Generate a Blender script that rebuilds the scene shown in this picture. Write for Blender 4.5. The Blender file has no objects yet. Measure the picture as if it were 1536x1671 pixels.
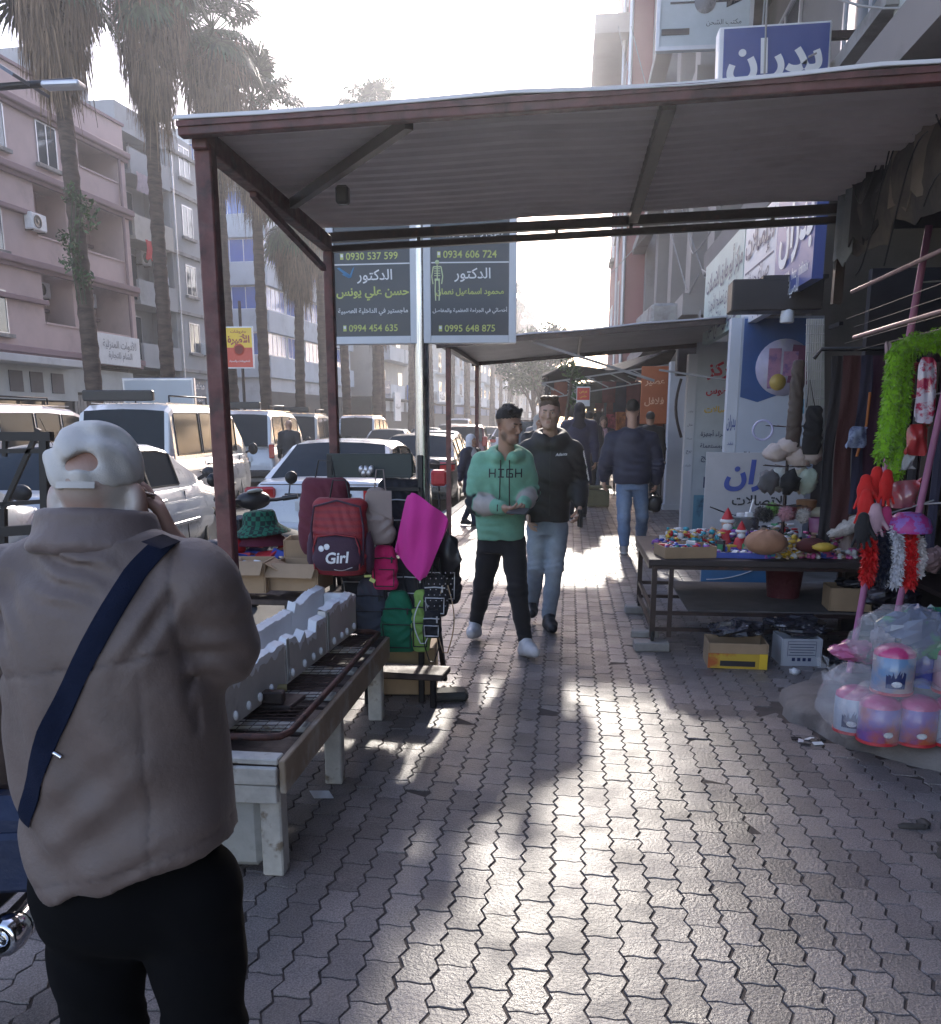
import bpy, math, random, unicodedata
import numpy as np
from mathutils import Matrix, Vector, noise as mnoise
PI = math.pi
R = math.radians
random.seed(7)
sc = bpy.context.scene
col = sc.collection
# ---------------------------------------------------------------- camera
CAM_H, PITCH, YAW, FPX = 1.55, R(12.55), R(6.02), 1500.0
cd = bpy.data.cameras.new('camera')
cam = bpy.data.objects.new('camera', cd)
col.objects.link(cam)
cam.location = (0, 0, CAM_H)
cam.rotation_euler = (PI / 2 - PITCH, 0, YAW)
cd.sensor_fit = 'VERTICAL'
cd.sensor_height = 36
cd.lens = FPX / 1671 * 36
cd.shift_y = (1024 - 835.5) / 1671
cd.clip_start = 0.05
cd.clip_end = 2000
sc.camera = cam
# ---------------------------------------------------------------- sky, sun, exposure
SUN_EL, SUN_AZ = R(24.5), R(-0.1)       # azimuth measured from +Y towards +X
w = bpy.data.worlds.new('World')
sc.world = w
w.use_nodes = True
nt = w.node_tree
bg = nt.nodes['Background']
sky = nt.nodes.new('ShaderNodeTexSky')
sky.sky_type = 'NISHITA'
sky.sun_disc = False
sky.sun_elevation = SUN_EL
sky.sun_rotation = SUN_AZ
sky.dust_density = 1.0
sky.air_density = 1.0
sky.altitude = 20
tn = nt.nodes.new('ShaderNodeVectorMath'); tn.operation = 'MULTIPLY'; tn.inputs[1].default_value = (1.12, .98, .99)   # the camera's slightly magenta white balance
nt.links.new(sky.outputs[0], tn.inputs[0]); nt.links.new(tn.outputs[0], bg.inputs[0])
bg.inputs[1].default_value = 0.15
sl = bpy.data.lights.new('sun', 'SUN')
sl.energy = 1.7
sl.angle = R(2.5)
sl.color = (1.0, 0.93, 0.83)
so = bpy.data.objects.new('sun', sl)
col.objects.link(so)
so.location = (0, 60, 40)
sdir = Vector((math.sin(SUN_AZ) * math.cos(SUN_EL), math.cos(SUN_AZ) * math.cos(SUN_EL), math.sin(SUN_EL)))
so.rotation_euler = sdir.to_track_quat('Z', 'Y').to_euler()
sc.view_settings.view_transform = 'Standard'
sc.view_settings.look = 'None'
sc.view_settings.gamma = 1
sc.view_settings.use_curve_mapping = False
sc.view_settings.exposure = 1.72
cy = sc.cycles
cy.max_bounces = 6
cy.diffuse_bounces = 4
cy.glossy_bounces = 3
cy.transmission_bounces = 4
cy.transparent_max_bounces = 10
cy.volume_bounces = 0
cy.caustics_reflective = False
cy.caustics_refractive = False
cy.use_denoising = True
# ---------------------------------------------------------------- pixel helpers (photo pixel -> point in the place)
_f = Vector((-math.sin(YAW) * math.cos(PITCH), math.cos(YAW) * math.cos(PITCH), -math.sin(PITCH)))
_r = Vector((math.cos(YAW), math.sin(YAW), 0))
_u = _r.cross(_f)
_c = Vector((0, 0, CAM_H))
def ray(x, y): return _f + _r * ((x - 768) / FPX) - _u * ((y - 1024) / FPX)
def P(x, y, Y):
 d = ray(x, y); return _c + d * (Y / d.y)
def G(x, y, z=0.0):
 d = ray(x, y); return _c + d * ((z - CAM_H) / d.z)
# ---------------------------------------------------------------- objects, parts, copies
def wmat(o):
 m = Matrix.Identity(4)
 while o is not None:
  m = Matrix.LocRotScale(o.location, o.rotation_euler, o.scale) @ m
  o = o.parent
 return m
def tag(o, label=None, cat=None, group=None, kind=None):
 if label: o['label'] = label
 if cat: o['category'] = cat
 if group: o['group'] = group
 if kind: o['kind'] = kind
 return o
def thing(name, label, cat, loc=(0, 0, 0), rz=0.0, group=None):
 o = bpy.data.objects.new(name, None)
 col.objects.link(o)
 o.empty_display_size = 0.2
 o.location = loc
 o.rotation_euler = (0, 0, rz)
 return tag(o, label, cat, group)
def kids(o): return [c for c in ALL if c.parent == o]
ALL = []
def dup(root, loc, rz, label=None, scale=None, parent=None):
 c = root.copy(); col.objects.link(c); ALL.append(c)
 if parent is None:
  c.location = loc; c.rotation_euler = (0, 0, rz)
  if scale: c.scale = (scale,) * 3 if not hasattr(scale, '__len__') else scale
  if label: c['label'] = label
 else:
  c.parent = parent
 for k in kids(root): dup(k, None, None, parent=c)
 return c
class MB:
 def __init__(s): s.v = []; s.f = []; s.mi = []; s.sm = []
 def add(s, vs, fs, mi=0, smooth=False):
  b = len(s.v)
  s.v.extend([tuple(p) for p in vs])
  for f in fs:
   s.f.append([i + b for i in f]); s.mi.append(mi); s.sm.append(smooth)
  return s
 def box(s, c, size, rot=None, mi=0, bev=0.0):
  hx, hy, hz = size[0] / 2, size[1] / 2, size[2] / 2
  M = rot if rot is not None else Matrix.Identity(3)
  if not isinstance(M, Matrix): M = Matrix.Rotation(rot, 3, 'Z')
  c = Vector(c)
  if bev <= 0:
   vs = [c + M @ Vector((x * hx, y * hy, z * hz)) for x in (-1, 1) for y in (-1, 1) for z in (-1, 1)]
   fs = [(0, 1, 3, 2), (4, 6, 7, 5), (0, 4, 5, 1), (2, 3, 7, 6), (0, 2, 6, 4), (1, 5, 7, 3)]
   return s.add(vs, fs, mi)
  b = min(bev, hx * .95, hy * .95, hz * .95)
  vs = []; ix = {}
  for x in (-1, 1):
   for y in (-1, 1):
    for z in (-1, 1):
     for a in range(3):
      p = [x * hx, y * hy, z * hz]
      for k, sg in enumerate((x, y, z)):
       if k != a: p[k] -= sg * b
      ix[(x, y, z, a)] = len(vs); vs.append(c + M @ Vector(p))
  fs = []
  def order(l, n):
   pc = sum((vs[i] for i in l), Vector()) / len(l)
   n = M @ Vector(n)
   t = (vs[l[0]] - pc).normalized(); bt = n.cross(t)
   return sorted(l, key=lambda i: math.atan2((vs[i] - pc).dot(bt), (vs[i] - pc).dot(t)))
  for a in range(3):
   for sg in (-1, 1):
    l = [i for k, i in ix.items() if k[a] == sg and k[3] == a]
    n = [0, 0, 0]; n[a] = sg; fs.append(order(l, n))
  for a in range(3):
   o1, o2 = [k for k in range(3) if k != a]
   for s1 in (-1, 1):
    for s2 in (-1, 1):
     l = [i for k, i in ix.items() if k[o1] == s1 and k[o2] == s2 and k[3] in (o1, o2)]
     n = [0, 0, 0]; n[o1] = s1; n[o2] = s2; fs.append(order(l, n))
  for x in (-1, 1):
   for y in (-1, 1):
    for z in (-1, 1):
     fs.append(order([ix[(x, y, z, a)] for a in range(3)], (x, y, z)))
  return s.add(vs, fs, mi)
 def bar(s, a, b, w, h=None, mi=0, bev=0.0, up=(0, 0, 1)):
  a, b = Vector(a), Vector(b); h = h or w
  y = (b - a); L = y.length; y.normalize()
  u = Vector(up)
  if abs(y.dot(u)) > .98: u = Vector((1, 0, 0)) if abs(y.x) < .9 else Vector((0, 1, 0))
  x = y.cross(u).normalized(); z = x.cross(y)
  M = Matrix((x, y, z)).transposed()
  return s.box((a + b) / 2, (w, L, h), M, mi, bev)
 def tube(s, pts, r, n=8, mi=0, cap=True, smooth=True, flat=1.0):
  pts = [Vector(p) for p in pts]; m = len(pts)
  rs = r if hasattr(r, '__len__') else [r] * m
  vs = []; fs = []
  up = Vector((0, 0, 1)); prev = None
  for i in range(m):
   t = (pts[min(i + 1, m - 1)] - pts[max(i - 1, 0)]).normalized()
   if prev is None:
    if abs(t.dot(up)) > .95: up = Vector((1, 0, 0))
    x = t.cross(up).normalized()
   else:
    x = (prev - t * prev.dot(t)).normalized()
   prev = x; y = t.cross(x)
   for k in range(n):
    a = 2 * PI * k / n
    vs.append(pts[i] + x * (math.cos(a) * rs[i]) + y * (math.sin(a) * rs[i] * flat))
  for i in range(m - 1):
   for k in range(n):
    k2 = (k + 1) % n
    fs.append((i * n + k, i * n + k2, (i + 1) * n + k2, (i + 1) * n + k))
  s.add(vs, fs, mi, smooth)
  if cap: s.add(vs[:n], [list(range(n))[::-1]], mi); s.add(vs[-n:], [list(range(n))], mi)
  return s
 def lathe(s, prof, n=20, o=(0, 0, 0), M=None, mi=0, smooth=True):
  vs = []; fs = []; o = Vector(o); M = M or Matrix.Identity(3)
  for r, z in prof:
   for k in range(n):
    a = 2 * PI * k / n
    vs.append(o + M @ Vector((r * math.cos(a), r * math.sin(a), z)))
  for i in range(len(prof) - 1):
   for k in range(n):
    k2 = (k + 1) % n
    fs.append((i * n + k, i * n + k2, (i + 1) * n + k2, (i + 1) * n + k))
  s.add(vs, fs, mi, smooth)
  if prof[0][0] > 1e-4: s.add(vs[:n], [list(range(n))[::-1]], mi)
  if prof[-1][0] > 1e-4: s.add(vs[-n:], [list(range(n))], mi)
  return s
 def prism(s, poly, d, M, mi=0):
  n = len(poly)
  vs = [M @ Vector((x, y, 0)) for x, y in poly] + [M @ Vector((x, y, d)) for x, y in poly]
  fs = [list(range(n))[::-1], list(range(n, 2 * n))] + [(i, (i + 1) % n, n + (i + 1) % n, n + i) for i in range(n)]
  return s.add(vs, fs, mi)
 def grid(s, rows, mi=0, smooth=True, loop=False):
  m, n = len(rows), len(rows[0])
  fs = []
  for i in range(m - 1):
   for j in range(n if loop else n - 1):
    j2 = (j + 1) % n
    fs.append((i * n + j, i * n + j2, (i + 1) * n + j2, (i + 1) * n + j))
  return s.add([p for r in rows for p in r], fs, mi, smooth)
 def blob(s, c, r, n=10, m=7, j=0.0, mi=0, M=None, seed=0, smooth=True):
  r = r if hasattr(r, '__len__') else (r, r, r)
  c = Vector(c); rows = []
  for i in range(m + 1):
   t = PI * i / m; row = []
   for k in range(n):
    a = 2 * PI * k / n
    d = Vector((math.sin(t) * math.cos(a), math.sin(t) * math.sin(a), math.cos(t)))
    q = 1 + j * mnoise.noise(d * 2.3 + Vector((seed * 3.7, seed * 1.3, 0))) if j else 1
    p = Vector((d.x * r[0], d.y * r[1], d.z * r[2])) * q
    row.append(c + (M @ p if M else p))
   rows.append(row)
  return s.grid(rows[::-1], mi, smooth, True)
 def build(s, name, mats, parent=None, world=True, label=None):
  me = bpy.data.meshes.new(name)
  vs = s.v
  if parent is not None and world:
   iv = wmat(parent).inverted()
   vs = [iv @ Vector(p) for p in vs]
  me.from_pydata([tuple(p) for p in vs], [], s.f)
  for m in (mats if isinstance(mats, (list, tuple)) else [mats]): me.materials.append(m)
  me.polygons.foreach_set('material_index', s.mi)
  me.polygons.foreach_set('use_smooth', s.sm)
  me.update()
  o = bpy.data.objects.new(name, me)
  col.objects.link(o); ALL.append(o)
  if parent is not None: o.parent = parent
  if label: o['label'] = label
  return o
def solo(name, mb, mats, label, cat, group=None, kind=None):
 """a thing that is a single mesh, its origin at the base of its shape"""
 xs = [p[0] for p in mb.v]; ys = [p[1] for p in mb.v]; zs = [p[2] for p in mb.v]
 o0 = Vector(((min(xs) + max(xs)) / 2, (min(ys) + max(ys)) / 2, min(zs)))
 mb.v = [tuple(Vector(p) - o0) for p in mb.v]
 o = mb.build(name, mats); o.location = o0
 return tag(o, label, cat, group, kind)
def struct(name, mb, mats):
 return tag(mb.build(name, mats), kind='structure')
def frame(c, right, up):
 """matrix whose local X/Y lie on a face and whose Z points out of it"""
 x = Vector(right).normalized(); u = Vector(up); z = x.cross(u).normalized(); y = z.cross(x)
 M = Matrix((x, y, z)).transposed().to_4x4(); M.translation = Vector(c)
 return M
def mbox(mb, M, x0, x1, y0, y1, z0, z1, mi=0, bev=0.0):
 c = M @ Vector(((x0 + x1) / 2, (y0 + y1) / 2, (z0 + z1) / 2))
 return mb.box(c, (abs(x1 - x0), abs(y1 - y0), abs(z1 - z0)), M.to_3x3(), mi, bev)
def rrect(w, h, r, n=5):
 p = []
 for cx, cy_, a0 in ((w / 2 - r, h / 2 - r, 0), (-w / 2 + r, h / 2 - r, 90), (-w / 2 + r, -h / 2 + r, 180), (w / 2 - r, -h / 2 + r, 270)):
  for k in range(n + 1):
   a = R(a0 + 90 * k / n); p.append((cx + r * math.cos(a), cy_ + r * math.sin(a)))
 return p
# ---------------------------------------------------------------- materials
MATS = {}
def mat(name, c, rough=0.6, metal=0.0, var=0.15, vs=6.0, bump=0.0, bs=40.0, c2=None, attr=False, trans=0.0, alpha=1.0, spec=0.5, sheen=0.0, island=0.0, rvar=0.0, coord='Object', stretch=None, coat=0.0, emit=None, thr=None, grain=0.0):
 """procedural surface: base colour broken by two noises, optional second colour in patches, bump, island tint"""
 if name in MATS: return MATS[name]
 m = bpy.data.materials.new(name); m.use_nodes = True
 t = m.node_tree; N = t.nodes; L = t.links
 b = N['Principled BSDF']
 tc = N.new('ShaderNodeTexCoord')
 src = tc.outputs[coord]
 if stretch:
  mp = N.new('ShaderNodeMapping'); mp.inputs['Scale'].default_value = stretch
  L.new(src, mp.inputs['Vector']); src = mp.outputs[0]
 def nz(scale, det=5):
  n = N.new('ShaderNodeTexNoise'); n.inputs['Scale'].default_value = scale; n.inputs['Detail'].default_value = det
  n.inputs['Roughness'].default_value = .62
  L.new(src, n.inputs['Vector']); return n
 if attr:
  a = N.new('ShaderNodeAttribute'); a.attribute_name = 'Col'; base = a.outputs['Color']
 else:
  rgb = N.new('ShaderNodeRGB'); rgb.outputs[0].default_value = (*c, 1); base = rgb.outputs[0]
 n1 = nz(vs)
 if c2 is not None:
  rp = N.new('ShaderNodeValToRGB'); lo, hi = thr or (.5, .62)
  rp.color_ramp.elements[0].position = lo; rp.color_ramp.elements[1].position = hi
  L.new(nz(vs * .7, 7).outputs['Fac'], rp.inputs[0])
  mx = N.new('ShaderNodeMix'); mx.data_type = 'RGBA'
  L.new(rp.outputs[0], mx.inputs['Factor']); L.new(base, mx.inputs['A']); mx.inputs['B'].default_value = (*c2, 1)
  base = mx.outputs['Result']
 if var > 0 or island > 0:
  mr = N.new('ShaderNodeMapRange'); mr.inputs['From Min'].default_value = .25; mr.inputs['From Max'].default_value = .75
  mr.inputs['To Min'].default_value = 1 - var; mr.inputs['To Max'].default_value = 1 + var
  L.new(n1.outputs['Fac'], mr.inputs['Value']); fac = mr.outputs[0]
  if island > 0:
   g = N.new('ShaderNodeNewGeometry'); mi = N.new('ShaderNodeMapRange')
   mi.inputs['To Min'].default_value = 1 - island; mi.inputs['To Max'].default_value = 1 + island
   L.new(g.outputs['Random Per Island'], mi.inputs['Value'])
   mu = N.new('ShaderNodeMath'); mu.operation = 'MULTIPLY'
   L.new(fac, mu.inputs[0]); L.new(mi.outputs[0], mu.inputs[1]); fac = mu.outputs[0]
  sc_ = N.new('ShaderNodeVectorMath'); sc_.operation = 'SCALE'
  L.new(base, sc_.inputs[0]); L.new(fac, sc_.inputs['Scale']); base = sc_.outputs[0]
 if grain:
  mr = N.new('ShaderNodeMapRange'); mr.inputs['From Min'].default_value = .35; mr.inputs['From Max'].default_value = .65
  mr.inputs['To Min'].default_value = 1 - grain; mr.inputs['To Max'].default_value = 1 + grain
  L.new(nz(190, 2).outputs['Fac'], mr.inputs['Value'])
  sg = N.new('ShaderNodeVectorMath'); sg.operation = 'SCALE'
  L.new(base, sg.inputs[0]); L.new(mr.outputs[0], sg.inputs['Scale']); base = sg.outputs[0]
 L.new(base, b.inputs['Base Color'])
 b.inputs['Roughness'].default_value = rough
 if rvar > 0:
  mr = N.new('ShaderNodeMapRange'); mr.inputs['From Min'].default_value = .3; mr.inputs['From Max'].default_value = .7
  mr.inputs['To Min'].default_value = max(.04, rough - rvar); mr.inputs['To Max'].default_value = min(1, rough + rvar)
  L.new(nz(vs * 1.7).outputs['Fac'], mr.inputs['Value']); L.new(mr.outputs[0], b.inputs['Roughness'])
 b.inputs['Metallic'].default_value = metal
 b.inputs['Specular IOR Level'].default_value = spec
 if coat: b.inputs['Coat Weight'].default_value = coat; b.inputs['Coat Roughness'].default_value = .06
 if sheen: b.inputs['Sheen Weight'].default_value = sheen; b.inputs['Sheen Roughness'].default_value = .4
 if trans: b.inputs['Transmission Weight'].default_value = trans
 if alpha < 1: b.inputs['Alpha'].default_value = alpha
 if emit: b.inputs['Emission Color'].default_value = (*emit[0], 1); b.inputs['Emission Strength'].default_value = emit[1]
 if bump > 0:
  bp = N.new('ShaderNodeBump'); bp.inputs['Strength'].default_value = bump; bp.inputs['Distance'].default_value = .01
  L.new(nz(bs, 4).outputs['Fac'], bp.inputs['Height']); L.new(bp.outputs[0], b.inputs['Normal'])
 MATS[name] = m
 return m
def paint(name, c, rough=.45, **k): return mat(name, c, rough, **{**dict(var=.12, vs=9, bump=.05), **k})
RUST = (.16, .055, .03)
redsteel = mat('red_oxide_steel', (.13, .046, .042), .55, var=.35, vs=14, c2=(.07, .03, .028), bump=.12, rvar=.15)
darksteel = mat('dark_steel', (.035, .022, .022), .45, .3, var=.3, vs=18, c2=(.09, .035, .025), thr=(.58, .7))
blacksteel = mat('black_steel', (.012, .012, .016), .4, .3, var=.2)
chrome = mat('chrome', (.7, .7, .72), .12, 1, var=.05)
stainless = mat('stainless_pole', (.55, .54, .53), .28, 1, var=.12, rvar=.1, stretch=(8, 8, .4))
alum = mat('aluminium_frame', (.55, .55, .58), .4, .7, var=.08)
concrete = mat('concrete', (.3, .285, .27), .85, var=.22, vs=2.5, bump=.35, bs=30, c2=(.2, .19, .18))
white_pl = paint('white_plastic', (.75, .76, .78), .4)
black_pl = paint('black_plastic', (.015, .015, .018), .4)
rubber = mat('tyre_rubber', (.018, .018, .018), .8, var=.2, bump=.2, bs=60)
def glass(name, c, rough=.06): return mat(name, c, rough, 0, var=.06, spec=.9)
wood_white = mat('whitewashed_wood', (.56, .54, .5), .75, var=.22, vs=5, bump=.25, bs=22, c2=(.24, .19, .14), thr=(.56, .66), stretch=(3, 3, 3))
cardboard = mat('cardboard', (.36, .25, .155), .85, var=.12, vs=7, bump=.06)
ink_w = mat('white_ink', (.75, .76, .78), .5, var=.03)
ink_k = mat('black_ink', (.012, .012, .018), .5, var=.03)
skin_m = mat('skin', (.4, .25, .18), .5, attr=True, var=.07, vs=26, bump=.1, bs=180)
cloth_m = mat('woven_cloth', (.4, .4, .4), .88, attr=True, var=.09, vs=22, bump=.28, bs=420, sheen=.12)
shell_m = mat('nylon_shell_cloth', (.4, .4, .4), .62, attr=True, var=.12, vs=14, bump=.22, bs=55, sheen=.1)
denim_m = mat('denim_cloth', (.4, .4, .4), .9, attr=True, var=.16, vs=18, bump=.3, bs=300)
hair_m = mat('hair', (.02, .015, .012), .55, attr=True, var=.4, vs=60, bump=.8, bs=160)
shoe_m = mat('shoe_leather', (.7, .7, .7), .45, attr=True, var=.08)
# ---------------------------------------------------------------- lettering (Arabic is shaped here, letter by letter)
_forms = {}
for _cp in list(range(0xFE80, 0xFEFD)):
 _d = unicodedata.decomposition(chr(_cp)).split()
 if _d and _d[0] in ('<isolated>', '<initial>', '<medial>', '<final>'):
  _forms.setdefault(''.join(chr(int(h, 16)) for h in _d[1:]), {})[_d[0][1:-1]] = chr(_cp)
def shape_ar(t):
 i = 0; units = []
 while i < len(t):
  if t[i:i + 2] in _forms: units.append(t[i:i + 2]); i += 2
  else: units.append(t[i]); i += 1
 def fwd(u): return u in _forms and 'initial' in _forms[u]
 def bwd(u): return u in _forms and 'final' in _forms[u]
 out = []
 for k, u in enumerate(units):
  if u not in _forms: out.append(u); continue
  a = k > 0 and fwd(units[k - 1]) and bwd(u)
  b = k < len(units) - 1 and fwd(u) and bwd(units[k + 1])
  f = 'medial' if a and b else 'final' if a else 'initial' if b else 'isolated'
  out.append(_forms[u].get(f, _forms[u].get('isolated', u)))
 return ''.join(reversed(out))
_tc = {}
def text_mesh(body, bold, ext):
 key = (body, bold, ext)
 if key in _tc: return _tc[key]
 c = bpy.data.curves.new('t', 'FONT')
 c.body = shape_ar(body) if any('\u0600' < ch < '\u06ff' for ch in body) else body
 c.size = 1; c.offset = bold; c.extrude = ext; c.resolution_u = 3
 o = bpy.data.objects.new('t', c); col.objects.link(o)
 bpy.context.view_layer.update()
 me = o.evaluated_get(bpy.context.evaluated_depsgraph_get()).to_mesh()
 vs = np.array([v.co[:] for v in me.vertices]) if len(me.vertices) else np.zeros((1, 3))
 fs = [tuple(p.vertices) for p in me.polygons]
 o.to_mesh_clear(); bpy.data.objects.remove(o); bpy.data.curves.remove(c)
 par = list(range(len(vs)))               # neighbouring letters overlap where they join: lay each a hair above the last
 def find(a):
  while par[a] != a: par[a] = par[par[a]]; a = par[a]
  return a
 for f in fs:
  for b in f[1:]: par[find(b)] = find(f[0])
 seen = {}
 for i in range(len(vs)):
  if find(i) not in seen: seen[find(i)] = len(seen)
  vs[i, 2] = seen[find(i)] % 7
 _tc[key] = (vs, fs)
 return _tc[key]
def put_text(mb, body, M, w=None, h=None, mi=0, bold=0.0, ext=.002, x=0.0, y=0.0, align='C', shear=0.0):
 """write into a mesh builder, fitted to width w and/or height h about (x, y) of frame M"""
 vs, fs = text_mesh(body, bold, 0.0)
 lo, hi = vs.min(0), vs.max(0); d = np.maximum(hi - lo, 1e-4)
 if w and h: sx, sy = w / d[0], h / d[1]
 elif w: sx = sy = w / d[0]
 else: sx = sy = h / d[1]
 cx = {'C': (lo[0] + hi[0]) / 2, 'L': lo[0], 'R': hi[0]}[align]
 q = [((v[0] - cx) * sx + shear * (v[1] - lo[1]) * sy + x, (v[1] - (lo[1] + hi[1]) / 2) * sy + y, ext + v[2] * ext * .12) for v in vs]
 mb.add([M @ Vector(p) for p in q], fs, mi)
# ---------------------------------------------------------------- smooth bodies: a distance field meshed into one surface
class SDF:
 def __init__(s, lo, hi, h):
  s.lo = np.array(lo, np.float32); s.h = h
  s.n = [int(math.ceil((hi[i] - lo[i]) / h)) + 1 for i in range(3)]
  s.d = np.full(s.n, 1.0, np.float32)
  s.ax = [s.lo[i] + h * np.arange(s.n[i], dtype=np.float32) for i in range(3)]
 def sub(s, lo, hi, pad):
  sl = []
  for i in range(3):
   a = max(0, int((lo[i] - pad - s.lo[i]) / s.h)); b = min(s.n[i], int((hi[i] + pad - s.lo[i]) / s.h) + 2)
   if b <= a: return None
   sl.append(slice(a, b))
  return tuple(sl), s.ax[0][sl[0]][:, None, None], s.ax[1][sl[1]][None, :, None], s.ax[2][sl[2]][None, None, :]
 def mix(s, sl, q, k, op):
  d = s.d[sl]
  if op == 'u':
   if k <= 0: s.d[sl] = np.minimum(d, q)
   else:
    hh = np.maximum(k - np.abs(d - q), 0) / k
    s.d[sl] = np.minimum(d, q) - hh * hh * k * .25
  else:
   if k <= 0: s.d[sl] = np.maximum(d, -q)
   else:
    hh = np.maximum(k - np.abs(-d - q), 0) / k
    s.d[sl] = -(np.minimum(-d, q) - hh * hh * k * .25)
 def cone(s, a, b, ra, rb, k=.02, op='u', flat=None):
  a = np.array(a, float); b = np.array(b, float); r = max(ra, rb)
  g = s.sub(np.minimum(a, b) - r, np.maximum(a, b) + r, k + 2 * s.h)
  if g is None: return s
  sl, X, Y, Z = g
  ab = b - a; L2 = max(ab @ ab, 1e-9)
  px, py, pz = X - a[0], Y - a[1], Z - a[2]
  t = np.clip((px * ab[0] + py * ab[1] + pz * ab[2]) / L2, 0, 1)
  dx, dy, dz = px - t * ab[0], py - t * ab[1], pz - t * ab[2]
  if flat is not None:
   f = np.array(flat[0]); e = flat[1]; m = dx * f[0] + dy * f[1] + dz * f[2]
   dx, dy, dz = dx + f[0] * m * (e - 1), dy + f[1] * m * (e - 1), dz + f[2] * m * (e - 1)
  s.mix(sl, np.sqrt(dx * dx + dy * dy + dz * dz) - (ra + (rb - ra) * t), k, op); return s
 def chain(s, pts, rs, k=.02, **kw):
  for i in range(len(pts) - 1): s.cone(pts[i], pts[i + 1], rs[i], rs[i + 1], k, **kw)
  return s
 def ell(s, c, r, k=.02, op='u', M=None):
  c = np.array(c, float); r = np.array(r, float); m = r.max()
  g = s.sub(c - m, c + m, k + 2 * s.h)
  if g is None: return s
  sl, X, Y, Z = g
  px, py, pz = X - c[0], Y - c[1], Z - c[2]
  if M is not None:
   px, py, pz = [px * M[0][i] + py * M[1][i] + pz * M[2][i] for i in range(3)]
  q = np.sqrt((px / r[0]) ** 2 + (py / r[1]) ** 2 + (pz / r[2]) ** 2)
  q2 = np.sqrt((px / r[0] ** 2) ** 2 + (py / r[1] ** 2) ** 2 + (pz / r[2] ** 2) ** 2) + 1e-6
  s.mix(sl, q * (q - 1) / q2, k, op); return s
 def stack(s, st, k=.02, op='u', e=2.0):
  """st: rows (z, cx, cy, a, b): an upright form of oval sections"""
  st = np.array(sorted(st), float); z0, z1 = st[0, 0], st[-1, 0]
  lo = [(st[:, 1] - st[:, 3]).min(), (st[:, 2] - st[:, 4]).min(), z0]; hi = [(st[:, 1] + st[:, 3]).max(), (st[:, 2] + st[:, 4]).max(), z1]
  g = s.sub(lo, hi, k + 3 * s.h)
  if g is None: return s
  sl, X, Y, Z = g
  zz = np.clip(Z.ravel(), z0, z1)
  def ip(j):                                        # smooth interpolation of the sections
   z = st[:, 0]; y = st[:, j]; t = np.gradient(y, z)
   i = np.clip(np.searchsorted(z, zz) - 1, 0, len(z) - 2); hh = z[i + 1] - z[i]; u = (zz - z[i]) / hh
   return ((2 * u ** 3 - 3 * u ** 2 + 1) * y[i] + (u ** 3 - 2 * u ** 2 + u) * hh * t[i] + (-2 * u ** 3 + 3 * u ** 2) * y[i + 1] + (u ** 3 - u ** 2) * hh * t[i + 1])[None, None, :].astype(np.float32)
  cx, cy_, a, b = ip(1), ip(2), np.maximum(ip(3), .004), np.maximum(ip(4), .004)
  ux, uy = (X - cx) / a, (Y - cy_) / b
  if e == 2.0: q = np.sqrt(ux * ux + uy * uy)
  else: q = (np.abs(ux) ** e + np.abs(uy) ** e) ** (1 / e)
  q2 = np.sqrt((ux / a) ** 2 + (uy / b) ** 2) + 1e-6
  d = np.where(q > .3, (q - 1) * np.maximum(q, .3) / q2 if e == 2.0 else (q - 1) * np.minimum(a, b), (q - 1) * np.minimum(a, b))
  dz = np.maximum(z0 - Z, Z - z1)
  s.mix(sl, np.maximum(d, dz), k, op); return s
 def plane(s, p, n):
  """keep the side the normal points away from"""
  n = np.array(n, float); n /= np.linalg.norm(n); p = np.array(p, float)
  q = (s.ax[0][:, None, None] - p[0]) * n[0] + (s.ax[1][None, :, None] - p[1]) * n[1] + (s.ax[2][None, None, :] - p[2]) * n[2]
  s.d = np.maximum(s.d, q.astype(np.float32)); return s
 def wob(s, fn):
  """displace the surface by fn(x, y, z), only near it"""
  m = np.abs(s.d) < .06
  i = np.nonzero(m)
  s.d[m] += fn(s.ax[0][i[0]], s.ax[1][i[1]], s.ax[2][i[2]]).astype(np.float32); return s
 def mesh(s):
  d = s.d; nx, ny, nz = d.shape; S = d < 0
  cn = [(i, j, k) for i in (0, 1) for j in (0, 1) for k in (0, 1)]
  def cs(A, c): return A[c[0]:nx - 1 + c[0], c[1]:ny - 1 + c[1], c[2]:nz - 1 + c[2]]
  o = np.zeros((nx - 1, ny - 1, nz - 1), bool); a = np.ones_like(o)
  for c in cn: o |= cs(S, c); a &= cs(S, c)
  act = o & ~a; I = np.argwhere(act); nv = len(I)
  idx = np.full(act.shape, -1, np.int64); idx[act] = np.arange(nv)
  D = {c: d[I[:, 0] + c[0], I[:, 1] + c[1], I[:, 2] + c[2]] for c in cn}
  acc = np.zeros((nv, 3)); cnt = np.zeros(nv)
  for c in cn:
   for ax in range(3):
    if c[ax] == 0:
     e = list(c); e[ax] = 1; e = tuple(e)
     da, db = D[c], D[e]; cr = (da < 0) != (db < 0)
     t = np.where(cr, da / np.where(cr, da - db, 1), 0)
     p = np.tile(np.array(c, float), (nv, 1)); p[:, ax] += t
     acc += p * cr[:, None]; cnt += cr
  V = s.lo + s.h * (I + acc / cnt[:, None])
  F = []
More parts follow.
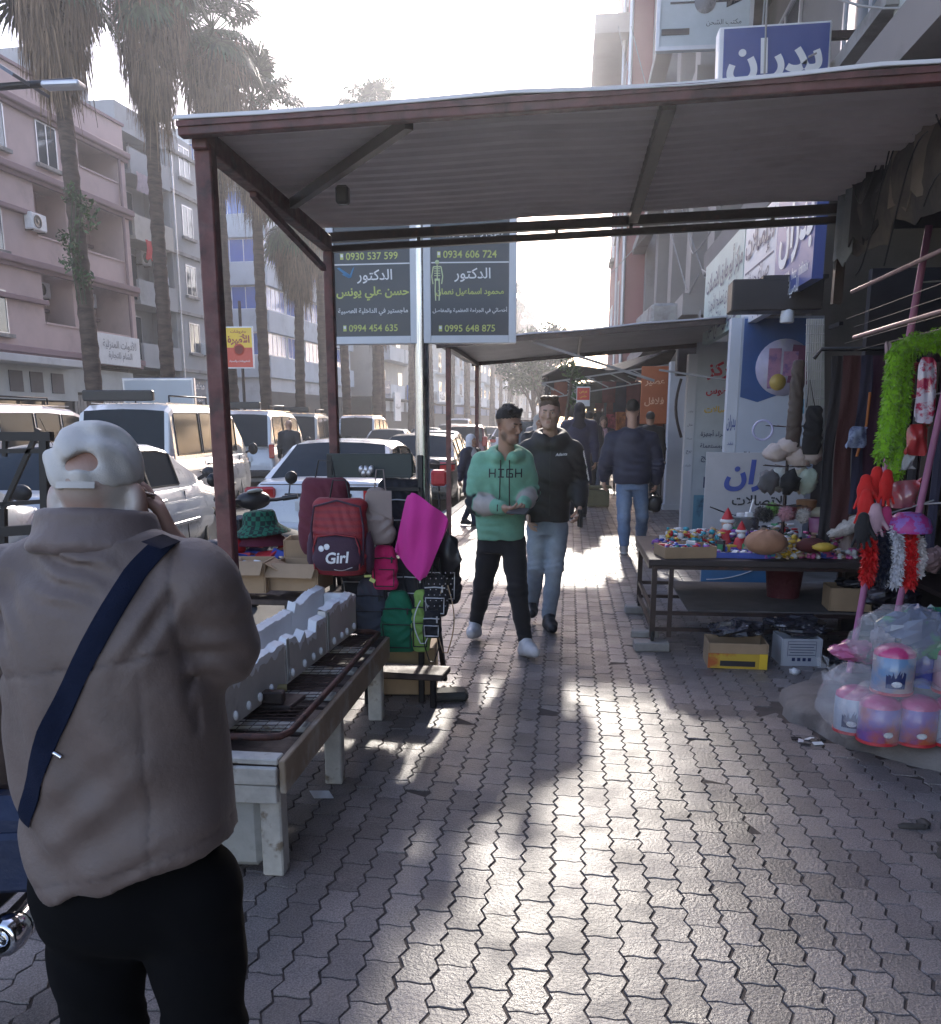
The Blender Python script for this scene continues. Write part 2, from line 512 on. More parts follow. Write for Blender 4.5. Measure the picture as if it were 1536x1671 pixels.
  for ax in range(3):
   u, v = [(1, 2), (2, 0), (0, 1)][ax]
   A = S; sl0 = [slice(None)] * 3; sl1 = [slice(None)] * 3
   sl0[ax] = slice(0, -1); sl1[ax] = slice(1, None)
   ch = A[tuple(sl0)] != A[tuple(sl1)]
   E_ = np.argwhere(ch)
   ok = (E_[:, u] > 0) & (E_[:, v] > 0) & (E_[:, u] < d.shape[u] - 1) & (E_[:, v] < d.shape[v] - 1)
   E_ = E_[ok]
   def cell(du, dv):
    q = E_.copy(); q[:, u] += du; q[:, v] += dv; return idx[q[:, 0], q[:, 1], q[:, 2]]
   Q = np.stack([cell(-1, -1), cell(0, -1), cell(0, 0), cell(-1, 0)], 1)
   ins = A[E_[:, 0], E_[:, 1], E_[:, 2]]
   Q[~ins] = Q[~ins][:, ::-1]
   F.append(Q)
  F = np.concatenate(F)
  F = F[(F >= 0).all(1)]
  return V, F
 def build(s, name, m, parent, colfn=None, relax=1, M=None):
  V, F = s.mesh()
  for _ in range(relax):                            # even out the stepping of the grid
   A = np.zeros_like(V); c = np.zeros(len(V))
   for i in range(4):
    for j in ((i + 1) % 4, (i - 1) % 4):
     np.add.at(A, F[:, i], V[F[:, j]]); np.add.at(c, F[:, i], 1)
   V = V * .4 + .6 * A / np.maximum(c, 1)[:, None]
  me = bpy.data.meshes.new(name)
  me.vertices.add(len(V)); me.loops.add(F.size); me.polygons.add(len(F))
  W = V if M is None else V @ np.array(M.to_3x3()).T + np.array(M.translation)
  me.vertices.foreach_set('co', W.astype(np.float32).ravel())
  me.loops.foreach_set('vertex_index', F.ravel().astype(np.int32))
  me.polygons.foreach_set('loop_start', (np.arange(len(F)) * 4).astype(np.int32))
  me.polygons.foreach_set('use_smooth', np.ones(len(F), bool))
  me.update(calc_edges=True); me.validate()
  if colfn is not None:
   at = me.color_attributes.new('Col', 'FLOAT_COLOR', 'POINT')
   C = np.ones((len(V), 4), np.float32); C[:, :3] = colfn(V[:, 0], V[:, 1], V[:, 2])
   at.data.foreach_set('color', C.ravel())
  me.materials.append(m)
  ob = bpy.data.objects.new(name, me); col.objects.link(ob); ALL.append(ob)
  if parent is not None: ob.parent = parent
  return ob
def cc(*c):
 """constant colour function"""
 return lambda x, y, z: np.tile(np.array(c, np.float32), (len(x), 1))
def paintfn(base, *rules):
 """colour by place: rules are (mask(x,y,z) in 0..1, colour)"""
 def f(x, y, z):
  C = np.tile(np.array(base, np.float32), (len(x), 1))
  for m, c in rules:
   k = np.clip(m(x, y, z), 0, 1)[:, None]; C = C * (1 - k) + np.array(c, np.float32) * k
  return C
 return f
def near(p, r, soft=.3):
 """mask: inside an oval about p"""
 p = np.array(p); r = np.array(r if hasattr(r, '__len__') else (r, r, r))
 return lambda x, y, z: np.clip((1 - np.sqrt(((x - p[0]) / r[0]) ** 2 + ((y - p[1]) / r[1]) ** 2 + ((z - p[2]) / r[2]) ** 2)) / soft, 0, 1)
def creases(amp, specs, seed=0):
 """cloth folds: specs are (centre, radius, direction, wavelength)"""
 rg = np.random.RandomState(seed); ph = rg.rand(len(specs)) * 6
 def f(x, y, z):
  t = amp * .35 * (np.sin(x * 31 + 2.1 * np.sin(z * 11 + ph[0])) * np.sin(z * 19 + 2 * np.sin(y * 13)))
  for i, (c, r, dr, wl) in enumerate(specs):
   dd = np.sqrt((x - c[0]) ** 2 + (y - c[1]) ** 2 + (z - c[2]) ** 2)
   m = np.clip(1 - dd / r, 0, 1); m = m * m * (3 - 2 * m)
   dn = np.array(dr, float); dn /= np.linalg.norm(dn)
   q = x * dn[0] + y * dn[1] + z * dn[2]
   q = q + .25 * wl * np.sin((x - z + y) * 5.0 / wl * .25 + ph[i])
   t = t + amp * m * np.sin(q * 2 * PI / wl + ph[i])
  return t
 return f
def project(mb_src, obj, direc, off):
 """lay lettering on a curved surface by casting each point along direc"""
 from mathutils.bvhtree import BVHTree
 M = wmat(obj); me = obj.data
 bv = BVHTree.FromPolygons([M @ v.co for v in me.vertices], [list(p.vertices) for p in me.polygons])
 d = Vector(direc).normalized(); out = []
 for p in mb_src.v:
  h_ = bv.ray_cast(Vector(p) - d * .5, d, 1.5)
  out.append(tuple((h_[0] - d * off) if h_[0] is not None else Vector(p)))
 mb_src.v = out
 return mb_src
# ---------------------------------------------------------------- ground, road, pavement
asphalt = mat('asphalt', (.075, .072, .07), .8, var=.2, vs=.8, bump=.25, bs=60, rvar=.12, coord='Object')
joint_m = mat('joint_sand', (.085, .068, .06), .95, var=.3, vs=8)
paver_m = mat('concrete_paver', (.205, .178, .172), .43, var=.24, vs=2.2, bump=.45, bs=75, c2=(.15, .135, .125), thr=(.54, .72), island=.26, rvar=.16, spec=.45, grain=.42)
kerb_m = mat('kerb_stone', (.33, .31, .28), .8, var=.2, vs=3, bump=.3)
KX = -1.98                                   # kerb line of the near pavement
b = MB(); b.box((0, 300, -.62), (1400, 1400, .8)); struct('ground', b, mat('dusty_ground', (.16, .14, .12), .95, var=.2, vs=.2, bump=.3))
b = MB(); b.box((-8.1, 100, -.174), (12.3, 320, .1)); struct('road', b, asphalt)
b = MB()
for k in range(60):
 b.box((-7.9, 4 + k * 4.2, -.1205), (.11, 2.0, .005))
for k in range(2): b.box((-2.35 - .0 - k * 11.4, 90, -.1205), (.1, 280, .005))
struct('road_markings', b, mat('worn_road_paint', (.5, .5, .48), .7, var=.3, vs=2, c2=(.09, .085, .08), thr=(.45, .6)))
b = MB()
y = -6.0
while y < 60:
 b.box((KX - .09, y + .49, -.06), (.18, .975, .135), bev=.015); y += .98
struct('kerb', b, kerb_m)
# the pavement: wavy interlocking concrete blocks laid in staggered columns on a joint bed
b = MB(); b.box((.3, 25, -.1048), (4.56, 90, .2)); struct('pavement_bed', b, joint_m)
b = MB()
rg = random.Random(3)
W_, L_, A_, g_ = .1083, .199, .0105, .0024
def block(cx, cy_, gap):
 hw, hl = W_ / 2, L_ / 2
 zz = [(0, -hl), (-A_, -hl * .75), (A_, -hl * .25), (-A_, hl * .25), (A_, hl * .75), (0, hl)]
 pts = [(hw + x, y) for x, y in zz] + [(.022, hl - .005), (-.022, hl + .005)] + [(-hw + x, y) for x, y in zz[::-1]] + [(-.022, -hl + .005), (.022, -hl - .005)]
 def ins(q, g): return (q[0] * (1 - 2.2 * g / W_), q[1] * (1 - 2 * g / L_))
 dz = rg.uniform(-.0012, .0012) - (.004 if rg.random() < .03 else 0); tx, ty = rg.uniform(-.012, .012), rg.uniform(-.012, .012)
 o = [ins(q, gap) for q in pts]; t = [ins(q, gap + .0013) for q in pts]
 n = len(pts)
 vs = [(cx + x, cy_ + y, -.02) for x, y in o] + [(cx + x, cy_ + y, dz + tx * x + ty * y - .003) for x, y in o] + [(cx + x, cy_ + y, dz + tx * x + ty * y) for x, y in t]
 fs = [list(range(2 * n, 3 * n))]
 for i in range(n):
  j = (i + 1) % n
  fs.append((i, j, n + j, n + i)); fs.append((n + i, n + j, 2 * n + j, 2 * n + i))
 b.add(vs, fs)
ncol = int(4.4 / W_)
for i in range(ncol):
 cx = KX + .06 + i * W_
 y = 1.0 + (L_ / 2 if i % 2 else 0) + rg.uniform(-.003, .003)
 while y < 27:
  if not (cx > 1.05 and (cx - 2.6) ** 2 / 2.2 + (y - 4.95) ** 2 / 1.15 < .9):
   block(cx + rg.uniform(-.0012, .0012), y, g_ + rg.uniform(0, .0012))
  y += L_
struct('pavement', b, paver_m)
b = MB(); b.box((.3, 58.5, -.052), (4.5, 63, .1)); struct('far_pavement', b, mat('far_paver', (.24, .21, .185), .5, var=.15, vs=4, bump=.4, bs=12))
# raised worn concrete apron in front of the shop, with a broken corner
b = MB(); rows = []
for i in range(5):
 row = []
 for k in range(25):
  a = PI / 2 + PI * k / 24
  q = 1 + .02 * math.sin(k * 2.1) + .012 * math.sin(k * 5.3)
  rr = [1.0, .985, .93, .6, 0][i]
  z = [-.02, .06, .095, .105, .11][i]
  row.append((2.62 + 1.42 * q * rr * math.cos(a), 4.95 + 1.02 * q * rr * math.sin(a), z + .008 * math.sin(k * 3.7 + i)))
 rows.append(row)
b.grid(rows[::-1])
struct('shop_step', b, mat('worn_concrete', (.185, .165, .155), .8, var=.28, vs=4, bump=.5, bs=26, c2=(.1, .085, .08)))
b = MB(); b.box((2.95, 2.0, -.06), (1.5, 5.6, .14)); b.box((3.0, 14, -.04), (1.6, 17.4, .2), bev=.02); struct('shop_floor', b, concrete)
b = MB()
for k in range(26):
 a = rg.uniform(0, 6.28); q = rg.uniform(0, .28)
 b.blob((1.62 + q * math.cos(a), 3.42 + q * math.sin(a) * .9, .005), (rg.uniform(.015, .06), rg.uniform(.015, .05), rg.uniform(.01, .03)), 7, 5, .5, seed=k)
tag(b.build('rubble', mat('dark_rubble', (.07, .06, .055), .95, var=.4, vs=20, bump=.6)), 'broken concrete rubble in a hole beside the shop step', None, None, 'stuff')
# far side pavement with its kerb
b = MB(); Mf = Matrix.Rotation(-R(4.7), 4, 'Z'); Mf.translation = (-16.2, 60, 0)
mbox(b, Mf, -2.6, 2.6, -60, 150, -.3, 0.0, bev=.03)
struct('opposite_pavement', b, mat('grey_slabs', (.22, .21, .2), .8, var=.2, vs=2, bump=.2))
# ---------------------------------------------------------------- buildings across the road
UX = Vector((math.sin(R(4.7)), math.cos(R(4.7)), 0))
FM = frame((-18.2, 37, 0), UX, (0, 0, 1))            # street front: x along the street, y up, z out
def stucco(n, c, c2=None, **k): return mat(n, c, .9, var=.1, vs=.9, bump=.18, bs=35, c2=c2 or tuple(q * .72 for q in c), thr=(.56, .74), **k)
pink_w = stucco('pink_stucco', (.56, .425, .405))
pink_dk = stucco('mauve_stucco', (.28, .19, .2))
grey_w = stucco('weathered_grey_render', (.36, .37, .38), (.2, .2, .2))
cream_w = stucco('cream_render', (.5, .47, .42))
white_w = stucco('white_render', (.6, .61, .62), (.4, .4, .4))
pale_w = stucco('pale_blue_render', (.5, .54, .58))
win_glass = glass('window_glass', (.05, .06, .08), .05)
blue_glass = glass('blue_tinted_glass', (.03, .11, .42), .08)
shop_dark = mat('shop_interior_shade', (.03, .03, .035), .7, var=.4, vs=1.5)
shutter_m = mat('grey_shutter', (.22, .23, .25), .5, .3, var=.15)
def window(M, x, y, wd, ht, z, parent, gl=win_glass, cols=2, sill=True, fr=None, proud=.03):
 b = MB(); t = .05
 mbox(b, M, x - wd / 2, x - wd / 2 + t, y, y + ht, z, z + proud); mbox(b, M, x + wd / 2 - t, x + wd / 2, y, y + ht, z, z + proud)
 mbox(b, M, x - wd / 2 + t, x + wd / 2 - t, y, y + t, z, z + proud); mbox(b, M, x - wd / 2 + t, x + wd / 2 - t, y + ht - t, y + ht, z, z + proud)
 for k in range(1, cols):
  q = x - wd / 2 + wd * k / cols; mbox(b, M, q - .025, q + .025, y + t, y + ht - t, z, z + proud - .005)
 if sill: mbox(b, M, x - wd / 2 - .12, x + wd / 2 + .12, y - .12, y - .002, z, z + .16, 1)
 o = b.build('window', [fr or alum, concrete], parent)
 p = MB(); mbox(p, M, x - wd / 2 + t, x + wd / 2 - t, y + t, y + ht - t, z, z + .012); p.build('pane', gl, o)
 return o
def ac_unit(M, x, y, z, label, group='air conditioners on the far facades'):
 c = M @ Vector((x, y, z))
 t = thing('air_conditioner', label, 'air conditioner', c, 0, group)
 b = MB(); mbox(b, M, x - .42, x + .42, y, y + .55, z + .04, z + .34, bev=.03); b.build('housing', white_pl, t)
 b = MB(); T = M @ Matrix.Translation((x - .1, y + .275, z + .345)); b.lathe([(.2, -.005), (.215, .012), (.18, .012), (.17, .002), (.05, .002), (.04, .014), (0, .014)], 16, T.translation, T.to_3x3()); b.build('fan_grille', black_pl, t)
 b = MB(); mbox(b, M, x - .35, x - .3, y - .04, y, z, z + .3); mbox(b, M, x + .3, x + .35, y - .04, y, z, z + .3); b.build('bracket', darksteel, t)
 return t
def board(name, M, wd, ht, th, back, label, cat='sign', group=None, paints=(), edge=None):
 """flat sign: a panel with a frame, and whatever is written on it as child meshes"""
 t = thing(name, label, cat, M.translation, 0, group)
 b = MB(); mbox(b, M, -wd / 2, wd / 2, -ht / 2, ht / 2, -th, 0, bev=min(.012, th * .3)); b.build('panel', back, t)
 if edge:
  e = MB(); f = .04
  for q in ((-wd / 2, -wd / 2 + f, -ht / 2, ht / 2), (wd / 2 - f, wd / 2, -ht / 2, ht / 2), (-wd / 2 + f, wd / 2 - f, -ht / 2, -ht / 2 + f), (-wd / 2 + f, wd / 2 - f, ht / 2 - f, ht / 2)):
   mbox(e, M, *q, .0005, .02)
  e.build('frame', edge, t)
 for nm, mt, fn in paints:
  q = MB(); fn(q); q.build(nm, mt, t)
 return t
# --- pink apartment house with balconies
H = thing('apartment_building', 'pink stucco apartment house with recessed balconies at the left edge', 'building', FM @ Vector((-6, 0, 0)))
b = MB()
mbox(b, FM, -18, 1.5, 4.0, 13.1, -12, -1.45)
for z0, z1 in ((4.0, 6.9), (6.9, 9.85)): mbox(b, FM, -18, -4.6, z0, z1, -1.448, 0)
mbox(b, FM, -18, -1.7, 9.85, 12.0, -1.448, 0)
mbox(b, FM, .95, 1.5, 4.0, 12.0, -1.448, 0); mbox(b, FM, -18, 1.5, 12.0, 13.1, -1.448, 0)
b.build('wall', pink_w, H)
b = MB()
for z in (4.0, 6.9, 9.85, 12.0):
 mbox(b, FM, -18, 1.56, z - .12, z + .1, .002, .28, bev=.03)
 mbox(b, FM, -18, 1.58, z - .24, z - .123, .002, .14)
for z in (5.6, 8.45):
 mbox(b, FM, -18, -4.55, z, z + .16, .002, .2, bev=.02)
 mbox(b, FM, -4.59, .94, z + .02, z + .14, -1.446, -1.3)
mbox(b, FM, -1.69, .94, 11.3, 11.45, -1.446, -1.3); mbox(b, FM, -18, 1.56, 13.1, 13.2, -1.5, .08)
b.build('cornice', pink_dk, H)
for z, u0 in ((4.0, -4.6), (6.9, -4.6), (9.85, -1.7)):
 b = MB(); mbox(b, FM, u0, .95, z + .102, z + 1.0, -.16, .0); mbox(b, FM, u0, .95, z + .98, z + 1.04, -.2, .05); b.build('balcony', pink_w, H)
for z in (4.2, 7.1):
 b = MB(); mbox(b, FM, -2.35, -2.1, z, z + 2.6, -1.446, -.3); b.build('partition_wall', pink_w, H)
for u, z in ((-6.4, 10.35), (-3.6, 10.35), (-9.6, 10.35), (-7.0, 7.1), (-10.2, 7.1), (-7.2, 4.45), (-10, 4.45)): window(FM, u, z, 1.15, 1.4, .002, H)
for u, z, w_, h_ in ((-.3, 10.9, 1.0, 1.0), (-3.6, 7.3, 1.1, 1.9), (-.5, 7.9, 1.1, 1.4), (-3.7, 4.3, 1.1, 1.9), (-.4, 4.5, 1.1, 1.6)): window(FM, u, z, w_, h_, -1.44, H, sill=False)
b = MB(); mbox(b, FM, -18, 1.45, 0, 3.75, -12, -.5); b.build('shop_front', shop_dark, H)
b = MB(); mbox(b, FM, -18, -2.9, 2.35, 3.6, -.49, -.1); mbox(b, FM, -2.7, 1.45, 2.7, 3.6, -.49, -.3); b.build('shop_fascia', mat('pale_fascia', (.42, .46, .48), .6, var=.15, vs=1.2), H)
b = MB(); mbox(b, FM, -18, -3.2, 3.5, 3.75, -.05, .9, bev=.02); b.build('canopy', white_w, H)
b = MB(); b.tube([FM @ Vector((.95, 4, .09)), FM @ Vector((.95, 12, .09))], .06, 6); b.build('drainpipe', pink_dk, H)
for k, u in enumerate((-6.4, -5.3, -4.1)): b = MB(); mbox(b, FM, u - .35, u + .35, 2.6, 3.3, -.099, -.07); b.build('shop_emblem', mat('dark_emblem', (.06, .06, .08), .6), H)
for k, u in enumerate((-8.1, -6.6, -5.2, -3.8)):
 b = MB(); mbox(b, FM, u - .6, u + .6, .2, 2.3, -.498, -.47); b.build('shop_window', win_glass, H)
b = MB()
for k in range(40): mbox(b, FM, -2.6 + k * .1, -2.53 + k * .1, .1, 2.6, -.498, -.46 - .01 * (k % 2))
b.build('shutter', shutter_m, H)
sm = FM @ Matrix.Translation((-.6, 4.35, .42))
board('shop_sign', sm, 3.0, 1.15, .12, mat('white_sign_panel', (.62, .65, .68), .5, var=.1), 'white shop sign with grey lettering on the pink building', paints=[('lettering', mat('grey_letter', (.22, .24, .28), .6), lambda q: (put_text(q, 'للأدوات المنزلية', sm, w=2.4, y=.2, bold=.01, ext=.01), put_text(q, 'الشام للتجارة', sm, w=1.7, y=-.25, bold=.01, ext=.01)))])
for k, (u, z, s_) in enumerate(((-.4, 9.1, 'beside the upper balcony window'), (.1, 6.1, 'high in the middle balcony recess'), (-2.9, 6.1, 'at the left of the lowest pink balcony'), (-4.9, 8.0, 'under the flush pink wall window'), (-2.0, 11.1, 'in the top balcony recess'))):
 ac_unit(FM, u, z, -1.45 if k != 3 else .0, 'white air conditioner ' + s_, 'air conditioners on the pink house')
b = MB(); pc = FM @ Vector((-6.0, 13.1, -3)); b.lathe([(.26, 0), (.24, 2.6), (.36, 2.65), (.36, 2.85), (.2, 2.9), (.2, 3.1), (0, 3.12)], 10, pc)
solo('chimney_pipe', b, pink_dk, 'tall rooftop flue pipe standing above the pink apartment house', 'chimney')
# --- weathered grey house
H = thing('apartment_building', 'weathered grey apartment block beside the pink house', 'building', FM @ Vector((5, 0, 0)))
b = MB(); mbox(b, FM, 1.75, 8.3, 3.6, 13.2, -12, -1.2); mbox(b, FM, 5.0, 8.3, 3.6, 13.2, -1.198, 0); mbox(b, FM, 1.75, 8.3, 13.2, 14.2, -11, -.4)
mbox(b, FM, 1.9, 4.2, 14.2, 16.4, -8, -3); b.build('wall', grey_w, H)
for z in (4.0, 6.55, 9.1, 11.6):
 b = MB(); mbox(b, FM, 1.78, 4.99, z - .14, z, -1.19, .12); mbox(b, FM, 1.78, 4.99, z, z + .85, -.02, .1); b.build('balcony', grey_w if z != 9.1 else cream_w, H)
 window(FM, 3.4, z + .25, 1.2, 1.9, -1.195, H, sill=False)
 if z < 13: window(FM, 6.6, z + .75, 1.0, 1.35, .002, H)
for z in (3.85, 6.4, 8.95, 11.5, 13.2): b = MB(); mbox(b, FM, 5.0, 8.36, z, z + .14, .002, .14); b.build('cornice', concrete, H)
b = MB(); b.tube([FM @ Vector((5.2, 1, .1)), FM @ Vector((5.25, 13, .1))], .05, 6); b.build('drainpipe', alum, H)
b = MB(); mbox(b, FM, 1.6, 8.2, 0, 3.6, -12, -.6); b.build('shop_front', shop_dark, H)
b = MB()
for k in range(5): mbox(b, FM, 2.0 + k * .12, 2.08 + k * .12, 9.55, 9.95 - .02 * k, .12, .13)
for nm, u, z, wd, ht, c_ in (('red_laundry', 3.2, 8.3, 1.5, .75, (.55, .02, .03)), ('white_laundry', 3.7, 7.5, .9, .8, (.62, .65, .7)), ('pale_laundry', 2.6, 10.9, 1.0, .7, (.5, .4, .42))):
 b = MB(); rows = []
 for i in range(5):
  rows.append([FM @ Vector((u + wd * (k / 12 - .5), z + ht * (1 - i / 4) - .06 * (i > 3) * math.sin(k * 1.7), .16 + .05 * math.sin(k * 1.9 + i))) for k in range(13)])
 b.grid(rows); rows = [[p + FM.to_3x3() @ Vector((0, 0, -.012)) for p in r[::-1]] for r in rows]; b.grid(rows)
 solo('laundry', b, mat('cloth_' + nm, c_, .9, var=.15), nm.split('_')[0] + ' laundry hung out from a grey block balcony', 'laundry')
sm = FM @ Matrix.Translation((6.3, 3.1, -.2))
board('shop_sign', sm, 3.2, 1.15, .15, mat('navy_sign_panel', (.05, .09, .16), .5), 'dark blue restaurant sign with white Arabic lettering below the grey block', paints=[('lettering', ink_w, lambda q: (put_text(q, 'مطعم الجندول', sm, w=2.8, y=.12, bold=.02, ext=.01), put_text(q, 'مأكولات شرقية وغربية', sm, w=2.4, y=-.4, ext=.01)))])
sm = FM @ Matrix.Translation((9.0, 3.3, -.2))
board('round_emblem_sign', sm, 1.3, 1.3, .12, mat('cream_sign_panel', (.6, .58, .48), .5), 'square cream sign with a ring emblem beside the restaurant sign', paints=[('emblem', mat('grey_emblem', (.2, .22, .22), .6), lambda q: q.lathe([(.32, .004), (.45, .004), (.45, .012), (.32, .012), (.32, .004)], 20, sm.translation, sm.to_3x3()))])
ac_unit(FM, 4.3, 8.35, -1.2, 'white air conditioner on the grey block behind the palm', 'air conditioners on the grey block')
ac_unit(FM, 7.5, 4.7, .0, 'white air conditioner low on the grey block wall', 'air conditioners on the grey block')
# --- white corner building with blue window bands: its end wall faces the camera across a side street
GQ = Vector((-17.9, 55, 0))
GS = frame(GQ, UX, (0, 0, 1))
GE = frame(GQ, Vector((UX.y, -UX.x, 0)), (0, 0, 1))       # end wall: x to the right, z towards the camera
H = thing('office_building', 'white corner block with bands of blue glass above the yellow sign', 'building', GQ)
b = MB(); mbox(b, GS, .05, 16, 0, 18, -14, -.05); b.build('wall', white_w, H)
b = MB()
for k in range(5):
 z = 4.2 + k * 2.6; mbox(b, GE, -14, -.02, z, z + 1.25, .0, .25); mbox(b, GS, .0, 16, z, z + 1.2, -.045, .22)
b.build('spandrel', pale_w, H)
for k in range(5):
 z = 4.2 + k * 2.6 + 1.25
 for i in range(5): window(GE, -1.6 - i * 2.75, z + .02, 2.6, 1.3, -.04, H, blue_glass, 3, False, white_pl)
 for i in range(5): window(GS, 1.7 + i * 3.1, z + .02, 2.8, 1.3, -.04, H, blue_glass if k < 3 else win_glass, 4, False, white_pl)
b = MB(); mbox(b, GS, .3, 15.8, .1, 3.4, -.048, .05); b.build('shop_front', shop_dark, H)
ac_unit(GE, -2.9, 10.1, .25, 'white air conditioner beside the steel post on the blue-glass block', 'air conditioners on the white block')
ac_unit(GE, -2.6, 7.3, .25, 'lower white air conditioner on the blue-glass block end wall', 'air conditioners on the white block')
ac_unit(GS, 4.4, 9.3, .22, 'white air conditioner hanging on the street side of the blue-glass block', 'air conditioners on the white block')
# --- the row running away behind the palms
def apartment(u0, u1, Ht, wall, seed, label, rail='solid', trim=cream_w):
 g = random.Random(seed); sh = -.35 * seed % .9 - .4
 M = FM @ Matrix.Translation((0, 0, sh))
 H = thing('apartment_building', label, 'building', M @ Vector(((u0 + u1) / 2, 0, 0)), 0, 'apartment buildings across the road')
 b = MB(); mbox(b, M, u0, u1, 3.6, Ht, -12, 0); mbox(b, M, u0 - .1, u1 + .1, Ht, Ht + .25, -12, .2); b.build('wall', wall, H)
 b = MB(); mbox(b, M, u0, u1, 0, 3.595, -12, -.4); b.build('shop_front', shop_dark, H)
 nb = max(2, int((u1 - u0) / 3.6)); bw = (u1 - u0) / nb; fl = int((Ht - 3.6) / 2.9)
 for f in range(fl):
  z = 3.6 + f * 2.9
  for k in range(nb):
   x = u0 + (k + .5) * bw
   if (k + seed) % 3 != 0:
    bb = MB(); mbox(bb, M, x - bw * .46, x + bw * .46, z - .15, z, .002, 1.15)
    if rail == 'solid': mbox(bb, M, x - bw * .46, x + bw * .46, z, z + .9, 1.02, 1.15); mbox(bb, M, x - bw * .46, x - bw * .46 + .1, z, z + .9, .002, 1.018); mbox(bb, M, x + bw * .46 - .1, x + bw * .46, z, z + .9, .002, 1.018)
    else:
     for q in range(int(bw * 7)): mbox(bb, M, x - bw * .45 + q * .14, x - bw * .45 + q * .14 + .025, z, z + .9, 1.1, 1.125)
     mbox(bb, M, x - bw * .46, x + bw * .46, z + .9, z + .95, 1.08, 1.14)
    bb.build('balcony', trim, H)
    window(M, x + g.uniform(-.4, .4), z + .1, 1.4, 2.0, .002, H, sill=False)
   else: window(M, x, z + .9, 1.3, 1.3, .002, H)
 b = MB()
 for k in range(nb):
  x = u0 + (k + .5) * bw; mbox(b, M, x - bw * .4, x + bw * .4, 2.5, 3.3, -.398, -.1)
 b.build('shop_fascia', g.choice([white_w, pale_w, mat('blue_fascia', (.08, .14, .3), .6), cream_w]), H)
 return H
apartment(36, 50, 16, cream_w, 1, 'cream apartment block with solid balconies beyond the blue-glass corner', trim=white_w)
apartment(50.6, 66, 19, white_w, 2, 'white apartment block between the palm trunks in mid street', 'bars', white_w)
apartment(66.5, 84, 16, pale_w, 3, 'pale blue apartment block behind the far palms', trim=white_w)
apartment(84.5, 104, 18, white_w, 4, 'white balconied block farther down the street under the doctors sign', trim=white_w)
apartment(104.5, 130, 17, cream_w, 5, 'cream block at the far end of the palm row', trim=cream_w)
apartment(131, 170, 18, pale_w, 6, 'last pale apartment block visible down the street', trim=white_w)
for k, (u, z, wd, ht, lb, c_, tx) in enumerate(((34.0, 4.2, 2.8, 1.0, 'small navy shop sign with white letters under the blue-glass block', (.05, .08, .16), 'مكتب عقاري'), (37.5, 2.8, 1.8, 2.2, 'tall white shop sign at street level behind the palms', (.6, .62, .65), 'صيدلية'), (42, 4.0, 2.5, 1.2, 'blue and white shop sign high on the cream block', (.12, .2, .5), 'ألبسة'), (47, 3.0, 1.6, 2.0, 'pale shop sign low on the cream block', (.55, .6, .66), 'مطعم'), (54, 4.0, 2.8, 1.0, 'white shop sign across the white mid-street block', (.62, .64, .66), 'مكتبة'))):
 sm = FM @ Matrix.Translation((u, z, 1.5))
 board('shop_sign', sm, wd, ht, .12, mat('sign_panel_%s' % 'abcde'[k], c_, .5), lb, paints=[('lettering', ink_w if sum(c_) < 1 else ink_k, lambda q: put_text(q, tx, sm, w=wd * .75, bold=.01, ext=.01))])
# ---------------------------------------------------------------- shops on the right
RM = lambda y, z, x=2.0: frame((x, y, z), (0, -1, 0), (0, 0, 1))      # street front: x towards the camera... z to the street
tile_w = mat('white_painted_wall', (.55, .56, .6), .6, var=.1, vs=1.5)
beige_w = stucco('beige_concrete_wall', (.33, .3, .28), (.22, .2, .19))
dkconc = stucco('sooty_concrete', (.2, .185, .18), (.1, .095, .09))
H = thing('shop_building', 'sooty concrete shop building along the right side of the pavement', 'building', (3, 6, 0))
M = RM(0, 0, 2.35)
b = MB()
mbox(b, M, -14.2, 4, 3.9, 9.5, -9, 0); mbox(b, M, -14.2, 4, 0, 3.898, -9, -3.6)
mbox(b, M, 2.4, 4, 0, 3.898, -3.598, 0)
for y in (-13.35, -9.95): mbox(b, M, y - .12, y + .12, 0, 3.898, -3.598, .0)
b.build('wall', dkconc, H)
b = MB(); mbox(b, M, -14.2, 4, 3.6, 3.9, .002, .5); mbox(b, M, -14.2, 4, 6.6, 6.85, .002, 1.0); b.build('ledge', dkconc, H)
b = MB(); mbox(b, M, -14.1, 4, 6.85, 7.75, .85, .98); b.build('balcony', beige_w, H)
for y in (-12, -8.6, -5.2, -1.8): window(M, y, 4.6, 1.6, 1.5, .004, H)
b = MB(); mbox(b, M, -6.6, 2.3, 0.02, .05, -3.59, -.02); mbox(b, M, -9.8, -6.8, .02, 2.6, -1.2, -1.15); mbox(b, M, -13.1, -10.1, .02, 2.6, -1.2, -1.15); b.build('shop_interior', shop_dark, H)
H = thing('apartment_building', 'beige concrete building with tall pilasters behind the near shops', 'building', (3, 20, 0))
b = MB(); mbox(b, M, -28, -14.4, 3.4, 17, -9, -.1); mbox(b, M, -28, -14.4, 0, 3.398, -9, -2.8)
for y in (-14.7, -17.4, -20.6, -24, -27.6): mbox(b, M, y - .35, y + .35, 3.4, 17, -.098, .35); mbox(b, M, y - .3, y + .3, 0, 3.398, -2.798, .3)
b.build('wall', beige_w, H)
b = MB(); mbox(b, M, -28, -14.4, 3.1, 3.4, .36, .75); mbox(b, M, -28, -14.4, 6.2, 6.4, .36, .7); mbox(b, M, -28, -14.4, 9.2, 9.4, .36, .7); b.build('ledge', beige_w, H)
for k in range(4):
 y = (-16, -19, -22.3, -25.8)[k]
 for z in (4.2, 7.2, 10.2): window(M, y, z, 1.5, 1.6, -.098, H)
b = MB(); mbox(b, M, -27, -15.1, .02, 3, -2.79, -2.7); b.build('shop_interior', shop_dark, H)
H = thing('apartment_building', 'tall dusty red apartment building far along the right side', 'building', (4, 33, 0))
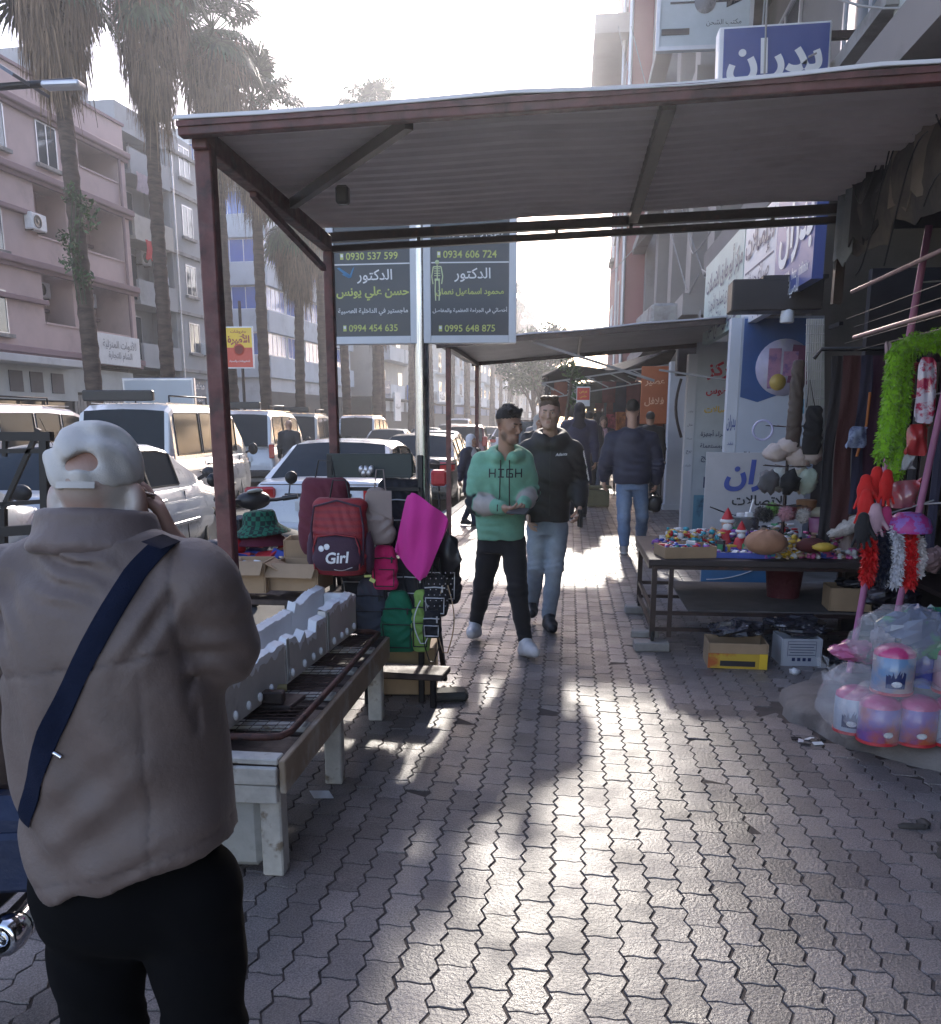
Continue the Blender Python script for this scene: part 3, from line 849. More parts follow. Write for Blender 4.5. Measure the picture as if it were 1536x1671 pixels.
red_w = stucco('dusty_red_render', (.36, .17, .165), (.28, .13, .13))
b = MB(); mbox(b, M, -39, -28.2, 3.2, 30, -9, .9); b.build('wall', red_w, H)
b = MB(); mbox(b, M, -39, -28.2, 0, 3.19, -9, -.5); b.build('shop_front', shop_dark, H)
for q in ((-39.2, -38.0, 12.6, 12.9, .902, 1.9), (-34, -29.5, 12.4, 12.9, .902, 1.9), (-34, -29.5, 15.6, 16, .902, 1.9), (-34, -29.5, 9.4, 9.7, .902, 1.2)): b = MB(); mbox(b, M, *q); b.build('balcony', beige_w, H)
for z in (4.2, 7.3, 10.4, 13.5, 16.6): window(M, -36, z, 1.4, 1.5, .902, H); window(M, -31.5, z, 1.4, 1.7, .902, H)
b = MB(); b.tube([(1.42, 28.1, 3), (1.42, 28.1, 29)], .06, 6); b.tube([(1.32, 30.1, 3), (1.32, 30.1, 29)], .05, 6); b.build('drainpipe', alum, H)
# ---------------------------------------------------------------- palms on the planted strip in the road
b = MB()
Mm = frame((-12.1, 23, 0), (math.sin(R(2.1)), math.cos(R(2.1)), 0), (0, 0, 1))
mbox(b, Mm, -30, 140, -.3, .02, -1.0, 1.0, bev=.04)
struct('median_strip', b, kerb_m)
bark_m = mat('palm_bark', (.105, .075, .058), .95, var=.4, vs=3, bump=1.0, bs=18, c2=(.05, .036, .03), thr=(.45, .7), stretch=(1, 1, 4))
frond_m = mat('palm_frond', (.055, .085, .035), .55, var=.35, vs=1.5, island=.5)
dead_m = mat('dead_frond', (.19, .13, .082), .9, var=.35, vs=2, island=.5)
def palm_parts(Ht, skirt, seed, crown=True):
 """Ht: height where living leaves start; skirt: length of the dead beard below it"""
 g = random.Random(seed)
 t = thing('palm_tree', 'x', 'palm tree', (0, 0, 0), 0, 'palms in the planted strip')
 b = MB(); rows = []; n = 12; m = int(Ht * 5)
 lx, ly = g.uniform(-.02, .012), g.uniform(-.02, .02)
 for i in range(m + 1):
  z = Ht * i / m; r = .215 - .05 * i / m + (.1 * math.exp(-z / .5)) + (.014 if i % 2 else -.006)
  bend = math.sin(z * .3 + seed) * .07
  rows.append([Vector((lx * z + bend + r * math.cos(2 * PI * k / n) * (1 + .05 * g.uniform(-1, 1)), ly * z + r * math.sin(2 * PI * k / n) * (1 + .05 * g.uniform(-1, 1)), z)) for k in range(n)])
 b.grid(rows, 0, True, True); b.build('trunk', bark_m, t)
 tx, ty = lx * Ht + math.sin(Ht * .3 + seed) * .07, ly * Ht
 b = MB()
 for k in range(int(300 * skirt / 2.5)):
  u = g.random() ** .85; z = Ht + .5 - u * skirt
  a = g.uniform(0, 2 * PI); env = (.26 + .85 * (1 - u) ** .6 * (1 if g.random() < .6 else .6))
  ln = g.uniform(.7, 1.5) * (1.0 if g.random() < .9 else 1.5)
  q0 = Vector((tx + .2 * math.cos(a), ty + .2 * math.sin(a), z + .25)); q1 = Vector((tx + env * math.cos(a), ty + env * math.sin(a), z - .15))
  tg = Vector((-math.sin(a), math.cos(a), 0))
  for s_ in range(g.randint(4, 7)):
   o = tg * g.uniform(-.22, .22) + Vector((math.cos(a), math.sin(a), 0)) * g.uniform(-.12, .1)
   e = q1 + o * 1.6 + Vector((0, 0, -ln * g.uniform(.55, 1.0))); mid = q1 + o * .8
   wd = g.uniform(.018, .045); tt = tg * wd
   b.add([q0, q0 + tt, mid + tt * 1.2, mid, e + tt * .3, e], [(0, 1, 2, 3), (3, 2, 4, 5)])
 b.build('dead_fronds', dead_m, t)
 b = MB()
 for k in range(46 if crown else 12):
  a = k * 2.39996 + g.uniform(-.3, .3); el = R(g.uniform(-55, 80)) if k > 8 else R(g.uniform(20, 85))
  d = Vector((math.cos(a) * math.cos(el), math.sin(a) * math.cos(el), math.sin(el)))
  pl = g.uniform(.8, 1.35); c0 = Vector((tx, ty, Ht + .5 + .35 * g.random())); sag = -.2 * math.cos(el)
  c1 = c0 + d * pl + Vector((0, 0, sag)); c05 = c0 + d * pl * .55 + Vector((0, 0, sag * .1))
  d2 = (d + Vector((0, 0, -.45 * math.cos(el)))).normalized()
  sd = d2.cross(Vector((0, 0, 1)));
  sd = sd.normalized() if sd.length > .05 else Vector((1, 0, 0)); nn = sd.cross(d2)
  b.tube([c0, c05, c1], [.025, .02, .014], 4, cap=False)
  ns = 26
  for s_ in range(ns):
   th = R(-118 + 236 * s_ / (ns - 1)); rd = d2 * math.cos(th) + sd * math.sin(th)
   ln = g.uniform(.75, 1.0) * (1 - .25 * abs(th) / 2.1); w_ = .045
   sdd = (sd * math.cos(th) - d2 * math.sin(th)) * w_
   m_ = c1 + rd * ln * .62 + nn * (.05 * (s_ % 2)) + Vector((0, 0, -.06 * ln)); e = c1 + rd * ln + Vector((0, 0, -.32 * ln * g.uniform(.6, 1.5)))
   b.add([c1, m_ - sdd, e, m_ + sdd], [(0, 1, 2, 3)])
 b.build('crown', frond_m, t)
 return t
palms = [(-12.1, 23, 11.6, 2.2, 1, 'slender palm nearest on the left, with a hanging beard, before the pink house'),
         (-11.9, 27, 13.0, 3.2, 2, 'palm with long brown beard in front of the grey block'),
         (-11.1, 30.5, 12.6, 3.4, 3, 'palm with spreading green fan crown beside the steel awning post'),
         (-10.9, 33.5, 11.5, 2.6, 4, 'palm trunk right behind the yellow and red sign'),
         (-10.72, 37, 8.6, 2.2, 5, 'shorter palm whose beard hangs under the awning corner')]
protos = []
for x, y, h_, s_, sd, lb in palms:
 t = palm_parts(h_, s_, sd); t.location = (x, y, 0); t['label'] = lb; protos.append(t)
rest = [(-10.83, 41.5), (-11.0, 46), (-9.55, 46), (-10.7, 53), (-10.2, 60), (-9.4, 62), (-10.0, 68), (-9.6, 76), (-8.6, 78), (-9.2, 84), (-8.8, 92), (-7.7, 95), (-8.5, 101), (-8.1, 110), (-7.0, 112), (-7.7, 120), (-7.2, 131), (-6.2, 136)]
nm = ['first', 'second', 'third', 'fourth', 'fifth', 'sixth', 'seventh', 'eighth', 'ninth', 'tenth', 'eleventh', 'twelfth', 'thirteenth', 'fourteenth', 'fifteenth', 'sixteenth', 'seventeenth', 'last']
for k, (x, y) in enumerate(rest):
 dup(protos[(k * 2 + 3) % 5], (x, y, 0), k * 1.3, '%s trunk along the palm row past the short palm, counting into the distance' % nm[k], scale=(1.05, 1.05, .95 + .1 * (k % 3)))
# leafy creeper on the nearest trunk
leaf_m = mat('broad_leaf', (.05, .085, .025), .55, var=.35, vs=3, island=.5)
leaf_d = mat('dark_leaf', (.03, .055, .02), .55, var=.35, vs=3, island=.5)
def leafball(b, c, r, n, sz, g, mi=0):
 for k in range(n):
  d = Vector((g.gauss(0, 1), g.gauss(0, 1), g.gauss(0, 1))).normalized() * (g.random() ** .45)
  p = Vector(c) + Vector((d.x * r[0], d.y * r[1], d.z * r[2]))
  u = Vector((g.gauss(0, 1), g.gauss(0, 1), g.gauss(0, 1))).normalized(); v = u.cross(Vector((g.gauss(0, 1), g.gauss(0, 1), g.gauss(0, 1)))).normalized()
  s_ = sz * g.uniform(.6, 1.3)
  b.add([p - u * s_, p - v * s_ * .45, p + u * s_, p + v * s_ * .45], [(0, 1, 2, 3)], mi)
g = random.Random(5); b = MB()
for k in range(7): leafball(b, (-12.1 + g.uniform(-.35, .45), 22.75 + g.uniform(-.2, .1), 5.0 + .32 * k), (.3, .25, .3), 60, .07, g)
for k in range(3): b.tube([(-12.1 + .1 * k, 22.68, 4.4), (-12.2 + .12 * k, 22.66, 5.6), (-12.0 + .1 * k, 22.7, 7)], .015, 4)
solo('creeper', b, leaf_m, 'leafy creeper growing on the nearest palm trunk', 'plant')
def broad_tree(loc, h_, r, seed, label, n=9):
 g = random.Random(seed); t = thing('broadleaf_tree', label, 'tree', loc)
 b = MB(); b.tube([(0, 0, 0), (.1, 0, h_ * .3), (-.05, .1, h_ * .55)], [.22, .17, .1], 8)
 tips = []
 for k in range(n):
  a = k * 2.4; e = Vector((r * .6 * math.cos(a) * g.uniform(.5, 1.1), r * .6 * math.sin(a), h_ * (.55 + .4 * g.random()))); tips.append(e)
  b.tube([(0, 0, h_ * (.3 + .02 * k)), (e.x * .5, e.y * .5, e.z * .8), e], [.09, .05, .02], 5)
 b.build('trunk', bark_m, t, world=False)
 b = MB()
 for e in tips:
  for q in range(3): leafball(b, e + Vector((g.gauss(0, r * .16), g.gauss(0, r * .16), g.gauss(0, r * .12))), (r * .34, r * .34, r * .26), 120, r * .06, g, g.choice((0, 0, 1)))
 b.build('crown', [leaf_m, leaf_d], t, world=False)
 return t
broad_tree((-1.6, 52, 0), 7.0, 2.2, 3, 'round green tree top rising above the second awning')
broad_tree((-2.6, 66, 0), 7.4, 2.6, 4, 'second green tree behind the round one far down the pavement')
for k in range(5): broad_tree((-16 + 5.5 * k, 175 + 7 * (k % 2), 0), 9, 4.2, 10 + k, '%s tree in the row closing the far end of the street' % ('leftmost', 'second', 'middle', 'fourth', 'rightmost')[k], 7)
g = random.Random(9); b = MB()
for k in range(60): leafball(b, (-90 + k * 4.5, 230 + g.uniform(-6, 6), 4 + g.uniform(-1, 3)), (4.5, 3, 5), 50, .8, g, k % 2)
tag(b.build('far_woods', [leaf_m, leaf_d]), 'far band of trees beyond the end of the street', None, None, 'stuff')
# ---------------------------------------------------------------- corrugated awnings over the pavement
sheet_m = mat('corrugated_sheet', (.72, .67, .62), .6, .0, var=.14, vs=2.2, c2=(.58, .52, .47), thr=(.55, .75), rvar=.1, bump=.05)
def corrugated(b, x0, x1, z0, z1, y0, y1, pitch=.118, d=.019, zf=None):
 """sheet whose ribs run along X; z0 at x0, z1 at x1; a thin real thickness"""
 n = int((y1 - y0) / pitch); top = []; ys = []
 for i in range(n):
  for f, h_ in ((0, 0), (.18, d), (.42, d), (.6, 0)): ys.append((y0 + (i + f) * pitch, h_))
 ys.append((y0 + n * pitch, 0))
 for k in range(13):
  x = x0 + (x1 - x0) * k / 12; z = z0 + (z1 - z0) * k / 12 - .012 * math.sin(PI * ((k * 3 / 12) % 1))
  top.append([Vector((x, y, z + h_ + .004 * math.sin(x * 3 + y))) for y, h_ in ys])
 m, n_ = len(top), len(top[0])
 lo = [[p - Vector((0, 0, .0025)) for p in r[::-1]] for r in top]
 b.grid(top[::-1], smooth=False); b.grid(lo[::-1], smooth=False)
A = thing('awning', 'long corrugated metal awning on red-brown posts across the pavement', 'awning', (-1.43, 3.75, 0))
b = MB(); corrugated(b, -1.50, 2.3, 2.66, 2.785, 3.62, 5.72); b.build('roof_sheet', sheet_m, A)
b = MB(); b.box((-1.43, 3.75, 1.30), (.068, .068, 2.6), bev=.006); b.box((-1.43, 3.75, .006), (.16, .16, .012)); b.build('post', redsteel, A)
b = MB(); b.bar((-1.43, 5.62, 0), (-1.43, 5.62, 2.53), .055, bev=.005); b.box((-1.43, 5.62, .006), (.14, .14, .012)); b.build('post', redsteel, A)
def zr(x): return 2.66 + (x + 1.50) / 3.8 * .125
b = MB()
b.bar((-1.49, 3.66, zr(-1.49) - .033), (2.3, 3.66, zr(2.3) - .033), .05, .05, bev=.004)
b.bar((-1.49, 3.629, zr(-1.49) - .018), (2.3, 3.629, zr(2.3) - .018), .006, .02)
b.build('front_beam', redsteel, A)
b = MB(); b.bar((-1.43, 3.69, zr(-1.43) - .05), (-1.43, 5.59, 2.57), .06, .08, bev=.004); b.bar((-1.43, 4.3, 2.55), (-1.43, 5.5, 2.42), .03); b.build('side_beam', redsteel, A)
b = MB(); b.bar((-1.49, 5.66, zr(-1.49) - .05), (2.0, 5.66, zr(2.0) - .05), .05, .05); b.bar((-1.46, 5.66, zr(-1.4) - .115), (2.0, 5.66, zr(2.0) - .105), .035, .035)
for x in (-.9, -.1, .32, 1.1): b.bar((x, 5.66, zr(x) - .105), (x, 5.66, zr(x) - .05), .02, .02)
b.build('back_beam', darksteel, A)
for x in (.33, 1.62):
 b = MB(); b.bar((x, 3.69, zr(x) - .04), (x, 5.63, zr(x) - .04), .05, .06); b.build('rafter', redsteel if x > 1 else darksteel, A)
b = MB(); b.bar((-.62, 3.7, zr(-.62) - .05), (-1.38, 4.75, zr(-1.4) - .06), .035, .045); b.build('corner_brace', darksteel, A)
b = MB(); b.bar((1.47, 5.61, 2.2), (1.47, 5.61, zr(1.47) - .075), .05); b.build('hanger_post', darksteel, A)
b = MB(); b.box((-1.05, 4.42, 2.56), (.06, .05, .08), bev=.01); b.build('lamp_holder', black_pl, A)
A2 = thing('awning', 'second corrugated awning farther along the pavement, on thin posts', 'awning', (-1.4, 11, 0))
b = MB(); corrugated(b, -1.6, 1.95, 2.45, 2.72, 10.9, 14.6, .16); b.build('roof_sheet', mat('grey_sheet', (.33, .33, .34), .5, .3, var=.15, vs=2), A2)
for y in (11, 14.4):
 b = MB(); b.bar((-1.42, y, 0), (-1.42, y, 2.45), .055); b.build('post', redsteel, A2)
b = MB(); b.bar((-1.55, 10.95, 2.42), (1.9, 10.95, 2.67), .04, .06); b.bar((-1.5, 14.4, 2.42), (1.9, 14.4, 2.67), .04, .06); b.bar((-1.42, 10.99, 2.42), (-1.42, 14.36, 2.42), .05); b.bar((.1, 11, 2.53), (.1, 14.36, 2.53), .04)
b.build('frame', darksteel, A2)
b = MB(); b.bar((-.45, 11, 2.46), (.95, 11.02, 2.02), .028); b.bar((1.0, 11.05, 2.14), (1.95, 11.05, 2.0), .022); b.build('brace', mat('dull_bar', (.25, .24, .23), .6), A2)
# ---------------------------------------------------------------- doctors' sign on its steel pole
S = thing('double_sign', 'two dark doctors sign boxes with white frames on a steel pole', 'sign', (-1.26, 8, 0))
b = MB(); b.tube([(-1.26, 8, 0), (-1.26, 8, 3.75)], .062, 16); b.lathe([(.14, 0), (.14, .02), (.07, .04), (.066, .1)], 16, (-1.26, 8, 0)); b.build('pole', stainless, S)
dk_panel = mat('dark_sign_face', (.03, .036, .052), .3, var=.15, vs=3)
yl = mat('yellow_green_ink', (.5, .55, .16), .5, var=.03)
bone = mat('pale_ink', (.6, .68, .4), .5, var=.03)
blu = mat('blue_bird_ink', (.06, .22, .42), .5)
def doctor(xc, tilt, lines, emblem):
 M = frame((xc, 7.96, 2.86), (math.cos(tilt), math.sin(tilt), 0), (0, 0, 1))
 b = MB(); W2, H2, f = .385, .66, .062
 mbox(b, M, -W2, W2, -H2, H2, -.12, -.03, bev=.01)
 for q in ((-W2, -W2 + f, -H2, H2), (W2 - f, W2, -H2, H2), (-W2 + f, W2 - f, -H2, -H2 + f), (-W2 + f, W2 - f, H2 - f, H2)): mbox(b, M, *q, -.0295, 0, bev=.004)
 bx = b.build('sign_box', mat('white_powder_frame', (.6, .62, .66), .4, var=.06), S)
 b = MB(); mbox(b, M, -W2 + f, W2 - f, -H2 + f, H2 - f, -.0295, -.016); b.build('face', dk_panel, bx)
 M2 = M @ Matrix.Translation((0, 0, -.0158))
 bw = MB(); by = MB()
 mbox(bw, M2, -W2 + f + .004, W2 - f - .004, -.028, -.018, .0002, .002)
 for (tx, y, w_, mi) in lines:
  lt = MB(); put_text(lt, tx, M2, w=w_, y=y, bold=.025 if mi and 'ا' in tx or mi and 'ي' in tx else .012, x=.02 if len(tx) < 9 else 0, ext=.002); lt.build('text_line', (ink_w, yl)[mi], bx)
  if tx[0] == '0':
   mbox(by, M2, -w_ / 2 - .05, -w_ / 2 - .022, y - .024, y + .024, .0005, .002); mbox(bw, M2, -w_ / 2 - .046, -w_ / 2 - .026, y - .005, y + .018, .0022, .003)
 bw.build('white_marks', ink_w, bx); by.build('phone_marks', yl, bx)
 e = MB()
 if emblem == 'bird':
  for sx, sy, ax, ay in ((-.26, -.1, -.2, -.13), (-.3, -.05, -.2, -.13), (-.2, -.13, -.17, -.06)):
   e.add([M2 @ Vector(p) for p in ((sx, sy, .002), (ax, ay, .002), (ax + .02, ay + .02, .002), (sx + .02, sy + .005, .002))], [(0, 1, 2, 3)])
  e.build('bird_emblem', blu, bx)
 else:                                            # small standing skeleton
  x0, y0 = -.27, -.17
  def ln(ax, ay, bx_, by_, w_=.009): e.bar(M2 @ Vector((x0 + ax, y0 + ay, .002)), M2 @ Vector((x0 + bx_, y0 + by_, .002)), w_, .002, up=M2.to_3x3() @ Vector((0, 0, 1)))
  e.lathe([(0, 0), (.018, 0), (.018, .003), (0, .003)], 12, M2 @ Vector((x0, y0 + .15, .001)), M2.to_3x3())
  ln(0, .13, 0, .02, .01)
  for k in range(4): ln(-.025, .1 - k * .018, .025, .1 - k * .018, .006)
  ln(-.032, .115, .032, .115); ln(-.032, .115, -.045, .04); ln(.032, .115, .045, .04); ln(-.045, .04, -.036, -.02); ln(.045, .04, .036, -.02)
  ln(-.022, .015, .022, .015, .016); ln(-.015, .01, -.018, -.07); ln(.015, .01, .018, -.07); ln(-.018, -.07, -.014, -.15); ln(.018, -.07, .014, -.15)
  e.build('skeleton_emblem', bone, bx)
 return bx
doctor(-1.665, R(-2), [('الدكتور', -.12, .3, 0), ('حسن علي يونس', -.255, .62, 1), ('ماجستير في الداخلية العصبية', -.40, .6, 0), ('0994 454 635', -.53, .42, 1), ('0930 537 599', .04, .44, 1), ('عضو الجمعية الطبية وأمراض', .2, .6, 0), ('الدكتور', .5, .3, 0), ('أحمد علي', .38, .4, 1)], 'bird')
doctor(-.845, R(3), [('الدكتور', -.12, .3, 0), ('محمود اسماعيل نعمان', -.255, .56, 1), ('أخصائي في الجراحة العظمية والمفاصل', -.40, .62, 0), ('0995 648 875', -.54, .42, 1), ('0934 606 724', .04, .44, 1), ('تقويم وتجميل وزراعة', .2, .55, 0), ('الدكتور', .5, .3, 0), ('سامر حسن', .38, .4, 1)], 'skeleton')
b = MB(); b.bar((-1.29, 7.95, 3.3), (-1.2, 7.95, 3.3), .03); b.bar((-1.29, 7.98, 2.4), (-1.2, 7.98, 2.4), .03); b.build('bracket', alum, S)
# ---------------------------------------------------------------- yellow and red shop sign on a bar, lamp arm, market beyond
M = frame((-8.55, 24, 3.45), (1, .05, 0), (0, 0, 1))
yel = mat('sign_yellow', (.75, .5, .03), .5, var=.06); red_s = mat('sign_red', (.55, .06, .03), .5, var=.08)
S = thing('hanging_sign', 'yellow and red pharmacy style shop sign hung on a palm-side post', 'sign', (-8.55, 24, 0))
S['label'] = 'yellow and red furnishing shop sign hung on a thin post before the palms'
b = MB(); mbox(b, M, -.38, .38, -.52, .52, -.06, 0, bev=.01); b.build('panel', ink_w, S)
b = MB(); mbox(b, M, -.35, .35, .0, .49, .0005, .004); b.build('upper_face', yel, S)
b = MB(); mbox(b, M, -.35, .35, -.49, -.0005, .0005, .004); b.lathe([(0, 0), (.15, 0), (.15, .003), (0, .003)], 20, M @ Vector((0, -.05, .0045)), M.to_3x3()); b.build('lower_face', red_s, S)
b = MB(); put_text(b, 'الأميرة', M, w=.58, y=.2, bold=.04, ext=.006); put_text(b, 'مفروشات', M, w=.4, y=.39, bold=.02, ext=.006); b.lathe([(.09, 0), (.115, 0), (.115, .002), (.09, .002), (.09, 0)], 20, M @ Vector((0, -.05, .009)), M.to_3x3()); b.build('lettering', mat('brown_red_ink', (.3, .03, .02), .5), S)
b = MB(); put_text(b, 'للمفروشات والسجاد', M, w=.55, y=-.34, bold=.01, ext=.006); b.build('lower_lettering', ink_w, S)
b = MB(); b.tube([(-8.5, 24.06, 0), (-8.5, 24.06, 4.6)], .04, 8); b.build('post', darksteel, S)
L_ = thing('street_lamp', 'street lamp arm with a flat solar panel at the far left', 'street lamp', (-7.6, 12, 0))
b = MB(); b.tube([(-8.4, 12, 0), (-8.4, 12, 5.5), (-8.2, 12, 5.62), (-6.2, 12, 5.68)], .045, 8); b.build('pole', blacksteel, L_)
b = MB(); b.box((-7.25, 12, 5.95), (1.15, .8, .04), Matrix.Rotation(R(32), 3, 'Y')); b.build('solar_panel', mat('solar_cells', (.1, .11, .14), .3, .2), L_)
b = MB(); b.box((-6.35, 12, 5.64), (.5, .2, .07), bev=.02); b.build('lamp_head', alum, L_)
b = MB(); b.box((-12.4, 30, 1.5), (2.6, .2, 1.7), bev=.03); tb = thing('advertising_board', 'blank framed advertising board standing behind the minibuses', 'billboard', (-12.4, 30, 0))
tb.location = (-9.4, 24.5, 0)
b = MB(); b.box((-11.0, 24.5, 2.05), (2.0, .14, 1.35), bev=.02); b.build('frame', alum, tb); b = MB(); b.box((-11.0, 24.42, 2.05), (1.86, .012, 1.22)); b.build('face', mat('blank_panel', (.42, .46, .5), .4, var=.08, vs=1), tb); b = MB(); b.bar((-11.7, 24.5, 0), (-11.7, 24.5, 1.4), .08); b.build('leg', alum, tb); b = MB(); b.bar((-10.3, 24.5, 0), (-10.3, 24.5, 1.4), .08); b.build('leg', alum, tb)
# ---------------------------------------------------------------- vehicles
RZ = -.124                                    # road surface
carglass = mat('car_glass', (.025, .035, .045), .1, spec=.16, var=.1)
carglass.node_tree.nodes['Principled BSDF'].inputs['IOR'].default_value = 1.2
tail_red = mat('tail_lamp_red', (.42, .012, .015), .12, var=.05, coat=.6)
lampclear = mat('lamp_lens', (.55, .56, .58), .08, .3, var=.05, coat=.6)
rim_m = mat('alloy_rim', (.42, .42, .43), .3, .9, var=.1)
trim_k = paint('black_trim', (.02, .02, .022), .5)
plate_m = paint('plate_white', (.62, .63, .62), .4)
def carpaint(n, c, metal=.0): return mat('paint_' + n, c, .3, metal, var=.05, vs=2, coat=.8, rvar=.06)
SED = dict(L=4.5, W=1.76, deck=[(0, .50), (.015, .78), (.045, .98), (.17, 1.02), (.3, .95), (.66, .94), (.72, .97), (.9, .82), (.965, .66), (1, .46)],
           plan=[(0, .82), (.03, .92), (.12, .98), (.35, 1), (.7, 1), (.9, .95), (.97, .86), (1, .74)],
           roof=[(.13, 1.0), (.295, 1.40), (.40, 1.44), (.52, 1.43), (.59, 1.38), (.765, .95)], bays=[(.27, .295, .40), (.405, .415, .59)], wheels=(.20, .80), r=.315)
HAT = dict(L=4.3, W=1.78, deck=[(0, .52), (.012, .8), (.03, 1.0), (.2, 1.0), (.66, .98), (.72, 1.0), (.9, .88), (.97, .7), (1, .5)],
           plan=[(0, .86), (.03, .94), (.12, .99), (.35, 1), (.7, 1), (.9, .95), (.97, .86), (1, .76)],
           roof=[(.012, 1.0), (.09, 1.52), (.25, 1.60), (.5, 1.6), (.57, 1.55), (.74, .98)], bays=[(.10, .12, .25), (.265, .275, .40), (.41, .42, .57)], wheels=(.18, .80), r=.34)
VAN = dict(L=4.75, W=1.70, deck=[(0, .62), (.008, .8), (.02, 1.10), (.3, 1.10), (.8, 1.10), (.88, 1.1), (.955, .98), (.985, .75), (1, .52)],
           plan=[(0, .93), (.02, .97), (.08, 1), (.5, 1), (.85, 1), (.95, .96), (.985, .9), (1, .82)],
           roof=[(.006, 1.1), (.045, 1.86), (.09, 1.95), (.45, 1.97), (.7, 1.92), (.78, 1.84), (.955, 1.08)], bays=[(.075, .09, .33), (.35, .36, .555), (.575, .585, .78)], wheels=(.17, .80), r=.32)
def ipl(tab, s):
 for (a, p), (b_, q) in zip(tab, tab[1:]):
  if s <= b_:
   t = max(0, (s - a) / (b_ - a)); return p + (q - p) * t
 return tab[-1][1]
def vehicle(name, label, cat, S, pm, loc, rz, lower=None, kind='sedan', plate=True, rack=False):
 t = thing(name, label, cat, (loc[0], loc[1], RZ), rz, 'minibuses in the road' if kind == 'van' else 'cars in the road')
 L, W = S['L'], S['W']; hw = W / 2
 Y = lambda s: (s - .5) * L
 st = sorted(set([i / 34 for i in range(35)] + [d[0] for d in S['deck']] + [p[0] for p in S['plan']]))
 b = MB(); rows = []
 for s in st:
  zt = ipl(S['deck'], s); w_ = hw * ipl(S['plan'], s); lo = .2 + (.1 if s < .01 or s > .99 else 0) + max(0, .05 - s) * 1.0 + max(0, s - .95)
  h_ = zt - lo
  half = [(w_ * .80, lo), (w_ * .95, lo + .05 * h_), (w_ * .985, lo + .28 * h_), (w_ * 1.0, lo + .52 * h_), (w_ * .985, lo + .76 * h_), (w_ * .955, zt - .045), (w_ * .90, zt - .008), (w_ * .5, zt + .012), (0, zt + .02)]
  rows.append([Vector((x, Y(s), z)) for x, z in half] + [Vector((-x, Y(s), z)) for x, z in half[-2::-1]])
 b.grid([r[::-1] for r in rows], 0)
 n = len(rows[0])
 m = len(st)
 b.f += [list(range(n))[::-1] if False else list(range(n - 1, -1, -1))[::-1], [(m - 1) * n + i for i in range(n)][::-1]]; b.mi += [0, 0]; b.sm += [False, False]
 for i in range(m - 1): b.f.append([i * n, (i + 1) * n, (i + 1) * n + n - 1, i * n + n - 1]); b.mi.append(0); b.sm.append(False)
 body = b.build('body', [pm, trim_k], t, world=False)
 # wheel arches are cut out of the body
 import bmesh
 bm = bmesh.new(); bm.from_mesh(body.data); bmesh.ops.recalc_face_normals(bm, faces=bm.faces); bm.to_mesh(body.data); bm.free()
 cb = MB(); Rx = Matrix.Rotation(PI / 2, 3, 'Y')
 for s in S['wheels']:
  for sg in (-1, 1): cb.lathe([(S['r'] + .055, -.2), (S['r'] + .055, .2)], 28, (sg * (hw - .05), Y(s), S['r'] + .01), Rx, 0, True)
 ct = cb.build('cut', trim_k, None)
 md = body.modifiers.new('arch', 'BOOLEAN'); md.operation = 'DIFFERENCE'; md.object = ct; md.solver = 'EXACT'
 bpy.context.view_layer.update()
 me = bpy.data.meshes.new_from_object(body.evaluated_get(bpy.context.evaluated_depsgraph_get()))
 body.modifiers.clear()
 if len(me.polygons) > 100: body.data = me
 ALL.remove(ct); bpy.data.objects.remove(ct)
 # cabin
 rf = S['roof']; s0, s1 = rf[0][0], rf[-1][0]
 bs = [q for bb in S['bays'] for q in bb]
 ss = sorted(set([q[0] for q in rf] + bs + [s0 + (s1 - s0) * i / 12 for i in range(13)]))
 cab = MB(); gl = {'rear_window': MB(), 'windscreen': MB()}; side = [[MB(), MB()] for _ in S['bays']]
 secs = []
 for s in ss:
  zb = ipl(S['deck'], s) - .03; hr = max(ipl(rf, s), zb + .02); q = (hr - zb)
  wb = hw * .93 * min(1, ipl(S['plan'], s) + .02); wr = hw * (.72 if kind != 'van' else .84)
  full = max(1e-3, max(z for _, z in rf) - zb); f = min(1, q / full)
  wt = wb + (wr - wb) * f
  half = [(wb, zb), (wb + (wt - wb) * .12, zb + .1 * q), (wb + (wt - wb) * .82, zb + .86 * q), (wt * .985, zb + .95 * q), (wt * .9, hr), (wt * .45, hr + .025 * f), (0, hr + .032 * f)]
  secs.append([Vector((x, Y(s), z)) for x, z in half])
 for i in range(len(ss) - 1):
  sm_ = (ss[i] + ss[i + 1]) / 2
  bay = next((k for k, (a, a2, e) in enumerate(S['bays']) if a < sm_ < e), None)
  scr = 'rear_window' if sm_ < rf[1][0] else 'windscreen' if sm_ > rf[-2][0] else None
  for mir in (1, -1):
   A = [Vector((p.x * mir, p.y, p.z)) for p in secs[i]]; B = [Vector((p.x * mir, p.y, p.z)) for p in secs[i + 1]]
   for k in range(6):
    f = [(0, 1, 3, 2)] if mir == 1 else [(0, 2, 3, 1)]
    tgt = cab; v = [A[k], A[k + 1], B[k], B[k + 1]]
    if k == 1 and bay is not None: tgt = side[bay][0 if mir == 1 else 1]
    if k in (4, 5) and scr: tgt = gl[scr]
    f = [(0, 2, 3, 1)] if mir == 1 else [(0, 1, 3, 2)]
    tgt.add(v, f, 0, k not in (0,) and tgt is cab)
 cab.build('cabin', pm, t, world=False)
 for k, v in gl.items():
  if v.f: v.build(k, carglass, t, world=False)
 for pr_ in side:
  for q in pr_:
   if q.f: q.build('side_window', carglass, t, world=False)
 # pillars and seals
 b = MB()
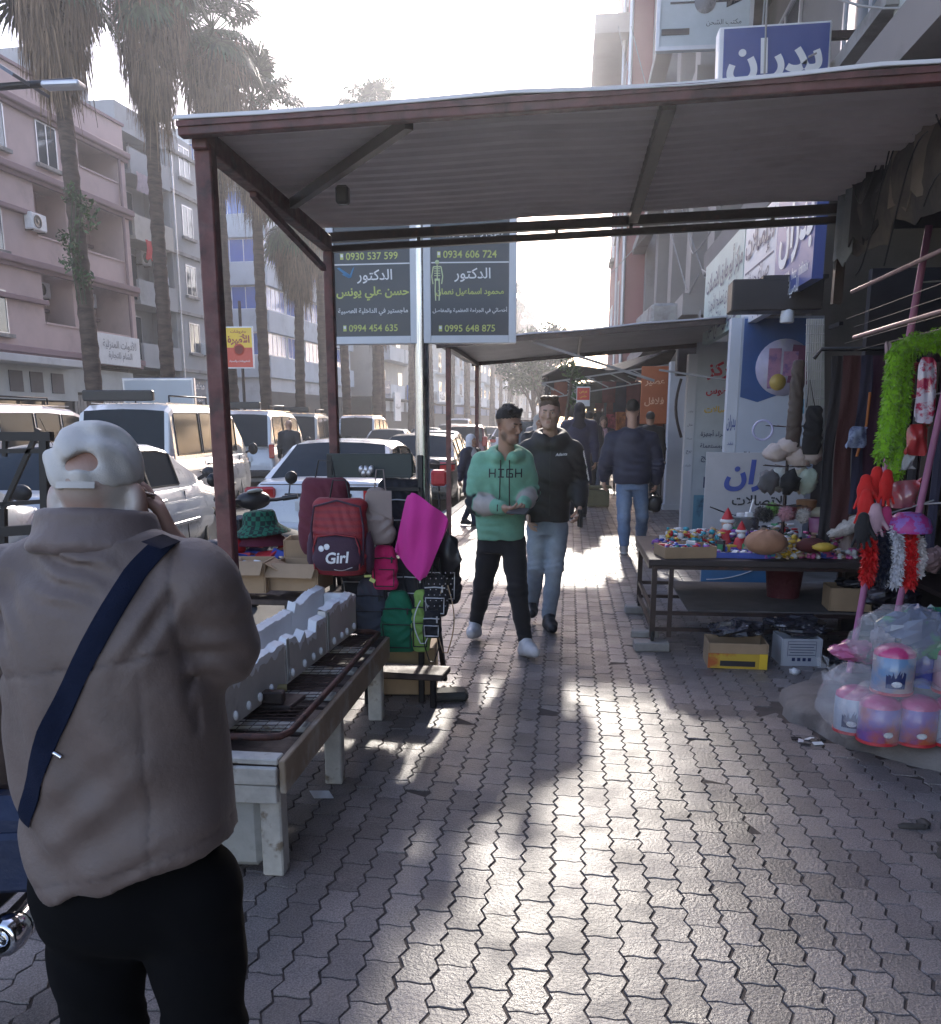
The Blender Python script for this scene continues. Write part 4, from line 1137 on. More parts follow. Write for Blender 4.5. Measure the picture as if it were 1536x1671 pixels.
 for sg in (1, -1):
  for (a, a2, e) in S['bays']:
   i0, i1 = ss.index(a), ss.index(e)
   for j in range(i0, i1): b.bar((secs[j][1].x * sg, secs[j][1].y, secs[j][1].z), (secs[j + 1][1].x * sg, secs[j + 1][1].y, secs[j + 1][1].z), .012, .018); b.bar((secs[j][2].x * sg, secs[j][2].y, secs[j][2].z), (secs[j + 1][2].x * sg, secs[j + 1][2].y, secs[j + 1][2].z), .012, .018)
   for j in (i0, i1): b.bar((secs[j][1].x * sg, secs[j][1].y, secs[j][1].z), (secs[j][2].x * sg, secs[j][2].y, secs[j][2].z), .014, .03)
 b.build('window_seals', trim_k, t, world=False)
 for s in S['wheels']:
  for sg in (-1, 1):
   r = S['r']; c = (sg * (hw - .125), Y(s), r)
   M_ = Matrix.Rotation(PI / 2 * sg, 3, 'Y')
   b = MB(); b.lathe([(r * .62, -.09), (r * .93, -.1), (r, -.07), (r, .07), (r * .93, .1), (r * .66, .098), (r * .64, .07)], 26, c, M_)
   wh = b.build('wheel', rubber, t, world=False)
   b = MB(); b.lathe([(r * .66, .09), (r * .60, .075), (r * .56, .03), (0, .03)], 26, c, M_)
   for k in range(7):
    a = 2 * PI * k / 7; d = Vector((math.cos(a), math.sin(a), 0))
    b.bar(Vector(c) + M_ @ (d * .03 + Vector((0, 0, .06))), Vector(c) + M_ @ (d * r * .6 + Vector((0, 0, .075))), .045, .02)
   b.lathe([(.06, .05), (.055, .085), (0, .09)], 12, c, M_); b.build('rim', rim_m, wh, world=False)
 zr_, zf = ipl(S['deck'], .045), ipl(S['deck'], .96)
 for sg in (-1, 1):
  b = MB()
  if kind == 'van': b.box((sg * (hw * .9), Y(0) - .0, .98), (.13, .05, .34), bev=.015)
  elif kind == 'hatch': b.box((sg * (hw * .84), Y(.008), 1.0), (.2, .1, .36), Matrix.Rotation(-sg * .25, 3, 'Z'), bev=.03)
  else: b.box((sg * (hw * .80), Y(.012), zr_ - .13), (.36, .12, .17), Matrix.Rotation(-sg * .42, 3, 'Z'), bev=.03)
  b.build('tail_light', tail_red, t, world=False)
  b = MB(); b.box((sg * hw * .68, Y(.972 if kind != 'van' else .985), .68 if kind != 'van' else .82), (.4, .14, .17), Matrix.Rotation(sg * .3, 3, 'Z'), bev=.04); b.build('headlight', lampclear, t, world=False)
  b = MB(); sm0 = S['roof'][-1][0] - .05; b.blob((sg * (hw + .1), Y(sm0), ipl(S['deck'], sm0) + .1), (.1, .055, .075 if kind != 'van' else .12), 10, 8); b.bar((sg * (hw - .05), Y(sm0), ipl(S['deck'], sm0) + .02), (sg * (hw + .06), Y(sm0), ipl(S['deck'], sm0) + .08), .04); b.build('mirror', trim_k, t, world=False)
  b = MB()
  for (a, a2, e) in S['bays'][-2:]: b.box((sg * (hw * .985), Y(a2 + .025), ipl(S['deck'], .5) - .13), (.04, .2, .035), bev=.012)
  b.build('door_handles', trim_k if kind == 'van' else pm, t, world=False)
  b = MB(); b.box((sg * (hw + .003), Y(.5), .52), (.02, L * .36, .045), bev=.008); b.build('side_moulding', trim_k if kind == 'van' else alum, t, world=False)
  b = MB()
  for (a, a2, e) in S['bays']: b.bar((sg * (hw + .0005), Y(e + .006), .3), (sg * (hw * .968), Y(e + .006), ipl(S['deck'], .5) - .06), .004, .012)
  b.build('door_gaps', trim_k, t, world=False)
 b = MB(); b.box((0, Y(0) - .03, .42), (W * .88, .14, .2), bev=.05); b.build('rear_bumper', pm if kind != 'van' else trim_k, t, world=False)
 b = MB(); b.box((0, Y(1) + .0, .42), (W * .8, .14, .2), bev=.05); b.build('front_bumper', pm if kind != 'van' else trim_k, t, world=False)
 if plate:
  b = MB(); b.box((0, Y(.0) - .03 if kind != 'van' else Y(0) - .012, .72 if kind != 'van' else .80), (.52, .02, .12), bev=.004); p_ = b.build('licence_plate', plate_m, t, world=False)
  b = MB()
  for k in range(6): b.box((-.17 + k * .068, p_.data.vertices[0].co.y - .012, .72 if kind != 'van' else .80), (.035, .004, .06))
  b.v = [(x, Y(0) - (.042 if kind != 'van' else .024), z) for x, y_, z in b.v]
  b.build('plate_marks', trim_k, p_, world=False)
 if kind == 'sedan':
  b = MB(); b.box((0, Y(.02) - .0, zr_ - .02), (W * .8, .012, .012)); b.box((0, Y(.012), zr_ - .14), (W * .46, .02, .04), bev=.008); b.build('boot_line', trim_k, t, world=False)
  b = MB(); b.lathe([(0, 0), (.07, 0), (.07, .01), (0, .012)], 16, (0, Y(.02) - .03, zr_ - .08), Matrix.Rotation(PI / 2, 3, 'X') @ Matrix.Diagonal((1, .55, 1))); b.build('badge', chrome, t, world=False)
  b = MB(); b.tube([(0, Y(.3), 1.42), (0, Y(.25), 1.72)], .004, 5); b.build('aerial', trim_k, t, world=False)
 if kind == 'van':
  b = MB()
  for k in range(7): b.box((-.6 + k * .2, Y(.4), 1.985), (.03, L * .62, .016))
  b.build('roof_ribs', pm, t, world=False)
  b = MB(); b.box((0, Y(0) - .012, 1.04), (W * .78, .012, .012)); b.box((.0, Y(0) - .02, .92), (.26, .03, .05), bev=.01); b.build('hatch_trim', trim_k, t, world=False)
  b = MB()
  for sg in (-1, 1): b.box((sg * (hw + .001), Y(.42), .86), (.012, L * .34, .03), bev=.004)
  b.build('slide_rail', trim_k, t, world=False)
 if lower is not None:
  b = MB()
  for sg in (-1, 1): b.box((sg * (hw + .002), Y(.5), .40), (.014, L * .30, .26), bev=.005)
  b.build('lower_panel', lower, t, world=False)
 if rack:
  b = MB()
  b.box((-.1, Y(.06), 2.1), (1.15, .1, .17), bev=.02); b.build('roof_board', trim_k, t, world=False)
  b = MB()
  for x in (-.65, .65):
   b.tube([(x, Y(.1), 2.0), (x, Y(.1), 2.1), (x, Y(.5), 2.12), (x, Y(.5), 2.0)], .015, 6)
  b.build('roof_rails', blacksteel, t, world=False)
 return t
white_p = carpaint('white', (.6, .62, .64)); cream_p = carpaint('cream', (.5, .49, .45)); silver_p = carpaint('silver', (.36, .38, .41), .6)
grey_p = carpaint('graphite', (.09, .1, .1), .5); red_p = carpaint('dark_red', (.13, .012, .02), .3); blue_p = carpaint('pale_blue', (.3, .37, .5), .4); navy_p = carpaint('navy', (.03, .04, .1), .4); black_p = carpaint('black', (.015, .015, .018))
beige_p = carpaint('champagne', (.30, .265, .22), .5)
vehicle('sedan_car', 'white sedan with red tail lights parked behind the bag stand, seen from the rear', 'car', SED, white_p, (-2.98, 12.9), R(1))
vehicle('sedan_car', 'white sedan parked beside the old man, its nose ending at the steel post', 'car', SED, white_p, (-5.4, 10.2), R(2))
vehicle('minibus', 'white minibus with a black board on its roof behind the old man in the cap', 'minibus', VAN, white_p, (-7.25, 16.6), R(4), kind='van', rack=True)
vehicle('minibus', 'white minibus at the left edge, partly hidden behind the black bar frame', 'minibus', VAN, white_p, (-10.2, 16.4), R(6), kind='van', rack=True)
vehicle('minibus', 'white minibus with a dark lower side, behind the bald man in dark jacket', 'minibus', VAN, white_p, (-8.4, 25.0), R(6), lower=red_p, kind='van', rack=True)
vehicle('minibus', 'pale minibus half hidden between the dark-sided minibus and the grey one', 'minibus', VAN, cream_p, (-9.3, 32.5), R(7), kind='van', rack=True)
vehicle('minibus', 'grey minibus showing its rear beyond the awning post', 'minibus', VAN, silver_p, (-8.9, 40.5), R(3), lower=red_p, kind='van')
vehicle('sedan_car', 'silver sedan in the traffic left of the sign pole', 'car', SED, silver_p, (-6.7, 35.0), R(3))
vehicle('sedan_car', 'dark bronze sedan parked at the kerb behind the sign pole', 'car', SED, grey_p, (-3.05, 20.0), R(0))
vehicle('sedan_car', 'pale blue sedan queuing beyond the bronze sedan', 'car', SED, blue_p, (-3.9, 27.6), R(2))
vehicle('suv_car', 'dark red estate car with a pale roof edge between the awning posts', 'car', HAT, red_p, (-4.0, 37.0), R(3), kind='hatch')
vehicle('sedan_car', 'white sedan at the kerb half hidden behind the head in the green hoodie', 'car', SED, white_p, (-2.9, 46.0), R(0))
vehicle('sedan_car', 'black sedan far off under the second awning with a lit brake light', 'car', SED, black_p, (-4.9, 57.0), R(2))
vehicle('suv_car', 'navy estate car high in the distance behind the red estate', 'car', HAT, navy_p, (-7.3, 58.0), R(3), kind='hatch')
vehicle('sedan_car', 'small dark sedan far off just left of the sign pole', 'car', SED, grey_p, (-7.0, 46.0), R(3))
vehicle('minibus', 'far white minibus in the middle of the traffic', 'minibus', VAN, white_p, (-7.9, 68.0), R(3), kind='van')
# ---------------------------------------------------------------- left stall: fish bench, foam trough, bag stand
def sheet(b, rows, th=.006, mi=0, smooth=True):
 """a cloth or board patch with a real thickness"""
 rows = [[Vector(p) for p in r] for r in rows]; m, n = len(rows), len(rows[0])
 nr = []
 for i in range(m):
  q = []
  for j in range(n):
   du = rows[min(i + 1, m - 1)][j] - rows[max(i - 1, 0)][j]; dv = rows[i][min(j + 1, n - 1)] - rows[i][max(j - 1, 0)]
   v = du.cross(dv); q.append(v.normalized() if v.length > 1e-9 else Vector((0, 0, 1)))
  nr.append(q)
 back = [[rows[i][j] - nr[i][j] * th for j in range(n)] for i in range(m)]
 b.grid(rows, mi, smooth); b.grid([r[::-1] for r in back], mi, smooth)
 ring = [(0, j) for j in range(n)] + [(i, n - 1) for i in range(1, m)] + [(m - 1, j) for j in range(n - 2, -1, -1)] + [(i, 0) for i in range(m - 2, 0, -1)]
 for (a, c), (d, e) in zip(ring, ring[1:] + ring[:1]): b.add([rows[a][c], back[a][c], back[d][e], rows[d][e]], [(0, 1, 2, 3)], mi)
 return b
BX0, BX1, BY0, BY1, BZ = -1.62, -.955, 2.86, 4.70, .45
T = thing('wooden_bench', 'long whitewashed wooden fish bench with a rusty mesh tray in the foreground', 'bench', (-1.28, 3.78, 0))
for x in (-.995, -1.345):
 for y in (2.90, 3.74, 4.63):
  b = MB(); b.box((x, y, .165), (.075, .075, .33), Matrix.Rotation(R(2 if y > 3 else -1), 3, 'Z'), bev=.006); b.build('leg', wood_white, T)
b = MB(); b.box((-1.17, 2.835, .385), (.43, .024, .062), bev=.004); b.box((-1.17, 2.838, .318), (.425, .024, .064), bev=.004); b.build('end_rail', wood_white, T)
b = MB(); b.box((-.943, 3.78, .375), (.024, 1.86, .12), bev=.004); b.box((-1.392, 3.78, .375), (.012, 1.86, .12), bev=.004); b.build('side_rail', mat('bare_plank', (.36, .28, .2), .75, var=.25, vs=4, bump=.25, c2=(.5, .46, .4), thr=(.5, .62)), T)
dirty_plank = mat('fish_stained_plank', (.075, .052, .045), .6, var=.4, vs=5, bump=.3, c2=(.03, .022, .02), rvar=.2)
b = MB()
for k in range(6): b.box((-1.17, 3.0 + k * .33, .408 + .002 * (k % 2)), (.42, .29, .016), R(rg.uniform(-2, 2)), bev=.003)
b.build('deck', dirty_plank, T)
for y in (2.885, 3.22, 3.62, 4.02, 4.42): b = MB(); b.box((-1.17, y, .430), (.43, .07, .022), R(rg.uniform(-1.5, 1.5)), bev=.004); b.build('slat', wood_white, T)
t2 = thing('mesh_tray', 'rusty wire mesh tray with a brown pipe rim lying on the bench', 'tray', (-1.1, 3.8, .44))
b = MB(); rim = [(-1.36, 2.985, .468), (-1.05, 2.985, .468), (-.995, 3.0, .468), (-.972, 3.05, .468), (-.968, 3.8, .47), (-.972, 4.62, .472), (-1.02, 4.66, .472), (-1.36, 4.66, .472)]
b.tube(rim, .0135, 8); b.build('rim', mat('rusty_pipe', (.11, .05, .04), .6, .2, var=.4, vs=20, c2=(.045, .03, .03), bump=.3), t2)
b = MB()
for k in range(38):
 y = 3.0 + k * .0435; b.tube([(-1.36, y, .462), (-1.22, y + rg.uniform(-.006, .006), .457), (-.975, y, .468)], .0018, 4, cap=False)
for k in range(9):
 x = -1.355 + k * .0435; b.tube([(x, 2.99, .464), (x + rg.uniform(-.006, .006), 3.8, .456), (x, 4.65, .466)], .0018, 4, cap=False)
b.build('wire_mesh', mat('rusty_wire', (.07, .04, .032), .6, .3), t2)
b = MB(); b.box((-1.19, 3.36, .50), (.2, .05, .05), R(4), bev=.006); b.box((-1.17, 3.43, .462), (.24, .17, .02), R(-5), bev=.004)
solo('metal_box', b, dirty_plank, 'small dark metal box lying on the mesh tray', 'box')
b = MB(); b.tube([(-1.22, 3.5, .49), (-1.13, 3.53, .49)], .016, 8); solo('roll', b, mat('straw_roll', (.32, .26, .12), .8), 'small straw coloured roll on the mesh tray', 'roll')
# broken foam crates
foam = mat('white_foam', (.88, .89, .9), .75, var=.05, vs=8, bump=.25, bs=70)
foam_d = mat('soiled_foam', (.62, .59, .55), .8, var=.16, vs=2.2, bump=.2, bs=50, c2=(.13, .105, .09), thr=(.6, .74))
def jag(n, base, amp, seed):
 g = random.Random(seed); out = []; v = base; k = 0
 while len(out) < n:                                     # broken edge: flats, steps and bites
  ln = g.randint(2, 8); t_ = base + g.choice((-1, -.25, 0, .15, .3, .3)) * amp; r_ = g.random() < .7
  for q in range(ln): out.append((v + (t_ - v) * (q + 1) / ln if r_ else t_) + g.uniform(-.003, .003))
  v = t_
 return out[:n]
crates = [(2.98, 3.60, 'nearest broken white foam crate on the bench beside the old man'), (3.605, 4.15, 'middle broken white foam crate on the bench'), (4.155, 4.66, 'farthest broken white foam crate on the bench by the bag stand')]
for ci, (y0, y1, lb) in enumerate(crates):
 t = thing('foam_crate', lb, 'crate', (-1.3, (y0 + y1) / 2, .44), 0, 'broken foam crates on the bench')
 xr = lambda y: -1.185 + (y - 3.1) * .055
 for nm, sx, seed, amp, base in (('front_wall', 0, 3 + ci, .034, .65), ('back_wall', -.165, 13 + ci, .036, .665)):
  b = MB(); n = 31; tp = jag(n, base + (.03 if ci == 2 else 0), amp, seed); outl = []
  Y = [y0 + (y1 - y0) * k / (n - 1) for k in range(n)]
  for off, nrm in ((0, 1), (-.038, -1)):
   rows = [[Vector((xr(y) + sx + off, y, z0 if z0 < .5 else t_)) for y, t_ in zip(Y, tp)] for z0 in (.478, 9)]
   b.grid(rows if nrm > 0 else rows[::-1], 0, False)
  for k in range(n - 1):
   b.add([(xr(Y[k]) + sx, Y[k], tp[k]), (xr(Y[k + 1]) + sx, Y[k + 1], tp[k + 1]), (xr(Y[k + 1]) + sx - .038, Y[k + 1], tp[k + 1] + .012), (xr(Y[k]) + sx - .038, Y[k], tp[k] + .012)], [(0, 1, 2, 3)], 1)
  # torn bevel: clean white bead foam where the edge broke
  tn = [tp[k] - (.012 + .028 * random.Random(k * 7 + seed).random()) for k in range(n)]
  rows = [[Vector((xr(y) + sx + .0025, y, q)) for y, q in zip(Y, tn)], [Vector((xr(y) + sx + .001, y, q)) for y, q in zip(Y, tp)]]
  b.grid(rows, 1, False)
  for ye in (0, n - 1): b.add([(xr(Y[ye]) + sx, Y[ye], .478), (xr(Y[ye]) + sx, Y[ye], tp[ye]), (xr(Y[ye]) + sx - .038, Y[ye], tp[ye]), (xr(Y[ye]) + sx - .038, Y[ye], .478)], [(0, 1, 2, 3)])
  wl = b.build(nm, [foam_d if sx == 0 else foam, foam], t)
 b = MB(); b.box((xr(y0) - .1, (y0 + y1) / 2, .487), (.125, y1 - y0 - .01, .02)); b.build('bottom', foam, t)
 if ci == 2: b = MB(); b.box((xr(y1) - .1, y1 - .02, .58), (.125, .035, .2), bev=.005); b.build('end_wall', foam, t)
 b = MB(); g = random.Random(ci)
 for k in range(4):
  y = y0 + .08 + k * .125 + g.uniform(-.02, .02); b.blob((xr(y) + .008, y, .515), (.010, .0125, .019), 8, 6)
 b.build('foam_pegs', foam, t)
 if ci: b = MB(); b.box((xr(y0 + .03) + .003, y0 + .03, .58), (.003, .035, .18)); b.build('tape', mat('clear_tape', (.5, .5, .48), .2, spec=.8), t)
b = MB(); b.box((-1.18, 3.04, .18), (.27, .36, .3), R(3), bev=.02); solo('foam_box', b, mat('speckled_foam', (.42, .42, .4), .8, var=.2, vs=6, bump=.2, c2=(.2, .2, .19), thr=(.6, .75)), 'grey white foam box standing under the near end of the bench', 'box')
# table of cartons behind the bench
T = thing('stall_table', 'low stall table holding cartons and hats behind the foam crates', 'table', (-1.72, 5.3, 0))
b = MB(); b.box((-1.70, 5.25, .62), (.95, 1.2, .03), bev=.004); b.build('table_top', dirty_plank, T)
for x in (-2.12, -1.3):
 for y in (4.75, 5.8): b = MB(); b.box((x, y, .30), (.05, .05, .605)); b.build('leg', wood_white, T)
def carton(c, size, rz, label, flaps=True, colr=None, group='cartons on the left stall'):
 t = thing('carton', label, 'carton', c, rz, group); x, y, z = size; m = colr or cardboard
 b = MB(); th = .006
 for sx in (-1, 1): b.box((sx * x / 2, 0, z / 2), (th, y, z)); b.box((0, sx * (y / 2 - th), z / 2), (x - th * 2, th, z))
 b.box((0, 0, .004), (x - th, y - th * 3, th)); b.build('box', m, t, world=False)
 if flaps:
  for k, (cx, cy_, sx, sy, ax, an) in enumerate(((x / 2 + .04, 0, .11, y * .96, 'Y', 28), (0, -y / 2 - .035, x * .96, .1, 'X', 38))):
   b = MB(); b.box((cx, cy_, z - .028), (sx, sy, .005), Matrix.Rotation(R(an), 3, ax)); b.build('flap', m, t, world=False)
 return t
def scraps(b, c, ext, n, g, mis, s=(.03, .08), zr=.03):
 for k in range(n):
  p = Vector(c) + Vector((g.uniform(-1, 1) * ext[0], g.uniform(-1, 1) * ext[1], g.uniform(0, zr)))
  M_ = Matrix.Rotation(g.uniform(0, 6.3), 3, 'Z') @ Matrix.Rotation(g.uniform(-.5, .5), 3, 'X') @ Matrix.Rotation(g.uniform(-.5, .5), 3, 'Y')
  b.box(p, (g.uniform(*s), g.uniform(*s), g.uniform(.006, .02)), M_, g.choice(mis), bev=.003)
 return b
COLS = [mat('goods_%d' % k, c, .5, var=.15, vs=20) for k, c in enumerate([(.5, .03, .04), (.04, .08, .4), (.6, .6, .62), (.55, .1, .3), (.02, .02, .03), (.6, .4, .05), (.05, .3, .12), (.3, .1, .45), (.5, .35, .25), (.05, .35, .45)])]
carton(P(405, 962, 4.72) , (.25, .22, .165), R(3), 'open brown carton of small goods left of the torn carton behind the foam crates')
carton(P(492, 958, 4.78) , (.27, .24, .14), R(-4), 'torn brown carton with a crushed front, right behind the foam crates')
carton(P(505, 925, 5.15) , (.24, .25, .17), R(8), 'taller carton behind the torn one, with its white inside showing', False)
g = random.Random(2)
b = scraps(MB(), P(405, 930, 4.75), (.1, .09), 22, g, [0, 2, 4, 8, 8, 2], (.04, .12)); tag(b.build('small_goods', COLS), 'loose small packets heaped in the left carton', None, None, 'stuff')
b = scraps(MB(), P(445, 905, 5.3), (.3, .25), 40, g, [0, 2, 4, 8, 2, 1], (.05, .14)); tag(b.build('small_goods', COLS), 'loose clothing packets spread on the left stall table', None, None, 'stuff')
# hats
plaid = mat('green_plaid_felt', (.012, .10, .06), .9, bump=.2, bs=200)
nt_ = plaid.node_tree; ck = nt_.nodes.new('ShaderNodeTexChecker'); ck.inputs['Scale'].default_value = 38; ck.inputs['Color1'].default_value = (.012, .115, .07, 1); ck.inputs['Color2'].default_value = (.008, .022, .02, 1)
tcn = nt_.nodes.new('ShaderNodeTexCoord'); nt_.links.new(tcn.outputs['Object'], ck.inputs[0]); nt_.links.new(ck.outputs[0], nt_.nodes['Principled BSDF'].inputs['Base Color'])
def bucket_hat(c, m, label, k=1.0, tilt=0):
 M_ = Matrix.Rotation(tilt, 3, 'Y'); b = MB()
 b.lathe([(.165 * k, -.012), (.16 * k, -.004), (.115 * k, .03), (.1 * k, .045), (.09 * k, .11), (.08 * k, .122), (.04 * k, .128), (0, .128)], 24, c, M_)
 b.lathe([(0, .10), (.085 * k, .10), (.095 * k, .04), (.163 * k, -.016)], 24, c, M_)
 return solo('bucket_hat', b, m, label, 'hat')
hc_ = P(428, 888, 5.3)
bucket_hat(hc_ + Vector((0, 0, .02)), mat('maroon_felt', (.10, .012, .03), .9, bump=.2), 'maroon bucket hat under the green checked hat', 1.05)
bucket_hat(hc_ + Vector((0, 0, .075)), plaid, 'green and black checked bucket hat on top of the maroon one', 1.05, R(-6))
b = MB(); b.blob(P(385, 893, 5.2), (.06, .06, .055), 12, 8, .2); solo('cloth_cap', b, COLS[0], 'small red cap lying beside the steel post on the left stall', 'cap')
b = MB(); b.blob(P(352, 905, 5.0), (.13, .1, .05), 14, 8, .1); b.blob(P(352, 900, 5.0) + Vector((0, 0, .02)), (.09, .07, .05), 14, 8, .1); solo('black_hat', b, black_pl, 'black hat lying at the left side of the steel post', 'hat')
# scooter parked behind the hats
S = thing('scooter', 'black scooter parked at the kerb behind the hats, only its handlebar showing', 'scooter', (-2.5, 7.6, RZ), R(35))
S.location.z = -.124; iv = lambda x, y, z: (x, y, z)
b = MB(); b.tube([(0, .5, .35), (0, .62, .7), (0, .5, .98)], .035, 8); b.box((0, .55, .62), (.36, .1, .5), Matrix.Rotation(R(-12), 3, 'X'), bev=.05); b.blob((0, .1, .5), (.17, .5, .13), 14, 9); b.box((0, .3, .32), (.3, .5, .06), bev=.02); b.blob((0, -.45, .6), (.16, .42, .17), 14, 9); b.build('body', mat('black_gloss', (.014, .014, .016), .2, coat=.5), S, world=False)
b = MB(); b.tube([(-.36, .4, 1.03), (-.2, .48, 1.0), (.2, .48, 1.0), (.36, .4, 1.03)], .017, 8); b.blob((0, .52, 1.0), (.16, .1, .085), 14, 9); b.tube([(-.37, .395, 1.03), (-.25, .46, 1.01)], .024, 8); b.tube([(.37, .395, 1.03), (.25, .46, 1.01)], .024, 8); b.build('handlebar', black_pl, S, world=False)
b = MB(); b.lathe([(0, 0), (.07, 0), (.07, .012), (0, .014)], 16, (0, .46, 1.075), Matrix.Rotation(R(-20), 3, 'X')); b.build('dial', mat('dial_glass', (.5, .54, .55), .1), S, world=False)
b = MB(); b.blob((0, -.3, .76), (.15, .4, .07), 14, 8); b.build('saddle', rubber, S, world=False)
for y in (.72, -.62):
 b = MB(); b.lathe([(.13, -.05), (.2, -.055), (.235, -.03), (.235, .03), (.2, .055), (.13, .05)], 24, (0, y, .235), Matrix.Rotation(PI / 2, 3, 'Y')); b.build('wheel', rubber, S, world=False)
b = MB()
for sx in (-1, 1): b.tube([(sx * .3, .44, 1.03), (sx * .34, .5, 1.15)], .007, 5); b.lathe([(0, 0), (.06, 0), (.055, .012), (0, .014)], 12, (sx * .35, .5, 1.19), Matrix.Rotation(PI / 2, 3, 'X'))
b.build('mirrors', black_pl, S, world=False)
# ---- stand of bags
T = thing('bag_stand', 'dark stand with a green-black board and hooks hung full of bags', 'stand', (-1.07, 4.95, 0))
b = MB(); b.box((-1.08, 5.0, 1.325), (.475, .03, .125), bev=.004); b.box((-1.08, 4.983, 1.265), (.46, .006, .012)); b.build('header_board', mat('green_black_board', (.02, .034, .036), .45, var=.2), T)
for x in (-1.3, -.80):
 b = MB(); b.bar((x, 4.95, 0), (x, 5.0, 1.38), .032, bev=.004); b.build('leg', blacksteel, T)
b = MB(); b.bar((-1.3, 4.95, 1.2), (-.8, 4.95, 1.2), .02); b.bar((-1.3, 4.93, .72), (-.62, 4.93, .72), .012); b.bar((-1.3, 5.3, .05), (-1.3, 5.0, 1.1), .025); b.bar((-.72, 5.35, .02), (-.8, 5.0, 1.2), .025); b.build('cross_rail', blacksteel, T)
b = MB(); b.box((-.90, 4.86, .205), (.52, .2, .035), R(-6), bev=.005); solo('plank', b, dirty_plank, 'worn plank laid on blocks at the foot of the bag stand', 'plank')
b = MB(); b.tube([(-.72, 4.86, 0), (-.72, 4.86, .19)], .02, 6); b.tube([(-1.1, 4.9, 0), (-1.1, 4.9, .19)], .02, 6); b.bar((-1.1, 4.88, .17), (-.72, 4.86, .17), .025); solo('trestle', b, blacksteel, 'black trestle under the plank of the bag stand', 'trestle')
b = MB(); b.box((-.93, 5.2, .15), (.36, .3, .28), R(5), bev=.006); solo('carton', b, cardboard, 'plain carton standing behind the bag stand legs', 'carton')
def softbag(nm, label, c, size, m, cat='bag', rz=0, flat=2.6, top=.75, seed=0, straps=True, tilt=0, strapm=None, amp=.006):
 """a stuffed cloth bag hanging by its straps: c is the middle of its bottom"""
 t = thing(nm, label, cat, c, rz); x, y, z = size
 S = SDF((-x, -y * 1.6, -.04), (x, y * 1.6, z + .08), .011 if x > .1 else .009)
 S.stack([(0, 0, 0, x * .42, y * .42), (z * .08, 0, 0, x * .48, y * .5), (z * .45, 0, -.006, x * .5, y * .55), (z * .8, 0, 0, x * .5 * (top + 1) / 2, y * .42), (z * .97, 0, 0, x * .5 * top, y * .25), (z, 0, 0, x * .42 * top, y * .16)], .02, e=flat)
 S.wob(creases(amp, [((0, -y * .5, z * .75), z * .4, (.8, 0, .5), .05), ((x * .3, -y * .5, z * .3), z * .35, (-.5, 0, .8), .06), ((-x * .3, -y * .5, z * .5), z * .3, (.3, 0, .9), .05)], seed))
 o = S.build('bag_body', m, t, M=Matrix.Rotation(tilt, 4, 'Y') if tilt else None)
 if straps:
  b = MB(); b.tube([(-x * .2, 0, z * .93), (-x * .12, .01, z + .09), (x * .12, .01, z + .09), (x * .2, 0, z * .93)], .008, 5, flat=.5); b.build('handle', strapm or black_pl, t, world=False)
 return t
def clothm(n, c, **k): return mat(n, c, .8, var=.14, vs=12, bump=.3, bs=120, sheen=.1, **k)
red_n = mat('red_check_nylon', (.32, .025, .03), .6, var=.1, bump=.3, bs=100); ntr = red_n.node_tree
wv = ntr.nodes.new('ShaderNodeTexWave'); wv.inputs['Scale'].default_value = 9; wv.bands_direction = 'Z'; wv.inputs['Distortion'].default_value = .6
tcn = ntr.nodes.new('ShaderNodeTexCoord'); ntr.links.new(tcn.outputs['Object'], wv.inputs[0]); rp = ntr.nodes.new('ShaderNodeValToRGB'); rp.color_ramp.elements[0].color = (.30, .02, .025, 1); rp.color_ramp.elements[1].color = (.21, .018, .03, 1)
ntr.links.new(wv.outputs['Fac'], rp.inputs[0]); ntr.links.new(rp.outputs[0], ntr.nodes['Principled BSDF'].inputs['Base Color'])
maroon_n = clothm('maroon_nylon', (.11, .015, .03)); dkpurple = clothm('plum_nylon', (.055, .025, .045))
softbag('backpack', 'maroon backpack hanging behind the red one that says Girl', P(535, 905, 4.92), (.30, .16, .42), maroon_n, 'backpack', seed=2)
t = softbag('backpack', 'red checked school backpack with Girl written on its plum front pocket', P(558, 937, 4.70), (.285, .15, .40), red_n, 'backpack', flat=3.0, top=.9, seed=1)
S = SDF((-.15, -.17, .0), (.15, .02, .28), .008); S.stack([(.03, 0, -.055, .10, .04), (.05, 0, -.062, .118, .05), (.16, 0, -.066, .118, .052), (.205, 0, -.06, .10, .045), (.22, 0, -.055, .08, .03)], .01, e=3.2); pk = S.build('front_pocket', dkpurple, t)
b = MB(); b.tube([(-.118, -.095, .04), (-.121, -.1, .15), (-.1, -.098, .21), (0, -.1, .222), (.1, -.098, .21), (.121, -.1, .15), (.118, -.095, .04)], .005, 5); b.build('pocket_piping', red_n, t, world=False)
b = MB(); b.tube([(-.13, -.06, .06), (-.138, -.07, .25), (-.12, -.06, .36), (0, -.065, .392), (.12, -.06, .36), (.138, -.07, .25), (.13, -.06, .06)], .006, 5); b.build('piping', dkpurple, t, world=False)
b = MB(); Mx = frame(t.location + Vector((.004, -.14, .105)), (1, 0, .06), (0, 0, 1)); put_text(b, 'Girl', Mx, w=.118, bold=.028, shear=.18);
for q in range(2): b.lathe([(.009, 0), (.016, 0), (.016, .001), (.009, .001), (.009, 0)], 10, Mx @ Vector((-.075 + .03 * q, .05 + .008 * q, .002)), Mx.to_3x3())
b.tube([Mx @ Vector((-.02 + .014 * k, -.062 - .008 * math.sin(k * .6), .002)) for k in range(8)], .0022, 4)
project(b, pk, (0, 1, 0), .005); b.build('lettering', ink_w, pk)
for sx in (-1, 1): b = MB(); b.blob((sx * .15, .0, .12), (.03, .05, .11), 10, 8, .2, seed=sx); b.build('side_pocket', dkpurple, t, world=False)
